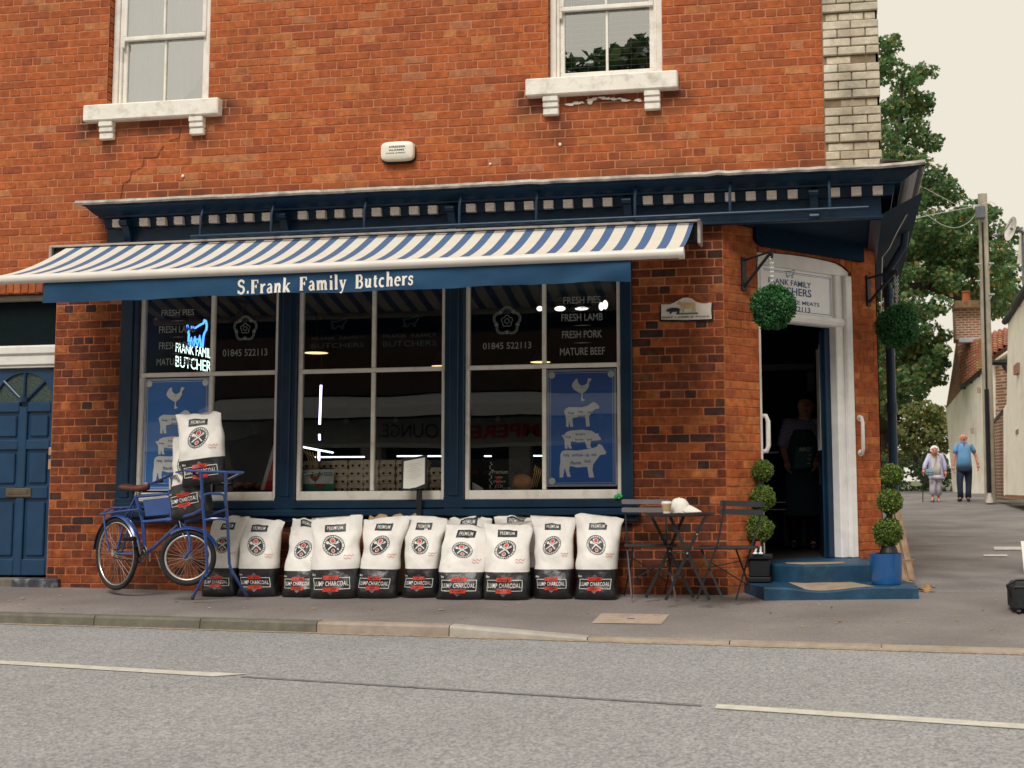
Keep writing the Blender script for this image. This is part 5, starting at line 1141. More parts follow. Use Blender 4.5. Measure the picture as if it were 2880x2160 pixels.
# left tree in a square black planter
pb = Vector((2.25, -.08, .155)); yb = on(2145, 1640, .127).y+.11
t = topiary((2145, 2144, 2134), (1323, 1400, 1487), (.096, .113, .130), yb, at(2140, 1640, yb), 'black', 'topiary tree of three balls in a square black planter left of the doorway')
a, b = at(2134, 1403, yb), at(2144, 1320, yb); m = MB(); m.tube([at(2140, 1560, yb), a, b], .03, 10); m.build('stem', pm('stem', (.03, .05, .03), .8), t)
x0, x1 = at(2103, 1600, yb-.12).x, at(2166, 1600, yb-.12).x; zt, zb = at(2150, 1558, yb).z, .129
m = MB(); m.bbox(x0-.01, x1+.012, yb-.12, yb+.12, zt-.045, zt, .01); m.bbox(x0+.01, x1-.01, yb-.10, yb+.10, zb+.05, zt-.045, .01); m.bbox(x0-.01, x1+.0, yb-.11, yb+.11, zb, zb+.05, .01); m.build('planter', BLACK, t)
gn = thing('garden_ornament', 'small white figurine on the rim of the black planter', 'ornament', at(2132, 1545, yb-.13)); p = at(2130, 1546, yb-.13)
m = MB()
for dx in (-.02, .03): m.sphere((p.x+dx, p.y, zt+.012), .018, 8, 6, sc3=(1.3, 1, .6)); m.tube([(p.x+dx, p.y, zt+.02), (p.x+dx*.6+.01, p.y, zt+.075)], .01, 6)
m.build('feet', POSW, gn)
m = MB(); m.tube([(p.x+.004, p.y, zt+.07), (p.x+.01, p.y, zt+.12)], [.03, .02], 8); m.build('body', pm('orn_red', (.35, .05, .05), .6), gn)
# right tree in the blue glazed pot
yb = on(2492, 1645, .127).y+.12; zb = .129; pc = at(2492, 1600, yb); zt = at(2492, 1556, yb).z; W_ = (at(2541, 1560, yb).x-at(2444, 1560, yb).x)/2
c = (pc.x, yb, 0)
t = topiary((2507, 2502, 2496), (1336, 1410, 1497), (.100, .112, .128), yb, (pc.x, yb, zb), 'blue', 'topiary tree of three balls in a round blue glazed pot right of the steps')
m = MB(); m.lathe((pc.x, yb, zb), [(W_*.86, 0), (W_*.90, .02), (W_*.95, .2), (W_*.99, zt-zb-.012), (W_, zt-zb), (W_*.93, zt-zb), (W_*.9, zt-zb-.05), (0.01, zt-zb-.05)], 36, cap=False); m.build('glazed_pot', pm('pot_glaze', (.014, .10, .30), .22, .12, 3, spec=.6, coat=.4), t, smooth=True)
m = MB(); m.lathe((pc.x+.03, yb, zt-.05), [(.09, 0), (.085, .06), (.06, .12)], 20); m.build('inner_pot', BLACK, t)
m = MB(); m.tube([(pc.x+.03, yb, zt), at(2502, 1400, yb), at(2507, 1340, yb)], .03, 10); m.build('stem', pm('stem', (.03, .05, .03), .8), t)
# wooden trestle leaning behind the pot
t = thing('wooden_trestle', 'old wooden trestle leaning against the side wall behind the blue pot', 'trestle', (3.75, 1.9, .05))
for p0, p1 in (((2540, 1640), (2505, 1440)), ((2566, 1630), (2522, 1430)), ((2556, 1636), (2520, 1500)), ((2598, 1650), (2540, 1490))):
    m = MB(); a, b = at(*p0, 1.25), at(*p1, 1.75); d = (b-a).normalized(); sdx = Vector((.03, 0, 0)); sy = Vector((0, .012, 0))
    m.add([a-sdx-sy, a+sdx-sy, a+sdx+sy, a-sdx+sy, b-sdx-sy, b+sdx-sy, b+sdx+sy, b-sdx+sy], [(0, 1, 2, 3), (7, 6, 5, 4), (0, 4, 5, 1), (1, 5, 6, 2), (2, 6, 7, 3), (3, 7, 4, 0)])
    if p0[0] != 2598: m.build('leg', WOOD, t)
m = MB(); a = at(2548, 1590, 1.4); m.bbox(a.x-.05, a.x+.06, 1.36, 1.39, a.z-.08, a.z+.06, .004, fn=lambda x, y, z: (x+(z-a.z)*.4, y, z)); m.build('brace', WOOD, t)
m = MB()
for i in range(14):
    p = on(2596+rnd.uniform(-8, 24), 1660+rnd.uniform(-9, 10), .03); q = rnd.uniform(0, 6); m.quad(*[(p.x+.05*math.cos(q+k), p.y+.05*math.sin(q+k), .035+rnd.uniform(0, .03)) for k in (0, 1.2, 3, 4.4)])
tag(m.build('leaf_litter', pm('litter', (.36, .22, .10), .9, .4, 20), kind='stuff'), 'brown leaves and dust swept beside the step', None)
m = MB()
for i in range(80):
    u = rnd.uniform(0, 2800); v = 1640+rnd.random()**1.6*110
    if u > 2100: v += 40
    p = on(u, v, 0); p = on(u, v, pz(p.x, p.y)); q = rnd.uniform(0, 6); s = rnd.uniform(.008, .02)*(1.6 if i % 7 == 0 else 1)
    if p.y > -.12 or p.y < yk(p.x)+.15: continue
    m.quad(*[(p.x+s*math.cos(q+k), p.y+s*math.sin(q+k), pz(p.x, p.y)+rnd.uniform(.003, .012)) for k in (0, 1.2, 3, 4.4)])
m.build('fallen_leaves', pm('leaf_dry', (.42, .27, .13), .8, .5, 8), kind='stuff')
# ------------------------------------------------------------------ charcoal bags
BAGW = pm('bag_white', (.80, .765, .725), .5, .06, 6, .9, 9, spec=.4, dirt=(.34, .32, .30), damt=.35, dscale=5); BAGD = pm('bag_dark', (.017, .018, .020), .36, .3, 9, 1., 12, spec=.5)
PRW = pm('print_white', (.72, .70, .66), .5, .04); PRB = pm('print_black', (.022, .028, .034), .45, .1, 14); PRR = pm('print_red', (.58, .035, .02), .5, .05); PRG = pm('print_grey', (.14, .14, .15), .5, .05)
def sg(x, p): return math.copysign(abs(x)**p, x)
def bag(label, x, y, z, w, h, seed, lean=.14, rot=0., tilt=0., flare=1.12, fold=0., split=.36, group='lumpwood charcoal bags along the shopfront', sag=0., dp=.115, lab=.925, sq_=1.):
    """sack: ring profile, a at local x in -w..w, b height 0..h"""
    t = thing('charcoal_bag', label, 'charcoal bag', (x, y, z), group)
    r = random.Random(seed); ph = r.uniform(0, 50)
    cr_, sr_ = math.cos(rot), math.sin(rot); ct_, st_ = math.cos(tilt), math.sin(tilt)
    pin = r.uniform(.03, .10); asym = r.uniform(-.045, .045)
    def wid(tt): return w*(1.03-pin*math.sin(PI*min(1, tt*1.15))+max(0, tt-.68)/.32*(flare-1)+.035*math.sin(ph+tt*8)+.02*math.sin(ph*2+tt*19))
    def thk(tt): 
        if tt < .06: return dp*(.72+.28*tt/.06)
        return dp*(1-.10*tt)*(1 if tt < .5 else max(.06, 1-((tt-.5)/.5)**1.5*.95))
    def nz(a, b):
        d = .024*noise.noise(Vector((a*6+ph, b*4.5, ph)))+.013*noise.noise(Vector((a*15+ph, b*11, ph*2)))+.006*abs(noise.noise(Vector((a*22+b*9, b*16-a*5, ph))))
        if b/h < split: d += .010*noise.noise(Vector((a*24, b*22+ph, 3)))+.006*abs(noise.noise(Vector((a*9+b*14, b*9-a*6, ph))))
        if fold: d -= fold*math.exp(-((b/h-.86-.02*math.sin(a*14))/.035)**2)
        return d
    def SB(a, b, phi=None, out=0.):
        tt = max(0, min(1, b/h)); W = wid(tt); T_ = thk(tt)
        if phi is None:
            c = max(-.995, min(.995, a/W)); sn = (1-abs(c)**2.6)**(1/2.6) if abs(c) < 1 else 0
            X, Yl = a, -T_*sn
        else: X, Yl = W*sg(math.cos(phi), .77), -T_*sg(math.sin(phi), .77)
        front = Yl < 0 or phi is None
        Yl += (-nz(X, b) if front else 0)-out+lean*(tt**1.3)
        X += .016*noise.noise(Vector((b*6, ph, 0)))+asym*tt*tt
        Z = b+(.016*math.sin(X*8+ph)+.030*noise.noise(Vector((X*12, ph, 1))))*max(0, (tt-.85)/.15)-sag*max(0, (tt-.8)/.2)*(X/W)**2
        X, Z = X*ct_-Z*st_, X*st_+Z*ct_
        return (x+X*cr_-Yl*sr_, y+X*sr_+Yl*cr_, z+Z)
    ns, nt_ = 40, 30; m = MB(); v = []
    tv = sorted(set([i/nt_ for i in range(nt_+1)]+[split]))
    for tt in tv:
        for k in range(ns): v.append(SB(0, tt*h, 2*PI*k/ns))
    fs = []; 
    for i in range(len(tv)-1):
        for k in range(ns): m.f.append((i*ns+k, i*ns+(k+1) % ns, (i+1)*ns+(k+1) % ns, (i+1)*ns+k)); m.m.append(1 if tv[i+1] <= split+1e-6 else 0)
    m.f.append(tuple(range(ns))); m.m.append(1); m.f.append(tuple((len(tv)-1)*ns+k for k in range(ns))); m.m.append(0); m.v = v
    body = m.build('sack', [BAGW, BAGD], t, smooth='all')
    def dense(mb, pts, o, m_=0):              # polygon subdivided into a conforming patch
        xs = [p[0] for p in pts]; zs = [p[1] for p in pts]; a0, a1, b0, b1 = min(xs), max(xs), min(zs), max(zs); n = max(2, int((a1-a0)/.02)); k = max(1, int((b1-b0)/.02))
        vs = [SB(a0+(a1-a0)*i/n, b0+(b1-b0)*j/k, None, o) for i in range(n+1) for j in range(k+1)]
        mb.add(vs, [(i*(k+1)+j, (i+1)*(k+1)+j, (i+1)*(k+1)+j+1, i*(k+1)+j+1) for i in range(n) for j in range(k)], m_)
    q = w/.205; f3 = lambda o: (lambda a, b:  SB(a, b, None, o))
    lo_ = h*lab
    # top label
    if lab > 0: m = MB(); dense(m, [(-.088*q, lo_-.068*q), (.088*q, lo_)], .003); m.build('top_label', PRB, body)
    m = MB()
    if lab > 0: words(m, '~PREMIUM', -.066*q, .066*q, lo_-.05*q, lo_-.016*q, f3(.006), .01); m.build('top_lettering', PRW, body); m = MB()
    # lower panel lettering
    fw, c0 = .155*q, h*split*.52
    words(m, '~LUMP CHARCOAL', -fw+.012, fw-.012, c0-.019*q, c0+.019*q, f3(.0075), .008); m.build('product_lettering', PRW, body); m = MB()
    for a, b, c, d in ((-fw, -.07*q, c0+.042*q, c0+.047*q), (.07*q, fw, c0+.042*q, c0+.047*q), (-fw, -.07*q, c0-.047*q, c0-.042*q), (.07*q, fw, c0-.047*q, c0-.042*q), (-fw, -fw+.005, c0-.042*q, c0+.042*q), (fw-.005, fw, c0-.042*q, c0+.042*q)): dense(m, [(a, c), (b, d)], .0045)
    m.build('label_frame', PRW, body, kind='stuff'); m = MB(); words(m, '5kg', -fw-.012, -fw+.026, c0+.058*q, c0+.082*q, f3(.006), .02)
    m.build('weight_mark', PRW, body)
    m = MB()
    for s in (1, -1): dense(m, [(-.068*q, c0+s*.047*q-.017*q), (.068*q, c0+s*.047*q+.017*q)], .0055)
    for s, w_ in ((1, 'PREMIUM'), (-1, 'RESTAURANT')): pass
    # red handwriting by the emblem
    zc = h*.655 if not fold else h*.60
    for k in range(2): ribbon(m, [((.10+.012*i)*q, zc-.085*q-k*.022*q+.008*math.sin(i*2.3+k)*q) for i in range(7-k)], .0035, f3(.004))
    m.build('red_print', PRR, body)
    m = MB()
    for s, w_ in ((1, 'PREMIUM'), (-1, 'RESTAURANT')): words(m, w_, -.052*q, .052*q, c0+s*.045*q-.008*q, c0+s*.045*q+.008*q, f3(.0075), .0)
    m.build('bar_lettering', PRB, body)
    m = MB()
    for s in (1, -1): m.add([SB(-.03*q, c0+s*.067*q, None, .0035),  SB(.03*q, c0+s*.067*q, None, .0035),  SB(0, c0+s*.092*q, None, .0035)], [(0, 1, 2)])
    m.build('grey_triangles', PRG, body)
    # round emblem: ring, dark disc, crossed tools, flame
    R = .092*q; m = MB(); P = lambda rr, an: (rr*R*math.cos(an), zc+rr*R*math.sin(an))
    sk_, ske = sq_, r.uniform(-.28, .28)
    def S(a, b, phi=None, out=0.): return SB(a+(b-zc)*ske, zc+(b-zc)*sk_, phi, out)
    f3 = lambda o: (lambda a, b: S(a, b, None, o))
    def disc(mb, r0, r1, o, n=36, mm=0):
        for i in range(n):
            a0, a1 = 2*PI*i/n, 2*PI*(i+1)/n
            st = 4 if r0 == 0 else 1
            for j in range(st):
                q0, q1 = r0+(r1-r0)*j/st, r0+(r1-r0)*(j+1)/st
                mb.add([S(*P(q0, a0), None, o), S(*P(q1, a0), None, o), S(*P(q1, a1), None, o), S(*P(q0, a1), None, o)], [(0, 1, 2, 3)], mm)
    disc(m, 0, .80, .0035); disc(m, .96, 1.02, .0035)
    for i in range(26):
        an = 2*PI*i/26
        if i in (0, 13): continue
        m.add([S(*P(.84, an-.05), None, .0035), S(*P(.93, an-.04), None, .0035), S(*P(.93, an+.04), None, .0035), S(*P(.84, an+.05), None, .0035)], [(0, 1, 2, 3)])
    e = m.build('emblem', PRB, body)
    m = MB()
    for s in (1, -1): ribbon(m, [(-s*.52*R, zc+.30*R), (s*.15*R, zc-.08*R), (s*.52*R, zc-.42*R)], .12*R, f3(.0065+s*.0004)); 
    for a, b, rr_ in ((-.5, .28, .16), (0, .42, .27), (0, -.52, .2)): m.poly([S(a*R+rr_*R*math.cos(k), zc+b*R+rr_*R*math.sin(k), None, .0072) for k in [2*PI*i/10 for i in range(10)]])
    ribbon(m, [(.40*R, zc+.22*R), (.62*R, zc+.30*R)], .07*R, f3(.007)); ribbon(m, [(.38*R, zc+.34*R), (.56*R, zc+.42*R)], .07*R, f3(.007))
    m.build('crossed_tools', PRW, body)
    m = MB()
    for a, b, rr_ in ((0, .44, .21), (0, -.5, .14)): m.poly([S(a*R+rr_*R*math.cos(k), zc+b*R+rr_*R*math.sin(k), None, .0085) for k in [2*PI*i/10 for i in range(10)]])
    m.build('flame', PRR, body)
    return t
def bagpx(label, u0, u1, vt, vb, seed, y=-.30, **k):
    a, b = at(u0, vb, y-.1), at(u1, vb, y-.1); xc = (a.x+b.x)/2; w = (b.x-a.x)/2*1.0; zb = pz(xc, y)+.002; h = at((u0+u1)/2, vt, y+.04).z-zb
    return bag(label, xc, y, zb, w, h, seed, **k)
bagpx('charcoal bag standing behind the bicycle front wheel', 562, 652, 1458, 1674, 1, flare=1.08)
bagpx('charcoal bag just right of the bicycle stand, leftmost fully visible one', 657, 768, 1460, 1676, 2, flare=1.17, sag=.01)
bagpx('short charcoal bag with its top folded back, beside a narrow gap on its left', 782, 888, 1477, 1675, 3, flare=1.0, lean=.2, lab=0, sag=.02)
bagpx('charcoal bag leaning a little left with a creased top label, front of its pair', 862, 996, 1456, 1679, 4, sq_=.9, flare=1.06, y=-.40, tilt=.03, rot=.05)
bagpx('charcoal bag left of the menu stand with its label tilted down to the right', 992, 1106, 1456, 1680, 5, flare=1.13, y=-.36, tilt=-.02)
bagpx('charcoal bag directly below the menu stand post', 1122, 1226, 1456, 1679, 6, flare=1.2)
bagpx('wide slumped charcoal bag with its folded top hanging low over the emblem', 1222, 1352, 1475, 1682, 7, sq_=.70, flare=1.04, y=-.42, fold=.0, sag=.02, lean=.2)
bagpx('wide charcoal bag with a doubled over top and flattened emblem', 1350, 1482, 1473, 1683, 8, sq_=.82, flare=1.0, y=-.42, lean=.18)
bagpx('narrow charcoal bag standing upright, second from the table end', 1497, 1606, 1455, 1680, 9, flare=1.2)
bagpx('last charcoal bag of the row, next to the folding chair', 1612, 1730, 1453, 1681, 10, flare=1.2)
gb = 'charcoal bags standing behind the front row'
bagpx('charcoal bag behind the wide slumped bag, only its top label showing', 1240, 1352, 1458, 1664, 17, y=-.14, flare=1.1, group=gb, lean=.04, dp=.05, lab=.985)
bagpx('charcoal bag behind the doubled over bag, its label showing above it', 1388, 1502, 1455, 1664, 18, y=-.14, flare=1.1, group=gb, lean=.04, dp=.05, lab=.985)
bagpx('charcoal bag behind the short folded bag, only a strip of label showing', 800, 892, 1463, 1664, 19, y=-.14, flare=1.0, group=gb, lean=.04, dp=.05, lab=.985)
# brown paper sacks behind
for i, (u0, u1) in enumerate(((1040, 1200),)):
    a, b = at(u0, 1460, -.10), at(u1, 1460, -.10); m = MB(); n = 24; v = []
    for j in range(n+1):
        x = a.x+(b.x-a.x)*j/n; zt = at(1100, 1449+5*math.sin(j*.9), -.1).z
        for yy, zz in ((-.13, .05), (-.14, zt-.05), (-.105, zt+.006*math.sin(j*2)), (-.09, zt-.05), (-.085, .05)): v.append((x, yy, zz))
    m.add(v, [(q*5+k, (q+1)*5+k, (q+1)*5+k+1, q*5+k+1) for q in range(n) for k in range(4)]); tag(m.build('paper_sack', pm('brown_paper', (.42, .28, .15), .8, .15, 12)), 'plain brown paper sack whose rim shows behind the charcoal bags', 'paper sack')

# ------------------------------------------------------------------ carrier bicycle
def K(x, y, Y): return at(240+x*.25316, 1280+y*.25316, Y)
bk = thing('carrier_bicycle', 'old blue carrier bicycle with brown saddle propped on a stand before the window', 'bicycle', at(420, 1660, -.5))
def tb_(name, segs, mat=BIKEB, n=8, par=bk):
    m = MB()
    for pts, r in segs: m.tube(pts, r, n)
    return m.build(name, mat, par, smooth=True)
YR, YF = -.42, -.62
RH = K(350, 1095, YR); BBp = K(665, 1095, -.52); ST = K(560, 460, -.50); HT = K(945, 385, -.62); HB = K(965, 720, -.64); FH = K(1140, 1140, -.72)
HL = K(930, 430, -.62)
tb_('frame', [([RH, K(560, 1092, -.5), BBp], .013), ([RH+Vector((.02, .03, 0)), BBp+Vector((0, .03, 0))], .011), ([RH, K(430, 720, -.44), ST], .011), ([RH+Vector((.03, .03, 0)), ST+Vector((.0, .02, 0))], .009), ([BBp, K(640, 740, -.51), ST], .017), ([ST, HL], .016), ([K(640, 742, -.51), K(905, 718, -.62)], .016), ([BBp, K(770, 1020, -.56), K(1040, 770, -.64)], .018), ([HT, HB], .021), ([K(905, 718, -.62), HB], .022)], n=10)
m = MB(); a, b, c, d = K(640, 500, -.56), K(935, 465, -.63), K(930, 655, -.63), K(670, 680, -.57); m.add([a, b, c, d, *[Vector(p)+Vector((0, .006, 0)) for p in (a, b, c, d)]], [(0, 1, 2, 3), (7, 6, 5, 4), (0, 4, 5, 1), (1, 5, 6, 2), (2, 6, 7, 3), (3, 7, 4, 0)]); m.build('name_panel', BIKEB, bk)
def wheel(name, c, ax, R, tr, spk, rimmat, fend=None):
    wm = MB(); ax = Vector(ax).normalized(); wm.ring(c, ax, R-tr, tr, 48, 10); w_ = wm.build(name, TYRE, bk, smooth='all')
    m = MB(); m.ring(c, ax, R-2*tr-.006, .010, 48, 6, ry=.016); m.build('rim', rimmat, w_, smooth='all')
    a = ax.cross(Vector((0, 0, 1))).normalized(); b = ax.cross(a); m = MB()
    for i in range(spk):
        q = 2*PI*i/spk; q2 = q+(.35 if i % 2 else -.35); o_ = ax*(.03 if (i//2) % 2 else -.03)
        m.tube([Vector(c)+o_+(a*math.cos(q2)+b*math.sin(q2))*.02, Vector(c)+(a*math.cos(q)+b*math.sin(q))*(R-2*tr-.01)], .0016, 4, cap=False)
    m.build('spokes', pm('spoke_steel', (.30, .29, .27), .55, .1, 8, metal=.4), w_, kind='stuff')
    m = MB(); m.tube([Vector(c)-ax*.045, Vector(c)+ax*.045], .022, 12); m.build('hub', CHROME, w_)
    if fend:
        m = MB(); a0, a1 = fend; n = 24; vs = []
        for i in range(n+1):
            q = math.radians(a0+(a1-a0)*i/n); d_ = a*math.cos(q)-b*math.sin(q)
            for k, (o_, rr_) in enumerate(((-.035, -.012), (-.02, .006), (.0, .012), (.02, .006), (.035, -.012))): vs.append(Vector(c)+d_*(R+.018+rr_)+ax*o_)
        m.add(vs, [(i*5+j, (i+1)*5+j, (i+1)*5+j+1, i*5+j+1) for i in range(n) for j in range(4)]); m.build('mudguard', BIKEB, bk, smooth='all')
    return w_
th = math.radians(27.5)
wheel('rear_wheel', RH, (math.sin(th), math.cos(th), 0), .340, .021, 36, CHROME, (12, 175))
tf = math.radians(-14)
wheel('front_wheel', FH, (math.sin(tf), math.cos(tf), .02), .254, .024, 32, pm('rim_silver', (.62, .6, .56), .35, .05, 6, metal=.5), (20, 125))
tb_('fork', [([HB, K(1040, 700, -.66), K(1110, 790, -.70)], .017), ([K(1110, 790, -.70), K(1165, 940, -.80), K(1165, 1060, -.80), FH+Vector((0, -.06, 0))], .013), ([K(1110, 790, -.70), K(1140, 940, -.66), FH+Vector((0, .06, 0))], .013)])
tb_('brake_rods', [([K(1045, 730, -.72), K(1075, 860, -.75), K(1115, 930, -.78)], .005), ([K(490, 1080, -.46), K(560, 1085, -.5)], .006), ([K(605, 495, -.56), K(905, 450, -.63)], .005)], CHROME, 6)
# saddle
m = MB(); c = K(565, 355, -.50); v = []; n = 14; ax = (K(700, 340, -.56)-K(455, 345, -.44)); 
for i in range(n+1):
    q = i/n; p = K(455, 350, -.44).lerp(K(705, 335, -.56), q); wd = .085*(1-q)**.8+.018; hz = .02*math.sin(q*PI*.9)*-1
    for k in range(8): an = 2*PI*k/8; v.append(p+Vector((.3, .95, 0))*wd*math.cos(an)*1.0+Vector((0, 0, 1))*(.028*math.sin(an)+hz-(.02 if math.sin(an) < 0 else 0)*abs(math.cos(an))))
m.add(v, [(i*8+k, i*8+(k+1) % 8, (i+1)*8+(k+1) % 8, (i+1)*8+k) for i in range(n) for k in range(8)]+[tuple(range(8)), tuple(n*8+k for k in range(8))]); m.build('saddle', pm('leather', (.10, .035, .02), .45, .4, 14), bk, smooth='all')
tb_('seat_post', [([ST, K(570, 400, -.5)], .013)], CHROME)
for dx in (-.03, .03):
    m = MB(); p = K(560, 405, -.5)+Vector((dx, .02, 0)); m.tube([p+Vector((0, 0, .008*math.sin(i)*0))+Vector((.014*math.cos(i*1.3), .014*math.sin(i*1.3), -.03+i*.0035)) for i in range(18)], .004, 5); m.build('saddle_spring', BLACK, bk)
# rear rack
tb_('rear_rack', [([K(165, 660, -.36), K(345, 630, -.46), K(600, 600, -.56)], .010), ([K(300, 585, -.28), K(480, 580, -.36), K(640, 575, -.5)], .010), ([K(165, 660, -.36), K(300, 585, -.28)], .010), ([K(205, 665, -.37), K(225, 860, -.40), K(270, 1070, -.42)], .009), ([K(250, 650, -.4), K(330, 610, -.32)], .008), ([K(345, 630, -.46), K(430, 585, -.36)], .008), ([K(480, 640, -.5), K(560, 590, -.4)], .008)])
# crank, chainring, pedals, chain
m = MB(); ax = Vector((math.sin(th), math.cos(th), 0)); m.ring(BBp-ax*.035, ax, .085, .006, 28, 5); m.ring(BBp-ax*.035, ax, .045, .006, 20, 5)
for i in range(5):
    q = 2*PI*i/5; a_ = ax.cross(Vector((0, 0, 1))).normalized(); m.tube([BBp-ax*.035, BBp-ax*.035+(a_*math.cos(q)+Vector((0, 0, 1))*math.sin(q))*.085], .005, 5)
m.build('chainring', pm('steel_dark', (.1, .1, .1), .4, .2, metal=.7), bk)
tb_('crank', [([BBp-ax*.05, K(590, 980, -.62), K(560, 900, -.64)], .009), ([BBp+ax*.05, K(720, 1180, -.46)], .009)], CHROME)
m = MB(); p = K(500, 920, -.66); m.bbox(p.x-.05, p.x+.05, p.y-.04, p.y+.04, p.z-.012, p.z+.012, .005); m.bbox(K(450, 920, -.66).x-.02, K(560, 900, -.66).x, p.y-.03, p.y+.03, p.z-.03, p.z+.005, .006); m.build('pedal', BLACK, bk)
tb_('chain', [([BBp-ax*.035+Vector((0, 0, .085)), RH-ax*.035+Vector((0, 0, .035))], .005), ([BBp-ax*.035-Vector((0, 0, .085)), RH-ax*.035-Vector((0, 0, .035))], .005)], BLACK, 5)
# handlebar
tb_('handlebar', [([K(830, 300, -.30), K(880, 240, -.42), K(945, 250, -.60), K(1010, 225, -.78), K(1040, 290, -.92)], .011), ([HT, K(945, 250, -.60)], .013)], CHROME)
tb_('handle_grip', [([K(810, 320, -.24), K(850, 285, -.34)], .016)], BLACK)
# front carrier: ring frame, uprights, cradle
tb_('carrier_frame', [([K(735, 320, -.42), K(1000, 195, -.64), K(1120, 168, -.86), K(1290, 182, -.92), K(1560, 188, -.95), K(1750, 192, -.85), K(1580, 275, -.50)], .012), ([K(735, 320, -.42), K(900, 325, -.55), K(960, 330, -.6)], .010),
    ([K(1290, 190, -.92), K(1300, 480, -.90), K(1320, 720, -.90), K(1355, 1220, -.92)], .014), ([K(1560, 195, -.95), K(1560, 480, -.88), K(1580, 720, -.80), K(1600, 1210, -.72)], .014),
    ([K(1310, 560, -.9), K(1320, 440, -.92), K(1370, 425, -.93), K(1500, 430, -.92), K(1545, 450, -.9), K(1560, 560, -.88)], .012),
    ([K(1300, 600, -.90), K(1200, 650, -.84), K(1000, 710, -.68), K(905, 730, -.62)], .013), ([K(1570, 600, -.86), K(1300, 690, -.60), K(1080, 750, -.52)], .010), ([K(1330, 722, -.90), K(1400, 705, -.90), K(1500, 705, -.88), K(1590, 722, -.84)], .012)])
tb_('stand', [([K(1355, 1200, -.92), K(1345, 1290, -.93), K(1190, 1590, -.82)], .013), ([K(1600, 1200, -.72), K(1625, 1290, -.72), K(1795, 1560, -.55)], .013), ([K(1340, 1350, -.92), K(1380, 1280, -.92)], .012), ([K(1600, 1240, -.72), K(1680, 1370, -.65)], .012)])
tb_('stand_foot', [([K(1200, 1570, -.82), K(1186, 1600, -.82)], .016), ([K(1788, 1550, -.55), K(1800, 1572, -.55)], .016)], BLACK)
tb_('kick_stay', [([K(780, 1085, -.52), K(840, 1260, -.50)], .006)], CHROME, 6)
# two bags of charcoal carried in the front rack
def bagat(lb, p, w, h, seed, **k): return bag(lb, p.x, p.y, p.z, w, h, seed, group='charcoal bags in the bicycle carrier', **k)
bagat('lower charcoal bag lying in the bicycle carrier under the other', K(1190, 690, -.70), .205, .78, 31, lean=.12, rot=-.25, tilt=.17, flare=1.0, split=.40, dp=.10)
bagat('upper charcoal bag standing tall in the bicycle carrier', K(1330, 330, -.76), .205, .66, 32, lean=.05, rot=.12, tilt=.12, flare=1.0, split=.36, dp=.10)

# ------------------------------------------------------------------ folding table, chairs, cup, cap
def V7(x, y, Y): return at(1700+x*.2712, 1240+y*.2712, Y)
GRM = pm('table_metal', (.018, .02, .022), .45, .15, 12)
tbl = thing('folding_table', 'round black folding bistro table holding a cup and a cap', 'table', at(1911, 1690, -.6))
c = V7(780, 762, -.62); m = MB(); m.lathe((c.x, -.62, c.z), [(.29, -.012), (.302, -.006), (.302, .008), (.296, .013), (0.01, .013)], 40, cap=False); m.lathe((c.x, -.62, c.z), [(.27, -.012), (0.01, -.012)], 30, cap=False); m.build('table_top', GRM, tbl, smooth=True)
zt_ = c.z
def flat(name, pts, w, t, mat, par):
    m = MB(); pts = [Vector(p) for p in pts]
    for a, b in zip(pts[:-1], pts[1:]):
        d = (b-a).normalized(); s = d.cross(Vector((0, 1, 0))).normalized()*w/2; e = Vector((0, t/2, 0))
        m.add([a-s-e, a+s-e, a+s+e, a-s+e, b-s-e, b+s-e, b+s+e, b-s+e], [(0, 1, 2, 3), (7, 6, 5, 4), (0, 4, 5, 1), (1, 5, 6, 2), (2, 6, 7, 3), (3, 7, 4, 0)])
    return m.build(name, mat, par)
for p0, p1, p2, Y in (((680, 785), (860, 1165), (1090, 1650), -.82), ((1045, 785), (860, 1165), (635, 1650), -.80), ((490, 785), (690, 1180), (925, 1625), -.44), ((822, 785), (660, 1150), (430, 1625), -.46)):
    flat('leg', [V7(*p0, Y), V7(*p1, Y), V7(*p2, Y)], .026, .012, GRM, tbl)
m = MB(); m.tube([V7(860, 1165, -.84), V7(668, 1150, -.42)], .006, 6); m.sphere(V7(960, 970, -.83), .009, 8, 6); m.sphere(V7(860, 1168, -.84), .010, 8, 6); m.sphere(V7(676, 1140, -.47), .010, 8, 6); m.build('rivet', CHROME, tbl)
flat('cross_bar', [V7(560, 1340, -.46), V7(750, 1400, -.82)], .02, .01, GRM, tbl)
SLT = {0: pm('slat_grey', (.19, .18, .19), .4, .08, 10), 1: pm('slat_dark', (.028, .033, .036), .45, .1, 10)}
def slat(name, a, b, h, t, mat, par):
    m = MB(); a, b = Vector(a), Vector(b); d = (b-a); nrm = Vector((-d.y, d.x, 0)).normalized()*t/2; u = Vector((0, 0, h/2)); e = .006
    q = d.normalized()*.012
    v = []
    for s in (-1, 1): v += [a+q*0-u*.7+nrm*s, a+q-u+nrm*s, b-q-u+nrm*s, b-u*.7+nrm*s, b+u*.7+nrm*s, b-q+u+nrm*s, a+q+u+nrm*s, a+u*.7+nrm*s]
    m.add(v, [tuple(range(8)), tuple(range(15, 7, -1))]+[(i, (i+1) % 8, 8+(i+1) % 8, 8+i) for i in range(8)]); return m.build(name, mat, par)
ch = thing('folding_chair', 'grey slatted folding chair left of the bistro table against the wall', 'folding chair', at(1820, 1685, -.3), 'folding chairs at the bistro table')
slat('back_slat', V7(178, 630, -.30), V7(670, 632, -.24), .042, .014, SLT[0], ch); slat('back_slat', V7(178, 715, -.30), V7(665, 717, -.24), .042, .014, SLT[0], ch)
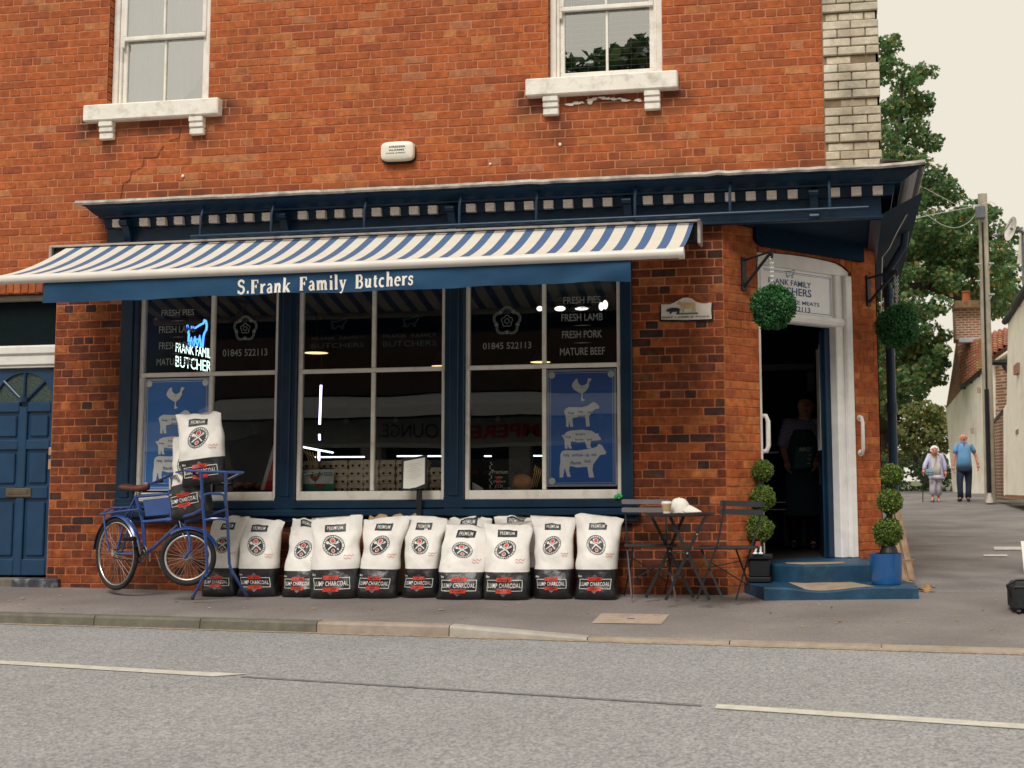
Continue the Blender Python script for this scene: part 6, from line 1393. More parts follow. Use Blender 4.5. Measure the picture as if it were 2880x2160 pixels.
for pts in ([V7(218, 600, -.28), V7(220, 760, -.28), V7(235, 1080, -.3), V7(285, 1640, -.5)], [V7(640, 600, -.22), V7(638, 780, -.22), V7(645, 1080, -.24), V7(740, 1640, -.44)], [V7(295, 1105, -.52), V7(285, 1230, -.45), V7(205, 1600, -.14)], [V7(700, 1105, -.48), V7(690, 1230, -.4), V7(625, 1590, -.12)]): flat('leg', pts, .013, .02, GRM, ch)
for i in range(4):
    a, b = V7(215, 1083, -.24-i*.085), V7(760, 1083, -.20-i*.085); z = V7(300, 1083, -.35).z; m = MB(); m.bbox(a.x, b.x, a.y-.036, a.y+.036, z-.009, z+.009, .004); m.build('seat_slat', SLT[1], ch)
flat('brace', [V7(285, 1210, -.45), V7(640, 1450, -.3)], .01, .01, GRM, ch); flat('brace', [V7(690, 1220, -.4), V7(290, 1440, -.42)], .01, .01, GRM, ch); flat('brace', [V7(300, 1310, -.45), V7(690, 1310, -.4)], .01, .01, GRM, ch)
ch = thing('folding_chair', 'dark slatted folding chair right of the bistro table by the planter', 'folding chair', at(2060, 1690, -.5), 'folding chairs at the bistro table')
slat('back_slat', V7(1205, 645, -.86), V7(1655, 658, -.56), .048, .014, SLT[1], ch); slat('back_slat', V7(1195, 733, -.86), V7(1648, 745, -.56), .048, .014, SLT[1], ch)
for pts in ([V7(1245, 620, -.84), V7(1230, 760, -.84), V7(1180, 1050, -.84), V7(960, 1640, -.80)], [V7(1640, 640, -.57), V7(1600, 860, -.57), V7(1500, 1180, -.6), V7(1362, 1655, -.62)], [V7(1000, 1110, -.76), V7(1080, 1310, -.8), V7(1222, 1620, -.84)], [V7(1360, 1110, -.48), V7(1425, 1290, -.5), V7(1520, 1560, -.52)]): flat('leg', pts, .015, .022, GRM, ch)
for i in range(4):
    z = V7(1250, 1108, -.7).z; a = V7(930+i*25, 1098, -.80+i*.09); b = V7(1560+i*12, 1110, -.80+i*.09); m = MB(); m.bbox(a.x, b.x, a.y-.038, a.y+.038, z-.009, z+.009, .004); m.build('seat_slat', GRM, ch)
flat('brace', [V7(1080, 1310, -.82), V7(1400, 1250, -.5)], .009, .01, GRM, ch); flat('brace', [V7(1100, 1260, -.8), V7(1500, 1500, -.5)], .009, .01, GRM, ch)
cp = thing('coffee_cup', 'takeaway coffee cup with white lid and tan sleeve on the table', 'cup', (0, 0, 0)); a = V7(645, 770, -.80); C_ = (V7(648, 700, -.78).x, -.80, zt_+.014); ORG[cp] = Vector((0, 0, 0))
hcp = V7(648, 630, -.8).z-C_[2]; m = MB(); m.lathe(C_, [(.031, 0), (.033, .02), (.043, hcp-.018)], 24); m.build('cup', PRW, cp, smooth=True)
m = MB(); m.lathe(C_, [(.0335, .020), (.0345, .020), (.0425, hcp-.026), (.0415, hcp-.026)], 24, cap=False); m.build('sleeve', pm('sleeve', (.50, .33, .15), .7), cp, smooth=True)
m = MB(); m.lathe(C_, [(.046, hcp-.020), (.047, hcp-.012), (.043, hcp-.008), (.041, hcp+.004), (0.005, hcp+.003)], 24, cap=False); m.build('lid', PRW, cp, smooth=True)
hat = thing('baseball_cap', 'white baseball cap lying on the bistro table', 'cap', (0, 0, 0))
hc = V7(800, 750, -.66); zc_ = zt_+.014; hx_ = V7(800, 750, -.66).x; sc_ = V7(900, 700, -.66).x-V7(700, 700, -.66).x; Rx = (V7(905, 700, -.66).x-V7(695, 700, -.66).x)/2
m = MB(); n, k = 24, 9; v = []
hh = V7(770, 592, -.66).z-zc_
for i in range(k+1):
    t = PI/2*i/k
    for j in range(n):
        q = 2*PI*j/n; rr_ = math.cos(t)**.75; v.append((hx_-.01+Rx*rr_*math.cos(q)-.012*math.sin(t)+.004*math.sin(6*q)*rr_, -.66+.085*rr_*math.sin(q), zc_+hh*math.sin(t)**.9+.004*rr_*math.sin(3*q)))
m.add(v, [(i*n+j, i*n+(j+1) % n, (i+1)*n+(j+1) % n, (i+1)*n+j) for i in range(k) for j in range(n)]); HATM = pm('cap_cotton', (.80, .76, .68), .85, .05, 20, .2, 60); m.build('crown', HATM, hat, smooth='all')
m = MB(); m.sphere((hx_-.02, -.66, zc_+hh), .009, 8, 5, sc3=(1, 1, .6)); m.build('button', HATM, hat)
m = MB(); v = []; n = 14
for i in range(n+1):
    q = math.radians(-75+150*i/n)
    for rr_, dz in ((.80, .060), (1.35, .036), (2.0, .002)): v.append((hx_+Rx*rr_*math.cos(q)*(1 if rr_ < 1 else 1), -.66+.085*math.sin(q)*(1.0), zc_+.004+dz*math.cos(q)))
m.add(v, [(i*3+j, (i+1)*3+j, (i+1)*3+j+1, i*3+j+1) for i in range(n) for j in range(2)]); m.add([(a_, b_, c_+.004) for a_, b_, c_ in v], [(i*3+j, (i+1)*3+j, (i+1)*3+j+1, i*3+j+1) for i in range(n) for j in range(2)]); m.build('peak', HATM, hat)
# menu stand
ms = thing('menu_stand', 'black post stand with a framed white menu behind the bags', 'menu stand', at(1175, 1660, -.14))
def Q5(x, y, Y=-.14): return at(800+x*.2712, 1080+y*.2712, Y)
m = MB(); a, b = Q5(1368, 1090), Q5(1420, 1090); m.bbox(a.x, b.x, -.14, -.11, .04, a.z, .003); a = Q5(1390, 1500); m.bbox(a.x-.14, a.x+.14, -.24, -.02, .028, .04, .003); m.build('post', BLACK, ms)
cn = [Q5(1215, 1112, -.17), Q5(1478, 1078, -.13), Q5(1485, 735, -.09), Q5(1222, 775, -.13)]
def bil(a, b, o=0): p = cn[0].lerp(cn[1], a).lerp(cn[3].lerp(cn[2], a), b); return (p.x, p.y-o, p.z)
m = MB(); m.add([bil(a, b, o) for o in (0, .014) for a, b in ((0, 0), (1, 0), (1, 1), (0, 1))], [(0, 1, 2, 3), (7, 6, 5, 4), (0, 4, 5, 1), (1, 5, 6, 2), (2, 6, 7, 3), (3, 7, 4, 0)]); m.build('menu_frame', BLACK, ms)
m = MB(); m.add([bil(a, b, .017) for a, b in ((.08, .08), (.3, .05), (.6, .06), (.93, .13), (.92, .93), (.09, .91))], [(0, 1, 2, 3, 4, 5)]); sh_ = m.build('menu_sheet', pm('menu_paper', (.76, .74, .68), .5, .03), ms)
m = MB()
for i in range(9):
    b = .78-i*.055; w_ = .22+.09*math.sin(i*2.1); m.add([bil(x, y, .0185) for x, y in ((.5-w_, b), (.5+w_, b), (.5+w_, b+.008), (.5-w_, b+.008))], [(0, 1, 2, 3)])
m.build('menu_lines', pm('menu_ink', (.42, .41, .40), .6), sh_)
# green toy clip on the window sill
m = MB(); p = at(1740, 1398, -.09); 
for dx, dz, r in ((-.022, 0, .022), (.02, .004, .02), (0, .016, .018)): m.sphere((p.x+dx, -.09, .895+.02+dz), r, 8, 6)
tag(m.build('toy_frog', pm('toy_green', (.03, .42, .10), .4), smooth='all'), 'tiny bright green toy on the window sill beside the grey chair', 'toy')
# black case at the right edge of the pavement
cs = thing('black_case', 'black soft case standing on the pavement at the right edge', 'case', on(2870, 1728, .0))
p = on(2848, 1720, .0); p2 = on(2848, 1640, 0)
zb = pz(p.x, p.y); m = MB(); ztp = at(2850, 1640, p.y).z; m.bbox(p.x+.0, p.x+.55, p.y-.02, p.y+.36, zb+.01, ztp, .035); m.build('body', pm('case_black', (.015, .017, .02), .8, .3, 30, .4, 90), cs)
m = MB(); m.tube([(p.x-.005, p.y+.05, ztp-.12), (p.x-.03, p.y+.05, ztp-.02), (p.x+.04, p.y+.05, ztp+.02), (p.x+.2, p.y+.05, ztp+.03)], .012, 6); m.tube([(p.x+.02, p.y-.02, ztp-.03), (p.x+.4, p.y-.02, ztp-.03)], .008, 6); m.build('strap', BLACK, cs)
for dx in (.03, .2, .4): 
    m = MB(); m.tube([(p.x+dx, p.y-.02, zb+.02), (p.x+dx+.03, p.y-.02, zb+.02)], .018, 8); m.build('wheel', BLACK, cs)
ab = thing('sandwich_board', 'edge of a white leaning board cut off by the right edge', 'sandwich board', on(2880, 1600, .05))
a, b = dep(2871, 1522, 14), dep(2884, 1640, 13.6); m = MB(); m.add([a, a+Vector((.4, 0, 0)), b+Vector((.4, 0, 0)), b, *[v_+Vector((0, .03, 0)) for v_ in (a, a+Vector((.4, 0, 0)), b+Vector((.4, 0, 0)), b)]], [(0, 1, 2, 3), (7, 6, 5, 4), (0, 4, 5, 1), (1, 5, 6, 2), (2, 6, 7, 3), (3, 7, 4, 0)]); m.build('panel', WHITE, ab)

# ------------------------------------------------------------------ people
def skin_body(name, V, E, Rd, mat, parent, sub=2):
    me = bpy.data.meshes.new('t'); o0 = org(parent); me.from_pydata([tuple(Vector(v)-o0) for v in V], E, []); o = bpy.data.objects.new('t', me); C.objects.link(o)
    md = o.modifiers.new('s', 'SKIN'); md.use_smooth_shade = True
    sv = me.skin_vertices[0].data
    for i, r in enumerate(Rd): sv[i].radius = (r, r) if not isinstance(r, tuple) else r
    for i in range(len(V)): sv[i].use_root = (i == 0)
    s = o.modifiers.new('u', 'SUBSURF'); s.levels = s.render_levels = sub
    dg = bpy.context.evaluated_depsgraph_get(); m2 = bpy.data.meshes.new_from_object(o.evaluated_get(dg)); bpy.data.objects.remove(o); m2.name = name
    m2.materials.clear(); m2.materials.append(mat); m2.polygons.foreach_set('use_smooth', [True]*len(m2.polygons)); m2.update()
    p = bpy.data.objects.new(name, m2); link(p, parent); return p
def loft(mb, rings, n=18, cap=True):
    vs = []; 
    for c, rx, ry in rings:
        for k in range(n): q = 2*PI*k/n; vs.append((c[0]+rx*sg(math.cos(q), .85), c[1]+ry*sg(math.sin(q), .85), c[2]))
    fs = [(i*n+k, i*n+(k+1) % n, (i+1)*n+(k+1) % n, (i+1)*n+k) for i in range(len(rings)-1) for k in range(n)]
    if cap: fs += [tuple(range(n)), tuple((len(rings)-1)*n+k for k in range(n))]
    mb.add(vs, fs)
def hand(mb, w, d, side, s=1.):      # palm w->w+d, five curled fingers
    d = Vector(d).normalized(); a = Vector((1, 0, 0))*side; up = Vector((0, -1, 0))
    k = w+d*.085*s
    mb.tube([w, w+d*.03*s, k], [.026*s, .036*s, .034*s], 8)
    for i, L in enumerate((.070, .078, .072, .056)):
        b = k+up*(.027-.018*i)*s; mb.tube([b-d*.01*s, b+d*L*.5*s, b+d*L*.85*s-a*.018*s, b+d*L*s-a*.035*s], [.0095*s, .009*s, .008*s, .006*s], 6)
    b = w+d*.03*s+up*.028*s; mb.tube([b, b+d*.03*s+up*.018*s-a*.01*s, b+d*.06*s+up*.016*s-a*.02*s], [.012*s, .011*s, .008*s], 6)
def person(label, loc, fn, J, skin, hs=1.):
    """J: joints by pixel and extra depth; returns root, joint dict"""
    t = thing('person', label, 'person', loc); P = {k: fn(*v) for k, v in J.items()}
    names = list(P); 
    E = [('pelvis', 'waist'), ('waist', 'chest'), ('chest', 'neck'), ('neck', 'jaw'), ('jaw', 'head'), ('head', 'crown')]
    for s in 'LR': E += [('chest', 'sh'+s), ('sh'+s, 'el'+s), ('el'+s, 'wr'+s), ('pelvis', 'hip'+s), ('hip'+s, 'kn'+s), ('kn'+s, 'an'+s), ('an'+s, 'toe'+s)]
    Rd = dict(pelvis=.12, waist=.11, chest=.115, neck=.055, jaw=.082, head=.108, crown=.084)
    for s in 'LR': Rd.update({'sh'+s: .058, 'el'+s: .042, 'wr'+s: .028, 'hip'+s: .085, 'kn'+s: .055, 'an'+s: .036, 'toe'+s: .03})
    V = [P[k] for k in names]; names_i = {k: i for i, k in enumerate(names)}
    b = skin_body('body', V, [(names_i[a], names_i[b]) for a, b in E], [Rd[k]*hs for k in names], skin, t)
    m = MB()
    for s, sd in (('L', -1), ('R', 1)): hand(m, P['wr'+s], P['wr'+s]-P['el'+s]+Vector((0, 0, -.12)), sd)
    # nose, brow, ears
    h, jw = P['head'], P['jaw']; f = Vector((0, -1, 0)); m.tube([h+f*.085+Vector((0, 0, .012)), h+f*.108+Vector((0, 0, -.028)), h+f*.088+Vector((0, 0, -.034))], [.010, .016, .012], 8)
    for s in (-1, 1): m.sphere(h+Vector((s*.086, .0, -.008)), .026, 8, 6, sc3=(.4, .7, 1.1))
    m.tube([h+f*.078+Vector((-.04, 0, .022)), h+f*.088+Vector((0, 0, .026)), h+f*.078+Vector((.04, 0, .022))], .009, 6)
    # join hands and face onto the body mesh
    bm = bmesh.new(); bm.from_mesh(b.data); o0 = org(t); me2 = bpy.data.meshes.new('x'); me2.from_pydata([(x-o0.x, y-o0.y, z-o0.z) for x, y, z in m.v], [], m.f); bm.from_mesh(me2); bmesh.ops.recalc_face_normals(bm, faces=bm.faces); bm.to_mesh(b.data); bm.free(); b.data.polygons.foreach_set('use_smooth', [True]*len(b.data.polygons)); bpy.data.meshes.remove(me2)
    m = MB()
    for s in (-1, 1): m.sphere(h+f*.080+Vector((s*.03, 0, .002)), .010, 8, 5, sc3=(1.2, .5, .6))
    m.build('eye', pm('eye_dark', (.05, .03, .025), .4), b)
    m = MB(); m.tube([h+f*.083+Vector((-.024, 0, -.062)), h+f*.09+Vector((0, 0, -.060)), h+f*.083+Vector((.024, 0, -.062))], .0055, 6); m.build('mouth', pm('lips', (.30, .08, .07), .5), b)
    return t, P, b
KD = 32.6
def pm_(x, y, d=0.): return dep(2560+x*.1567, 1180+y*.1567, KD+d)
J = dict(pelvis=(968, 850), waist=(962, 720), chest=(960, 510), neck=(955, 432), jaw=(955, 375), head=(955, 320), crown=(955, 262), shL=(835, 462), elL=(785, 690, -.02), wrL=(778, 845, -.06), shR=(1090, 462), elR=(1180, 660, 0), wrR=(1214, 810, -.10),
         hipL=(905, 880), knL=(890, 1140, -.05), anL=(905, 1395), toeL=(872, 1452, -.16), hipR=(1035, 880), knR=(1048, 1140, .03), anR=(1040, 1400), toeR=(1052, 1450, -.18))
SK2 = pm('skin_ruddy', (.62, .25, .19), .55, .08, 12)
t, P, body = person('elderly bald man in a blue polo shirt and dark jeans walking down the side street', pm_(970, 1460), pm_, J, SK2, .98)
SHIRT = pm('polo_blue', (.13, .32, .56), .85, .08, 8, .3, 14); JEAN = pm('jeans_dark', (.018, .035, .065), .85, .15, 10, .3, 20); SHOE = pm('shoe_black', (.015, .015, .018), .5)
m = MB(); c = P['chest']; w_ = P['waist']; p_ = P['pelvis']
mid = lambda a, b, k: a.lerp(b, k)
loft(m, [(p_+Vector((0, 0, -.02)), .190, .15), (mid(p_, w_, .5), .185, .17), (w_+Vector((0, -.02, 0)), .18, .18), (mid(w_, c, .4), .172, .16), (mid(w_, c, .75), .17, .145), (c, .17, .135), (c+Vector((0, 0, .055)), .15, .115), (c+Vector((0, 0, .10)), .10, .085), (c+Vector((0, 0, .128)), .065, .07)], 24)
for s in 'LR': m.tube([mid(c+Vector((0, 0, .04)), P['sh'+s], .6), P['sh'+s], mid(P['sh'+s], P['el'+s], .35), mid(P['sh'+s], P['el'+s], .62)], [.058, .062, .056, .060], 12)
m.build('polo_shirt', SHIRT, body, smooth='all')
m = MB(); m.ring(c+Vector((0, -.01, .125)), (0, .2, 1), .068, .016, 20, 6); m.build('collar', SHIRT, body, smooth='all')
m = MB(); m.add([c+Vector((-.03, -.118, .125)), c+Vector((.03, -.118, .125)), c+Vector((0, -.148, .03))], [(0, 1, 2)]); m.build('placket', pm('polo_dark', (.06, .10, .2), .8), body)
m = MB(); loft(m, [(p_+Vector((0, 0, -.13)), .18, .14), (p_+Vector((0, 0, -.05)), .195, .145), (p_+Vector((0, 0, .02)), .19, .14)], 20)
for s in 'LR': m.tube([P['hip'+s]+Vector((0, 0, .04)), P['hip'+s]+Vector((0, 0, -.08)), mid(P['hip'+s], P['kn'+s], .5), P['kn'+s], mid(P['kn'+s], P['an'+s], .5), P['an'+s]+Vector((0, 0, -.01))], [.10, .105, .095, .080, .072, .074], 14)
m.build('jeans', JEAN, body, smooth='all')
def shoes(P, mat, body, k=1.):
    for s in 'LR':
        m = MB(); a, b = P['an'+s], P['toe'+s]; zf = min(b.z, a.z-.05)-.012; m.tube([a+Vector((0, .05, 0))*0+Vector((0, .04, -.02)), Vector((a.x, a.y, zf+.03)), Vector((b.x, b.y, zf+.022)), Vector((b.x+(b.x-a.x)*.2, b.y-.05, zf+.014))], [.045*k, .046*k, .042*k, .022*k], 10); m.build('shoe', mat, body, smooth='all')
shoes(P, SHOE, body)
m = MB(); h = P['head']
for i in range(14):
    q = math.radians(-10+200*i/13); m.sphere(h+Vector((.084*math.cos(q), .03+.06*math.sin(q), -.005+.02*math.sin(i))), .022, 6, 5)
m.build('hair', pm('hair_white', (.75, .72, .68), .9), body, smooth='all')
m = MB(); m.ring(mid(P['wrR'], P['elR'], .08), P['wrR']-P['elR'], .032, .008, 14, 5); m.build('wrist_watch', CHROME, body)
# lady
J = dict(pelvis=(465, 985), waist=(455, 860), chest=(445, 690, -.03), neck=(438, 640, -.10), jaw=(432, 612, -.18), head=(436, 566, -.17), crown=(440, 510, -.12), shL=(352, 640), elL=(275, 790, -.02), wrL=(242, 905, -.14), shR=(545, 640), elR=(615, 800), wrR=(633, 930, -.08),
         hipL=(410, 1010), knL=(400, 1200, -.06), anL=(405, 1400, -.1), toeL=(392, 1478, -.22), hipR=(515, 1010), knR=(500, 1200, .02), anR=(510, 1415), toeR=(520, 1490, -.1))
t, P, body = person('elderly woman in a lilac cardigan and pale trousers walking with a stick', pm_(450, 1500), pm_, J, SK2, .88)
CARD = pm('cardigan_lilac', (.52, .53, .74), .9, .06, 10, .3, 30); TROU = pm('trousers_lilac', (.55, .50, .58), .85, .06, 10, .3, 16); TOP = pm('top_cream', (.76, .72, .66), .85)
c = P['chest']; w_ = P['waist']; p_ = P['pelvis']; m = MB()
loft(m, [(p_+Vector((0, 0, -.03)), .155, .135), (w_, .15, .145), (mid(w_, c, .6), .15, .13), (c, .15, .12), (c+Vector((0, -.03, .06)), .12, .09), (c+Vector((0, -.05, .09)), .06, .06)], 20); m.build('top', TOP, body, smooth='all')
m = MB(); n = 20; v = []
R_ = [(p_+Vector((.01, .0, -.10)), .19, .16), (p_, .185, .16), (w_, .175, .155), (mid(w_, c, .6), .175, .14), (c, .18, .13), (c+Vector((0, -.02, .07)), .14, .10), (c+Vector((0, -.05, .11)), .07, .07)]
for cc, rx, ry in R_:
    for k in range(n+1): q = math.radians(-90+38+(360-76)*k/n); v.append((cc[0]+rx*math.cos(q), cc[1]+ry*math.sin(q), cc[2]))
m.add(v, [(i*(n+1)+k, i*(n+1)+k+1, (i+1)*(n+1)+k+1, (i+1)*(n+1)+k) for i in range(len(R_)-1) for k in range(n)])
for s in 'LR': m.tube([mid(c+Vector((0, 0, .03)), P['sh'+s], .6), P['sh'+s], P['el'+s], mid(P['el'+s], P['wr'+s], .9)], [.06, .066, .056, .046], 12)
m.build('cardigan', CARD, body, smooth='all')
m = MB(); loft(m, [(p_+Vector((0, 0, -.12)), .165, .135), (p_+Vector((0, 0, -.02)), .165, .14)], 18)
for s in 'LR': m.tube([P['hip'+s]+Vector((0, 0, .04)), P['hip'+s]+Vector((0, 0, -.05)), P['kn'+s], mid(P['kn'+s], P['an'+s], .75)], [.085, .09, .075, .082], 14)
m.build('trousers', TROU, body, smooth='all')
shoes(P, pm('shoe_beige', (.10, .09, .09), .6), body, .85)
h = P['head']; m = MB()
for i in range(70):
    q = rnd.uniform(0, 2*PI); e = rnd.uniform(-.25, 1.5)
    d = Vector((math.cos(q)*math.cos(e), math.sin(q)*math.cos(e), math.sin(e)))
    if d.y < -.55 and d.z < .55: continue
    m.sphere(h+Vector((0, .015, .02))+d*.092, rnd.uniform(.022, .034), 7, 5)
m.build('hair', pm('hair_white', (.75, .72, .68), .9), body, smooth='all')
ck = thing('walking_stick', 'black walking stick held by the elderly woman', 'walking stick', pm_(228, 1500)); m = MB(); m.tube([pm_(255, 945, -.2), pm_(232, 940, -.2), pm_(228, 1000, -.2), pm_(226, 1505, -.2)], [.012, .014, .012, .012], 8); m.build('shaft', BLACK, ck)
m = MB(); m.tube([pm_(226, 1490, -.2), pm_(226, 1512, -.2)], .02, 8); m.build('ferrule', BLACK, ck)
hb = thing('handbag', 'small slate blue shoulder bag at the elderly woman\'s hip', 'handbag', pm_(340, 1000, -.22)); a, b = pm_(275, 1000, -.25), pm_(412, 880, -.25); m = MB(); m.bbox(a.x, b.x, a.y-.05, a.y+.05, a.z, b.z, .03, fn=lambda x, y, z: (x, y, z-(x-a.x)*.12)); m.build('bag_body', pm('bag_blue', (.16, .27, .36), .5, .1, 12), hb)
m = MB(); m.bbox(a.x+.01, b.x-.01, a.y-.065, a.y-.048, a.z+.08, b.z-.01, .01, fn=lambda x, y, z: (x, y, z-(x-a.x)*.12)); m.build('flap', pm('bag_flap', (.22, .35, .45), .5), hb)
m = MB(); m.tube([pm_(415, 890, -.23), pm_(445, 780, -.22), pm_(470, 680, -.18), pm_(480, 640, 0)], .008, 6); m.build('strap', pm('bag_blue', (.16, .27, .36), .5), hb)
# butcher in the doorway
def pb_(x, y, Y=2.5): return at(2080+x*.3617, 1020+y*.3617, Y+.6)
J = dict(pelvis=(495, 870), waist=(500, 720), chest=(498, 510), neck=(505, 420), jaw=(510, 378, 2.44), head=(515, 335, 2.44), crown=(518, 280, 2.47), shL=(385, 465), elL=(335, 655), wrL=(368, 775, 2.26), shR=(615, 465), elR=(645, 650), wrR=(600, 760, 2.24),
         hipL=(440, 900), knL=(430, 1160, 2.45), anL=(430, 1390), toeL=(420, 1425, 2.32), hipR=(560, 900), knR=(570, 1160), anR=(570, 1400), toeR=(575, 1425, 2.32))
t, P, body = person('butcher in a checked shirt and dark apron standing inside the doorway', pb_(500, 1440), pb_, J, SKIN, 1.0)
CHK_ = bpy.data.materials.new('checked_shirt'); CHK_.use_nodes = True; tt_ = CHK_.node_tree; ck_ = tt_.nodes.new('ShaderNodeTexChecker'); ck_.inputs['Scale'].default_value = 62; ck_.inputs['Color1'].default_value = (.52, .48, .66, 1); ck_.inputs['Color2'].default_value = (.26, .22, .42, 1)
g_ = tt_.nodes.new('ShaderNodeNewGeometry'); tt_.links.new(g_.outputs['Position'], ck_.inputs['Vector']); tt_.links.new(ck_.outputs[0], tt_.nodes['Principled BSDF'].inputs['Base Color']); tt_.nodes['Principled BSDF'].inputs['Roughness'].default_value = .9
c = P['chest']; w_ = P['waist']; p_ = P['pelvis']; m = MB()
loft(m, [(p_+Vector((0, 0, -.03)), .19, .14), (w_, .19, .16), (mid(w_, c, .6), .185, .145), (c, .19, .13), (c+Vector((0, 0, .06)), .15, .10), (c+Vector((0, 0, .11)), .07, .07)], 22)
for s in 'LR': m.tube([mid(c+Vector((0, 0, .03)), P['sh'+s], .6), P['sh'+s], mid(P['sh'+s], P['el'+s], .5), P['el'+s]], [.07, .078, .075, .07], 12)
m.build('checked_shirt', CHK_, body, smooth='all')
m = MB(); loft(m, [(P['anL'].lerp(P['anR'], .5)+Vector((0, 0, .25)), .20, .13), (P['knL'].lerp(P['knR'], .5), .20, .13), (p_, .2, .15)], 20)
for s in 'LR': m.tube([P['hip'+s], P['kn'+s], P['an'+s]], [.10, .08, .07], 12)
m.build('trousers', BLACK, body, smooth='all'); shoes(P, SHOE, body)
m = MB(); n = 12; v = []; APR = pm('apron_navy', (.022, .06, .085), .8, .15, 10)
for i, (z_, hw) in enumerate(((c.z-.02, .10), (mid(w_, c, .6).z, .15), (w_.z, .19), (p_.z, .20), (p_.z-.3, .21), (p_.z-.45, .21))):
    for k in range(n+1): q = -1+2*k/n; v.append((mid(c, p_, .3).x+q*hw, P['waist'].y-.185+.07*q*q, z_))
m.add(v, [(i*(n+1)+k, i*(n+1)+k+1, (i+1)*(n+1)+k+1, (i+1)*(n+1)+k) for i in range(5) for k in range(n)]); m.build('apron', APR, body, smooth='all')
m = MB(); m.sphere(P['head']+Vector((0, .045, .045)), .097, 14, 10, sc3=(1, 1.05, .95)); m.build('hair', pm('hair_dark', (.03, .02, .015), .9), body, smooth='all')
bd = thing('menu_board', 'dark board lettered BBQ held at the butcher\'s waist in the doorway', 'board', pb_(490, 830, 1.6))
cn2 = [pb_(418, 825, 2.20), pb_(552, 815, 2.20), pb_(575, 650, 2.22), pb_(440, 655, 2.22)]
def bb(a, b, o=0): p = cn2[0].lerp(cn2[1], a).lerp(cn2[3].lerp(cn2[2], a), b); return (p.x, p.y-o, p.z)
m = MB(); m.add([bb(a, b, o) for o in (0, .01) for a, b in ((0, 0), (1, 0), (1, 1), (0, 1))], [(0, 1, 2, 3), (7, 6, 5, 4), (0, 4, 5, 1), (1, 5, 6, 2), (2, 6, 7, 3), (3, 7, 4, 0)]); m.build('board', pm('board_teal', (.03, .11, .14), .6), bd)
m = MB(); words(m, 'BBQ', .22, .82, .76, .96, lambda a, b: bb(a, b, .0125), .0)
for i in range(3): m.add([bb(x, y, .0125) for x, y in ((.76, .58-i*.2), (.95, .58-i*.2), (.95, .61-i*.2), (.76, .61-i*.2))], [(0, 1, 2, 3)])
m.build('lettering', PRW, bd)
# ------------------------------------------------------------------ side street: pole, cottages
def px4(x, y, k): return dep(2640+x*.1809, 860+y*.1809, k)
POLE = pm('pole_wood', (.40, .36, .29), .85, .25, 4, .3, 30, dirt=(.22, .22, .12), damt=.6, dscale=2)
pl_ = thing('utility_pole', 'weathered wooden utility pole with cables and a grey box near its top', 'utility pole', dep(2784, 1408, 31))
a, b = dep(2786, 1410, 31), dep(2763, 545, 31); m = MB(); m.tube([a, b], [.135, .105], 16); m.build('shaft', POLE, pl_, smooth=True)
m = MB(); p, q = dep(2762, 585, 30.8), dep(2764, 615, 30.8); m.bbox(p.x-.16, p.x+.06, p.y-.14, p.y+.04, q.z-.02, p.z+.03, .02); m.build('junction_box', pm('box_grey', (.11, .12, .14), .6), pl_)
m = MB(); m.tube([dep(2763, 625, 30.8), dep(2768, 800, 30.8), dep(2775, 1100, 30.8)], .025, 6); m.tube([dep(2775, 1095, 30.78), dep(2782, 1385, 30.78)], .055, 8); m.build('cable_duct', BLACK, pl_)
m = MB(); m.lathe(tuple(dep(2784, 1411, 30.75)), [(.09, -.02), (.06, .1), (.04, .2)], 10); m.build('concrete_foot', pm('conc', (.5, .46, .42), .9), pl_)
for (x0, x1, v) in ((2743, 2757, 743), (2780, 2795, 741), (2743, 2757, 790), (2782, 2797, 828)):
    m = MB(); a, b = dep(x0, v, 30.9), dep(x1, v, 30.9); m.tube([a, b], .022, 6); m.tube([dep(x0+6 if x0 < 2760 else x0, v+(0 if x0 < 2760 else 16), 30.9), dep(x1 if x0 < 2760 else x1-6, v+(16 if x0 < 2760 else 0), 30.9)], .012, 5); m.build('climbing_step', pm('galv', (.4, .4, .38), .5, metal=.3), pl_)
WIRE = pm('wire', (.5, .5, .46), .6)
for k, (pts, lb) in enumerate(((((2755, 575), (2700, 577), (2660, 560), (2600, 528)), 'upper pale cable sagging from the pole towards the big tree'), (((2755, 580), (2730, 620), (2690, 640), (2650, 632), (2600, 600)), 'lower pale cable drooping in a deep curve from the pole'), (((2757, 578), (2640, 600), (2560, 618), (2490, 640)), 'thin cable running from the pole back to the shop'), (((2762, 573), (2785, 568), (2800, 575)), 'short cable end right of the pole top'))):
    P_ = [dep(u, v, 30.8-(0 if k != 2 else 6*i)) for i, (u, v) in enumerate(pts)]
    # smooth
    Q = []
    for i in range(len(P_)-1):
        for j in range(6):
            t = j/6; p0, p1, p2, p3 = P_[max(i-1, 0)], P_[i], P_[i+1], P_[min(i+2, len(P_)-1)]
            Q.append(.5*((2*p1)+(p2-p0)*t+(2*p0-5*p1+4*p2-p3)*t*t+(3*p1-p0-3*p2+p3)*t**3))
    Q.append(P_[-1]); m = MB(); m.tube(Q, .007, 5); o = m.build('overhead_cable', WIRE); tag(o, lb, 'cable', 'overhead cables')
RENDER = pm('render_cream', (.90, .85, .75), .9, .06, 3, .15, 40, dirt=(.42, .36, .28), damt=.5, dscale=.8)
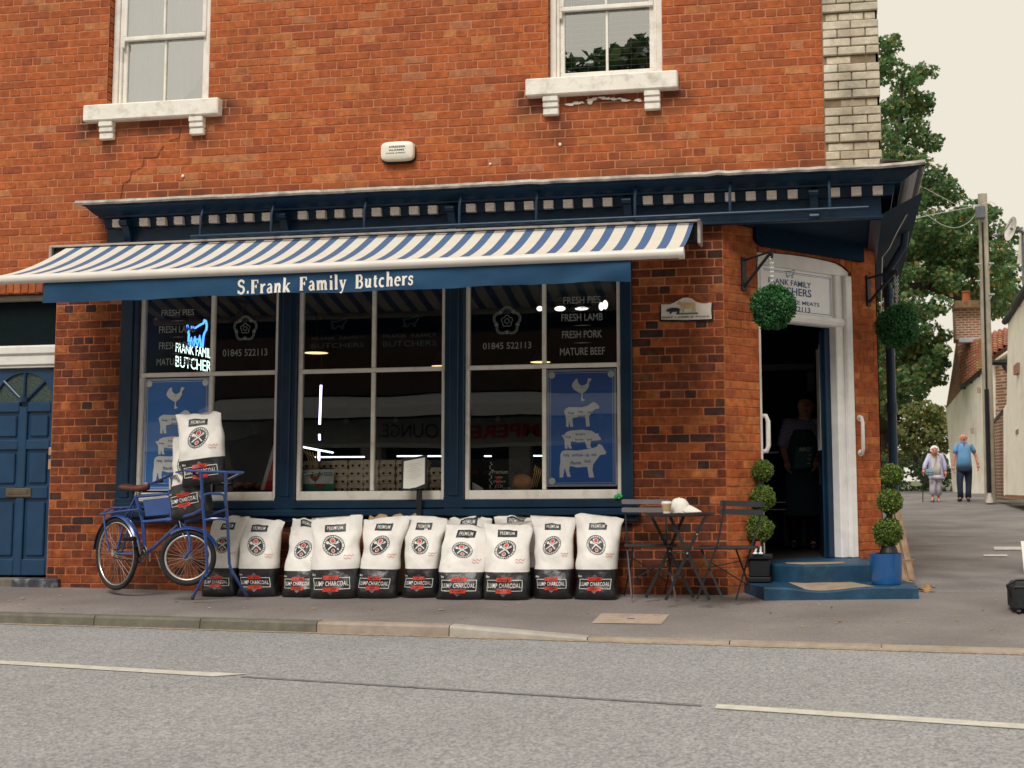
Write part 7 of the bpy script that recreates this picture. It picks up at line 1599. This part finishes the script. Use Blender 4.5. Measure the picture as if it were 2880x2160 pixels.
def bricktex(name, c1, c2, mo, w=.23, h=.078, ms=.012):
    b = bpy.data.materials.new(name); b.use_nodes = True; t = b.node_tree; bt = t.nodes.new('ShaderNodeTexBrick'); bt.inputs['Color1'].default_value = (*c1, 1); bt.inputs['Color2'].default_value = (*c2, 1); bt.inputs['Mortar'].default_value = (*mo, 1)
    bt.inputs['Scale'].default_value = 1; bt.inputs['Brick Width'].default_value = w; bt.inputs['Row Height'].default_value = h; bt.inputs['Mortar Size'].default_value = ms
    g = t.nodes.new('ShaderNodeNewGeometry'); s = t.nodes.new('ShaderNodeSeparateXYZ'); c = t.nodes.new('ShaderNodeCombineXYZ'); a = t.nodes.new('ShaderNodeMath')
    t.links.new(g.outputs['Position'], s.inputs[0]); t.links.new(s.outputs[0], a.inputs[0]); t.links.new(s.outputs[1], a.inputs[1]); t.links.new(a.outputs[0], c.inputs[0]); t.links.new(s.outputs[2], c.inputs[1]); t.links.new(c.outputs[0], bt.inputs['Vector'])
    t.links.new(bt.outputs[0], t.nodes['Principled BSDF'].inputs['Base Color']); t.nodes['Principled BSDF'].inputs['Roughness'].default_value = .95; return b
OB = bricktex('old_brick', (.36, .13, .07), (.20, .10, .065), (.50, .40, .30), .22, .078, .016)
OB2 = bricktex('old_brick_dark', (.34, .16, .08), (.22, .10, .06), (.30, .20, .13), .22, .078, .012)
def back(p, k=.35): return Vector((p.x+k, p.y+k*.2, p.z))
def slab(name, pts, mat, par, th=.35):
    m = MB(); n = len(pts); q = [back(p, th) for p in pts]; m.add(list(pts)+q, [tuple(range(n)), tuple(range(2*n-1, n-1, -1))]+[(i, (i+1) % n, n+(i+1) % n, n+i) for i in range(n)]); return m.build(name, mat, par)
cot = thing('cottage', 'cream rendered cottage with red pantile roof and tall brick chimney', 'cottage', dep(2700, 1387, 42))
slab('wall', [dep(2682, 1386, 44), dep(2776, 1389, 36.5), dep(2790, 1390, 36), dep(2790, 1020, 36), dep(2765, 1042, 37.5), dep(2707, 1090, 43)], RENDER, cot)
slab('gable_wall', [dep(2680, 1386, 44.1), dep(2684, 1386, 43.98), dep(2709, 1089, 42.95), dep(2660, 1150, 45)], RENDER, cot)
gw = slab('brick_gable', [dep(2660, 1150, 45), dep(2709, 1089, 42.9), dep(2702, 960, 44), dep(2690, 950, 44.4), dep(2678, 1040, 44.8)], OB2, cot, .3)
slab('plinth', [dep(2682, 1396, 43.8), dep(2790, 1399, 35.9), dep(2790, 1388, 35.9), dep(2682, 1386, 43.8)], OB2, cot, .3)
PAN = bpy.data.materials.new('pantile'); PAN.use_nodes = True
PAN = leafmat('pantile_tones', [(0, (.30, .095, .05)), (.35, (.40, .15, .085)), (.6, (.25, .10, .07)), (.8, (.34, .14, .09)), (.92, (.34, .26, .08)), (1, (.30, .10, .06))], .0)
def roof(par, A, B, D_, Cc, nu, nv):
    """A,B eave ends (left,right), D_,Cc ridge ends; S-profile tiles"""
    base = MB(); base.add([A, B, Cc, D_, *[Vector(p)+Vector((.15, .15, -.1)) for p in (A, B, Cc, D_)]], [(0, 1, 2, 3), (7, 6, 5, 4), (0, 4, 5, 1), (1, 5, 6, 2), (2, 6, 7, 3), (3, 7, 4, 0)]); r = base.build('roof', OB2, par)
    nrm = (B-A).cross(D_-A).normalized()
    if nrm.y > 0: nrm = -nrm
    bil_ = lambda s, t: A.lerp(B, s).lerp(D_.lerp(Cc, s), t)
    m = MB(); lim = 0
    for j in range(nv):
        for i in range(nu):
            v = []; ns = 6
            for tt, lift in ((j/nv-.02, .055), ((j+1)/nv, .015)):
                for k in range(ns+1):
                    s = (i+k/ns)/nu; v.append(bil_(s, max(0, tt))+nrm*(lift+.045*math.sin(2*PI*k/ns)+rnd.uniform(0, .006)))
            for k in range(ns+1): v.append(bil_((i+k/ns)/nu, max(0, j/nv-.02))+nrm*(.02+.045*math.sin(2*PI*k/ns)))
            m.add(v, [(k, k+1, ns+1+k+1, ns+1+k) for k in range(ns)]+[(2*(ns+1)+k, 2*(ns+1)+k+1, k+1, k) for k in range(ns)])
    o = m.build('pantiles', PAN, r, kind='stuff'); return r
ra, rb, rc, rdp = dep(2707, 1085, 42.9), dep(2792, 1012, 35.8), dep(2792, 945, 38.5), dep(2699, 962, 44)
roof(cot, ra, rb, rdp, rc, 12, 12)
m = MB(); a, b = dep(2705, 1090, 42.7), dep(2766, 1040, 37.4); m.tube([a, b], .075, 10); m.build('gutter', BLACK, cot)
for i in range(3): m = MB(); p = a.lerp(b, .12+.35*i); m.bbox(p.x-.03, p.x+.03, p.y-.1, p.y+.1, p.z-.11, p.z+.09, .01); m.build('gutter_bracket', BLACK, cot)
# chimney, broad stack with weathered cap and pot
def box_at(name, u0, u1, v0, v1, k, d, mat, par, b=.02):
    a, c = dep(u0, v1, k), dep(u1, v0, k); m = MB(); m.bbox(a.x, c.x, a.y, a.y+d, a.z, c.z, b); return m.build(name, mat, par)
ch_ = box_at('chimney', 2688, 2763, 866, 958, 41.5, .9, OB, cot); box_at('chimney_cap', 2685, 2766, 845, 867, 41.3, 1.1, pm('cap_brick', (.26, .15, .09), .95, .3, 9, .5, 20, dirt=(.16, .17, .07), damt=.7, dscale=6), ch_)
box_at('flashing', 2697, 2765, 949, 964, 41.4, .3, pm('flash_lead', (.50, .52, .54), .6), ch_)
p = dep(2721, 846, 41.6); m = MB(); m.lathe((p.x, p.y+.4, p.z), [(.15, 0), (.14, .1), (.125, .2), (.122, .31), (.145, .32), (.145, .36), (.12, .36)], 16); m.build('chimney_pot', pm('terracotta', (.50, .15, .05), .8, .08), ch_)
for (u, v) in ((2753, 1097), (2735, 1211)): 
    q = box_at('wall_vent', u-4, u+4, v-8, v+8, 39.2 if u < 2740 else 38.0, .1, pm('vent_stone', (.34, .26, .21), .9), cot, .005)
# brick outhouse wall and rear house between cottage and right house
rh_ = thing('brick_house', 'old brick house end with pantile roof between the pole and the white house', 'house', dep(2815, 1390, 33))
slab('wall', [dep(2796, 1392, 33.5), dep(2838, 1394, 33), dep(2838, 970, 33), dep(2796, 1015, 33.5)], OB, rh_)
slab('corner_render', [dep(2786, 1392, 33.6), dep(2796, 1392, 33.45), dep(2796, 1005, 33.45), dep(2786, 1005, 33.6)], RENDER, rh_)
roof(rh_, dep(2783, 1008, 33.2), dep(2838, 968, 32.7), dep(2783, 938, 35.2), dep(2840, 922, 35.2), 4, 9)
m = MB(); m.tube([dep(2787, 1019, 32.9), dep(2838, 1020, 32.6)], .07, 8); m.tube([dep(2822, 1024, 32.6), dep(2828, 1038, 32.6), dep(2838, 1046, 32.5)], .05, 8); m.build('gutter', BLACK, rh_)
slab('verge_board', [dep(2797, 1012, 32.8), dep(2838, 982, 32.6), dep(2838, 990, 32.6), dep(2802, 1016, 32.8)], RENDER, rh_, .1)
bw = thing('brick_wall', 'weathered brick wall rising beside the pole at the end of the yard', 'wall', dep(2810, 1403, 31.5))
slab('wall', [dep(2795, 1403, 31.8), dep(2826, 1402, 30.6), dep(2822, 1155, 30.6), dep(2794, 1186, 31.8)], OB, bw, .25); slab('coping', [dep(2793, 1190, 31.7), dep(2824, 1158, 30.5), dep(2840, 1135, 30.2), dep(2840, 1128, 30.2), dep(2822, 1149, 30.5), dep(2793, 1181, 31.7)], BLACK, bw, .3)
# white house on the right edge
wh = thing('white_house', 'tall cream rendered house with dark gutters cut off by the right edge', 'house', dep(2860, 1395, 29))
slab('wall', [dep(2827, 1393, 30.2), dep(2915, 1396, 25.5), dep(2915, 780, 25.5), dep(2880, 840, 27.5), dep(2835, 905, 30)], RENDER, wh, .5)
slab('wall', [dep(2822, 1150, 30.4), dep(2836, 1128, 30.0), dep(2836, 1394, 30.0), dep(2823, 1393, 30.3)], RENDER, wh, .3)
slab('plinth', [dep(2827, 1404, 30.1), dep(2915, 1408, 25.4), dep(2915, 1395, 25.4), dep(2827, 1391, 30.1)], OB2, wh, .3)
m = MB(); m.tube([dep(2826, 905, 30.1), dep(2862, 860, 28.5)], .075, 8); m.tube([dep(2852, 862, 28.6), dep(2905, 780, 26)], .08, 8); m.build('gutter', BLACK, wh)
slab('eaves', [dep(2827, 908, 30.0), dep(2885, 826, 27), dep(2885, 812, 27), dep(2825, 895, 30.0)], pm('eaves_dark', (.03, .03, .03), .7), wh, .4)
for (u, v, hh_) in ((2856, 1040, 26), (2862, 1215, 13), (2864, 858, 12)): 
    slab('brick_reveal', [dep(u-6, v+hh_*.6, 28.4), dep(u+5, v+hh_*.35, 28.0), dep(u+5, v-hh_*.8, 28.0), dep(u-6, v-hh_*.4, 28.4)], pm('bare_brick', (.34, .19, .13), .9, .2, 12), wh, .15)
slab('white_gable', [dep(2860, 742, 28.0), dep(2920, 742, 26), dep(2920, 640, 26), dep(2870, 645, 27.5)], RENDER, wh, .4)
slab('gable_slope', [dep(2861, 742, 27.9), dep(2872, 742, 27.6), dep(2879, 700, 27.5), dep(2866, 700, 27.9)], RENDER, wh, .2)
m = MB(); m.tube([dep(2877, 650, 27.3), dep(2879, 800, 27.3)], .035, 8); m.build('downpipe', pm('pipe_grey', (.2, .22, .25), .5), wh)
m = MB(); p, q = dep(2878, 735, 27.2), dep(2886, 682, 27.2); m.bbox(p.x, q.x+.3, p.y-.02, p.y, p.z, q.z, .005); m.build('window_pane', pm('dark_pane', (.12, .16, .22), .1), wh)
m = MB(); m.box(7.25, 13, 14.7, 19.3, .5, 4.5); m.box(7.6, 13, 14.7, 18.8, 4.5, 5.6); m.build('house_body', RENDER, wh)
m = MB(); m.box(7.45, 13, 25.5, 33.2, .5, 3.9); m.poly([(7.45, 25.5, 3.9), (13, 25.5, 3.9), (10.2, 25.5, 5.2)]); m.quad((7.45, 25.5, 3.9), (7.45, 33.2, 3.9), (10.2, 33.2, 5.2), (10.2, 25.5, 5.2)); m.quad((13, 25.5, 3.9), (13, 33.2, 3.9), (10.2, 33.2, 5.2), (10.2, 25.5, 5.2)); m.build('rear_body', RENDER, cot)
ds = thing('satellite_dish', 'white satellite dish on an arm at the corner of the white house', 'satellite dish', dep(2868, 655, 27))
c = dep(2842, 643, 27); n_ax = Vector((-.86, -.35, .22)).normalized(); ua = n_ax.cross(Vector((0, 0, 1))).normalized(); ub = n_ax.cross(ua); m = MB(); v = []; k_ = 24
for i in range(7):
    rr_ = .235*i/6
    for j in range(k_): q = 2*PI*j/k_; v.append(c+ua*rr_*math.cos(q)+ub*rr_*1.1*math.sin(q)-n_ax*(.06-.06*(i/6)**2))
m.add(v, [(i*k_+j, i*k_+(j+1) % k_, (i+1)*k_+(j+1) % k_, (i+1)*k_+j) for i in range(6) for j in range(k_)]); m.build('dish', pm('dish_white', (.62, .58, .54), .5), ds, smooth='all')
m = MB(); m.tube([c, dep(2862, 648, 27.1), dep(2876, 640, 27.1)], .022, 8); m.tube([dep(2866, 650, 27.1), dep(2872, 650, 27.2), dep(2880, 660, 27.3)], .03, 8); m.tube([c-ub*.2, dep(2818, 662, 26.8), dep(2806, 660, 26.8)], .012, 6); m.build('mount', pm('dish_grey', (.12, .12, .13), .6), ds)
m = MB(); p, q = dep(2798, 664, 26.8), dep(2814, 658, 26.8); m.tube([p, q], .035, 8); m.build('receiver', pm('dish_grey', (.12, .12, .13), .6), ds)

# ------------------------------------------------------------------ trees
MAPLE = leafmat('maple_leaves', [(0, (.04, .10, .035)), (.3, (.075, .165, .055)), (.55, (.13, .23, .08)), (.75, (.055, .12, .045)), (.88, (.20, .25, .08)), (.95, (.45, .30, .07)), (1, (.06, .12, .05))], .4)
YELL = leafmat('yellow_leaves', [(0, (.07, .12, .03)), (.35, (.16, .20, .06)), (.6, (.26, .25, .08)), (.8, (.10, .15, .05)), (1, (.30, .24, .06))], .35)
DKGR = leafmat('dark_leaves', [(0, (.018, .05, .018)), (.5, (.04, .10, .03)), (.8, (.09, .15, .04)), (1, (.02, .05, .02))], .25)
BARK = pm('bark', (.05, .04, .03), .9, .3, 6)
def clumps(blobs, dens, size, name, mat, par, flat=.8, shell=.55):
    P = []; Nn = []
    for c, r in blobs:
        n = int(dens*r*r); u = rng.normal(size=(n, 3)); u /= np.linalg.norm(u, axis=1)[:, None]
        rr_ = r*(shell+(1-shell)*rng.random((n, 1))**.6); 
        # several sub-clumps so the outline breaks up
        sub = rng.normal(size=(max(4, int(r*7)), 3)); sub /= np.linalg.norm(sub, axis=1)[:, None]
        w = (u@sub.T).max(axis=1); keep = w > .40; u = u[keep]; rr_ = rr_[keep]*(.72+.42*w[keep, None]**3)
        P.append(np.array(c)+u*rr_*np.array([1, 1, flat])); Nn.append(u*.7+np.array([0, -.2, .55]))
    P = np.concatenate(P); Nn = np.concatenate(Nn); return leaves(name, P, Nn, size, mat, par, rng, .8, .8)
tr = thing('maple_tree', 'tall broad maple tree with a few yellow leaves beyond the corner', 'tree', (7.0, 44, .6))
bl = []
def B(u, v, rpx, k, n=1): bl.append((tuple(dep(u, v, k)), rpx*k/FL))
for u, v, r in ((2495, 130, 38), (2520, 118, 24), (2500, 190, 45), (2560, 215, 40), (2600, 200, 30), (2625, 195, 18), (2545, 280, 50), (2595, 290, 42), (2510, 300, 45), (2560, 350, 48), (2500, 380, 55), (2600, 395, 38), (2630, 400, 26), (2540, 440, 55), (2490, 470, 50), (2595, 455, 34),
                (2640, 530, 42), (2680, 545, 38), (2600, 560, 40), (2560, 560, 45), (2520, 590, 45), (2720, 590, 40), (2755, 590, 34), (2690, 620, 45), (2780, 640, 30), (2640, 650, 50), (2580, 680, 55), (2530, 720, 50), (2620, 740, 55), (2690, 730, 60), (2760, 720, 55), (2800, 700, 42), (2830, 740, 45), (2850, 800, 40), (2790, 800, 50), (2720, 800, 50), (2600, 800, 35), (2660, 790, 40), (2510, 790, 50), (2560, 760, 30), (2830, 850, 40), (2780, 860, 50), (2480, 680, 60), (2470, 800, 60), (2860, 880, 30),
                (2500, 870, 50), (2550, 860, 45), (2600, 880, 30), (2640, 860, 30), (2480, 940, 55), (2530, 940, 50), (2580, 950, 45), (2620, 940, 35), (2655, 950, 24), (2490, 1010, 55), (2545, 1010, 50), (2600, 1010, 45), (2640, 1010, 35), (2500, 1070, 50), (2560, 1075, 48), (2610, 1070, 40), (2480, 1110, 40), (2530, 1115, 30), (2640, 1060, 25), (2590, 1110, 18), (2560, 1040, 45), (2620, 1020, 38), (2580, 1000, 45), (2650, 985, 22), (2500, 1140, 30), (2460, 1080, 50), (2840, 660, 30), (2800, 600, 24), (2740, 660, 40), (2850, 720, 26), (2560, 500, 50), (2610, 490, 34), (2645, 480, 20), (2660, 515, 30), (2610, 620, 50), (2660, 690, 50), (2730, 700, 50)):
    B(u, v, r*1.08*(1.22 if v > 600 else 1), 42+rnd.uniform(-2.5, 4)); B(u+rnd.uniform(-18, 18), v+rnd.uniform(-18, 18), r*.7, 40+rnd.uniform(-1, 7)); B(u-r*.5, v+r*.5, r*.9, 46+rnd.uniform(-1, 4))
clumps(bl, 800, .165, 'crown', MAPLE, tr)
m = MB(); base = Vector((4.6, 46, .4)); fk = dep(2440, 830, 45); m.tube([base, base+Vector((0, 0, 3)), fk], [.5, .42, .36], 12)
for pts in (((2400, 830), (2540, 812), (2620, 800), (2700, 785), (2760, 740)), ((2620, 800), (2680, 830), (2740, 850)), ((2540, 812), (2560, 700), (2600, 600)), ((2400, 830), (2490, 600), (2520, 400), (2540, 220)), ((2500, 600), (2570, 540), (2640, 520), (2700, 560)), ((2520, 860), (2560, 870), (2600, 860), (2660, 880)), ((2400, 860), (2520, 960), (2570, 1010))):
    Q = [dep(u, v, 44.5) for u, v in pts]; m.tube(Q, [.22*(1-.8*i/(len(Q)-1)) for i in range(len(Q))], 8)
m.build('trunk', BARK, tr, smooth=True)
t2 = thing('tree', 'lower yellowish green tree behind the walking couple', 'tree', (7.5, 60, .6)); bl = []
for u, v, r in ((2520, 1180, 40), (2560, 1170, 45), (2610, 1160, 40), (2650, 1180, 38), (2500, 1220, 45), (2550, 1225, 50), (2600, 1220, 50), (2650, 1235, 45), (2520, 1280, 50), (2580, 1280, 50), (2630, 1290, 45), (2670, 1260, 25), (2640, 1200, 40), (2660, 1150, 20), (2600, 1145, 30), (2570, 1150, 32), (2530, 1150, 32), (2490, 1170, 35), (2672, 1200, 22)): B(u, v, r, 58+rnd.uniform(-2, 3)); B(u+rnd.uniform(-20, 20), v+rnd.uniform(-20, 20), r*.6, 56+rnd.uniform(0, 5))
clumps(bl, 750, .2, 'crown', YELL, t2); m = MB(); m.tube([(7.5, 60, .4), dep(2570, 1290, 58)], [.3, .2], 8); m.build('trunk', BARK, t2)
t3 = thing('dark_bush', 'dark green bush at the foot of the trees behind the elderly woman', 'bush', (6, 50, .6)); bl = []
for u, v, r in ((2510, 1310, 40), (2550, 1330, 40), (2600, 1330, 40), (2645, 1330, 40), (2500, 1370, 40), (2545, 1380, 35), (2590, 1385, 32), (2635, 1385, 32), (2670, 1380, 26), (2660, 1330, 25), (2525, 1400, 22), (2570, 1404, 20), (2615, 1405, 20), (2655, 1402, 20)): B(u, v, r, 49+rnd.uniform(-2, 2)); B(u+rnd.uniform(-12, 12), v+rnd.uniform(-12, 12), r*.7, 50)
clumps(bl, 700, .15, 'crown', DKGR, t3)

# ------------------------------------------------------------------ across the road: lounge building seen in the window reflections
YO = -16.
ob = thing('opposite_building', 'shop building with a grey awning and a lettered fascia across the road', 'building', (0, YO, -.1))
m = MB(); m.box(-16, 14, YO-8, YO-.02, 3.05, 7.2); m.build('upper_wall', pm('opp_brick', (.06, .035, .025), .9, .3, 3), ob)
m = MB(); m.box(-16, 14, YO-8, YO-1.2, -.1, 3.05); m.build('shop_interior', pm('opp_dark', (.012, .014, .014), .6), ob)
m = MB(); 
for x in (-11, -7.6, -4.2, -1.2, 1.9, 5.2, 9): m.box(x, x+.45, YO-.3, YO, -.1, 2.1)
m.build('pillar', pm('opp_grey', (.35, .36, .35), .7), ob)
m = MB(); m.box(-16, 14, YO-.3, YO-.01, 1.92, 2.50); m.build('sign_fascia', pm('opp_fascia', (.34, .38, .35), .6), ob)
m = MB(); m.box(-16, 14, YO-.3, YO+.01, 1.84, 1.93); m.build('fascia_trim', pm('opp_trim', (.6, .62, .6), .5), ob)
m = MB(); m.add([(-11, YO-.1, 3.02), (12, YO-.1, 3.02), (12, YO+.9, 2.72), (-11, YO+.9, 2.72), (12, YO+.9, 2.50), (-11, YO+.9, 2.50)], [(0, 1, 2, 3), (3, 2, 4, 5)]); m.build('awning_sheet', pm('opp_awning', (.62, .64, .66), .8), ob)
m = MB()
for i in range(16): m.sphere((-9+i*1.15, YO+.25, 2.46), .06, 10, 8)
m.build('fascia_lamps', WHITE, ob)
RT = at(1704, 1210, 16.05).x
for s_, u0, u1, mt in (('THE', 1650, 1704, pm('opp_text', (.02, .02, .02), .5)), ('PAMPERED', 1276, 1594, pm('opp_red', (.45, .01, .01), .5)), ('LOUNGE.', 1064, 1256, pm('opp_text', (.02, .02, .02), .5))):
    xa, xb_ = at(u1, 1208, 16.05).x, at(u0, 1208, 16.05).x; z0_, z1_ = 2.06, 2.36 if s_ != 'THE' else 2.28
    m = MB(); words(m, s_, 0, xa-xb_, z0_, z1_, lambda a, b: (xa-a, YO+.015, b), .03 if s_ == 'PAMPERED' else .0); m.build('sign_letters', mt, ob)
m = MB(); m.box(-30, 30, -18, -13.5, -.14, -.02); m.build('far_pavement', PAVE, kind='structure')
bl = []
for i in range(40):
    x = -15+i*1.0; bl.append(((x, -31+rnd.uniform(-2, 2), 13.0+rnd.uniform(-.15, .2)), 2.8)); bl.append(((x, -31, 9.5), 3.0)); bl.append(((x, -31, 5.5), 3.0))
tg = thing('tree_belt', 'dark belt of trees behind the building across the road', 'trees', (0, -31, 0)); o = clumps(bl, 150, .5, 'foliage', DKGR, tg); o['kind'] = 'stuff'
m = MB(); m.box(-15, 26, -33, -32, -.1, 14.6); m.build('wood_interior', pm('core_green2', (.01, .02, .01), .9), tg)
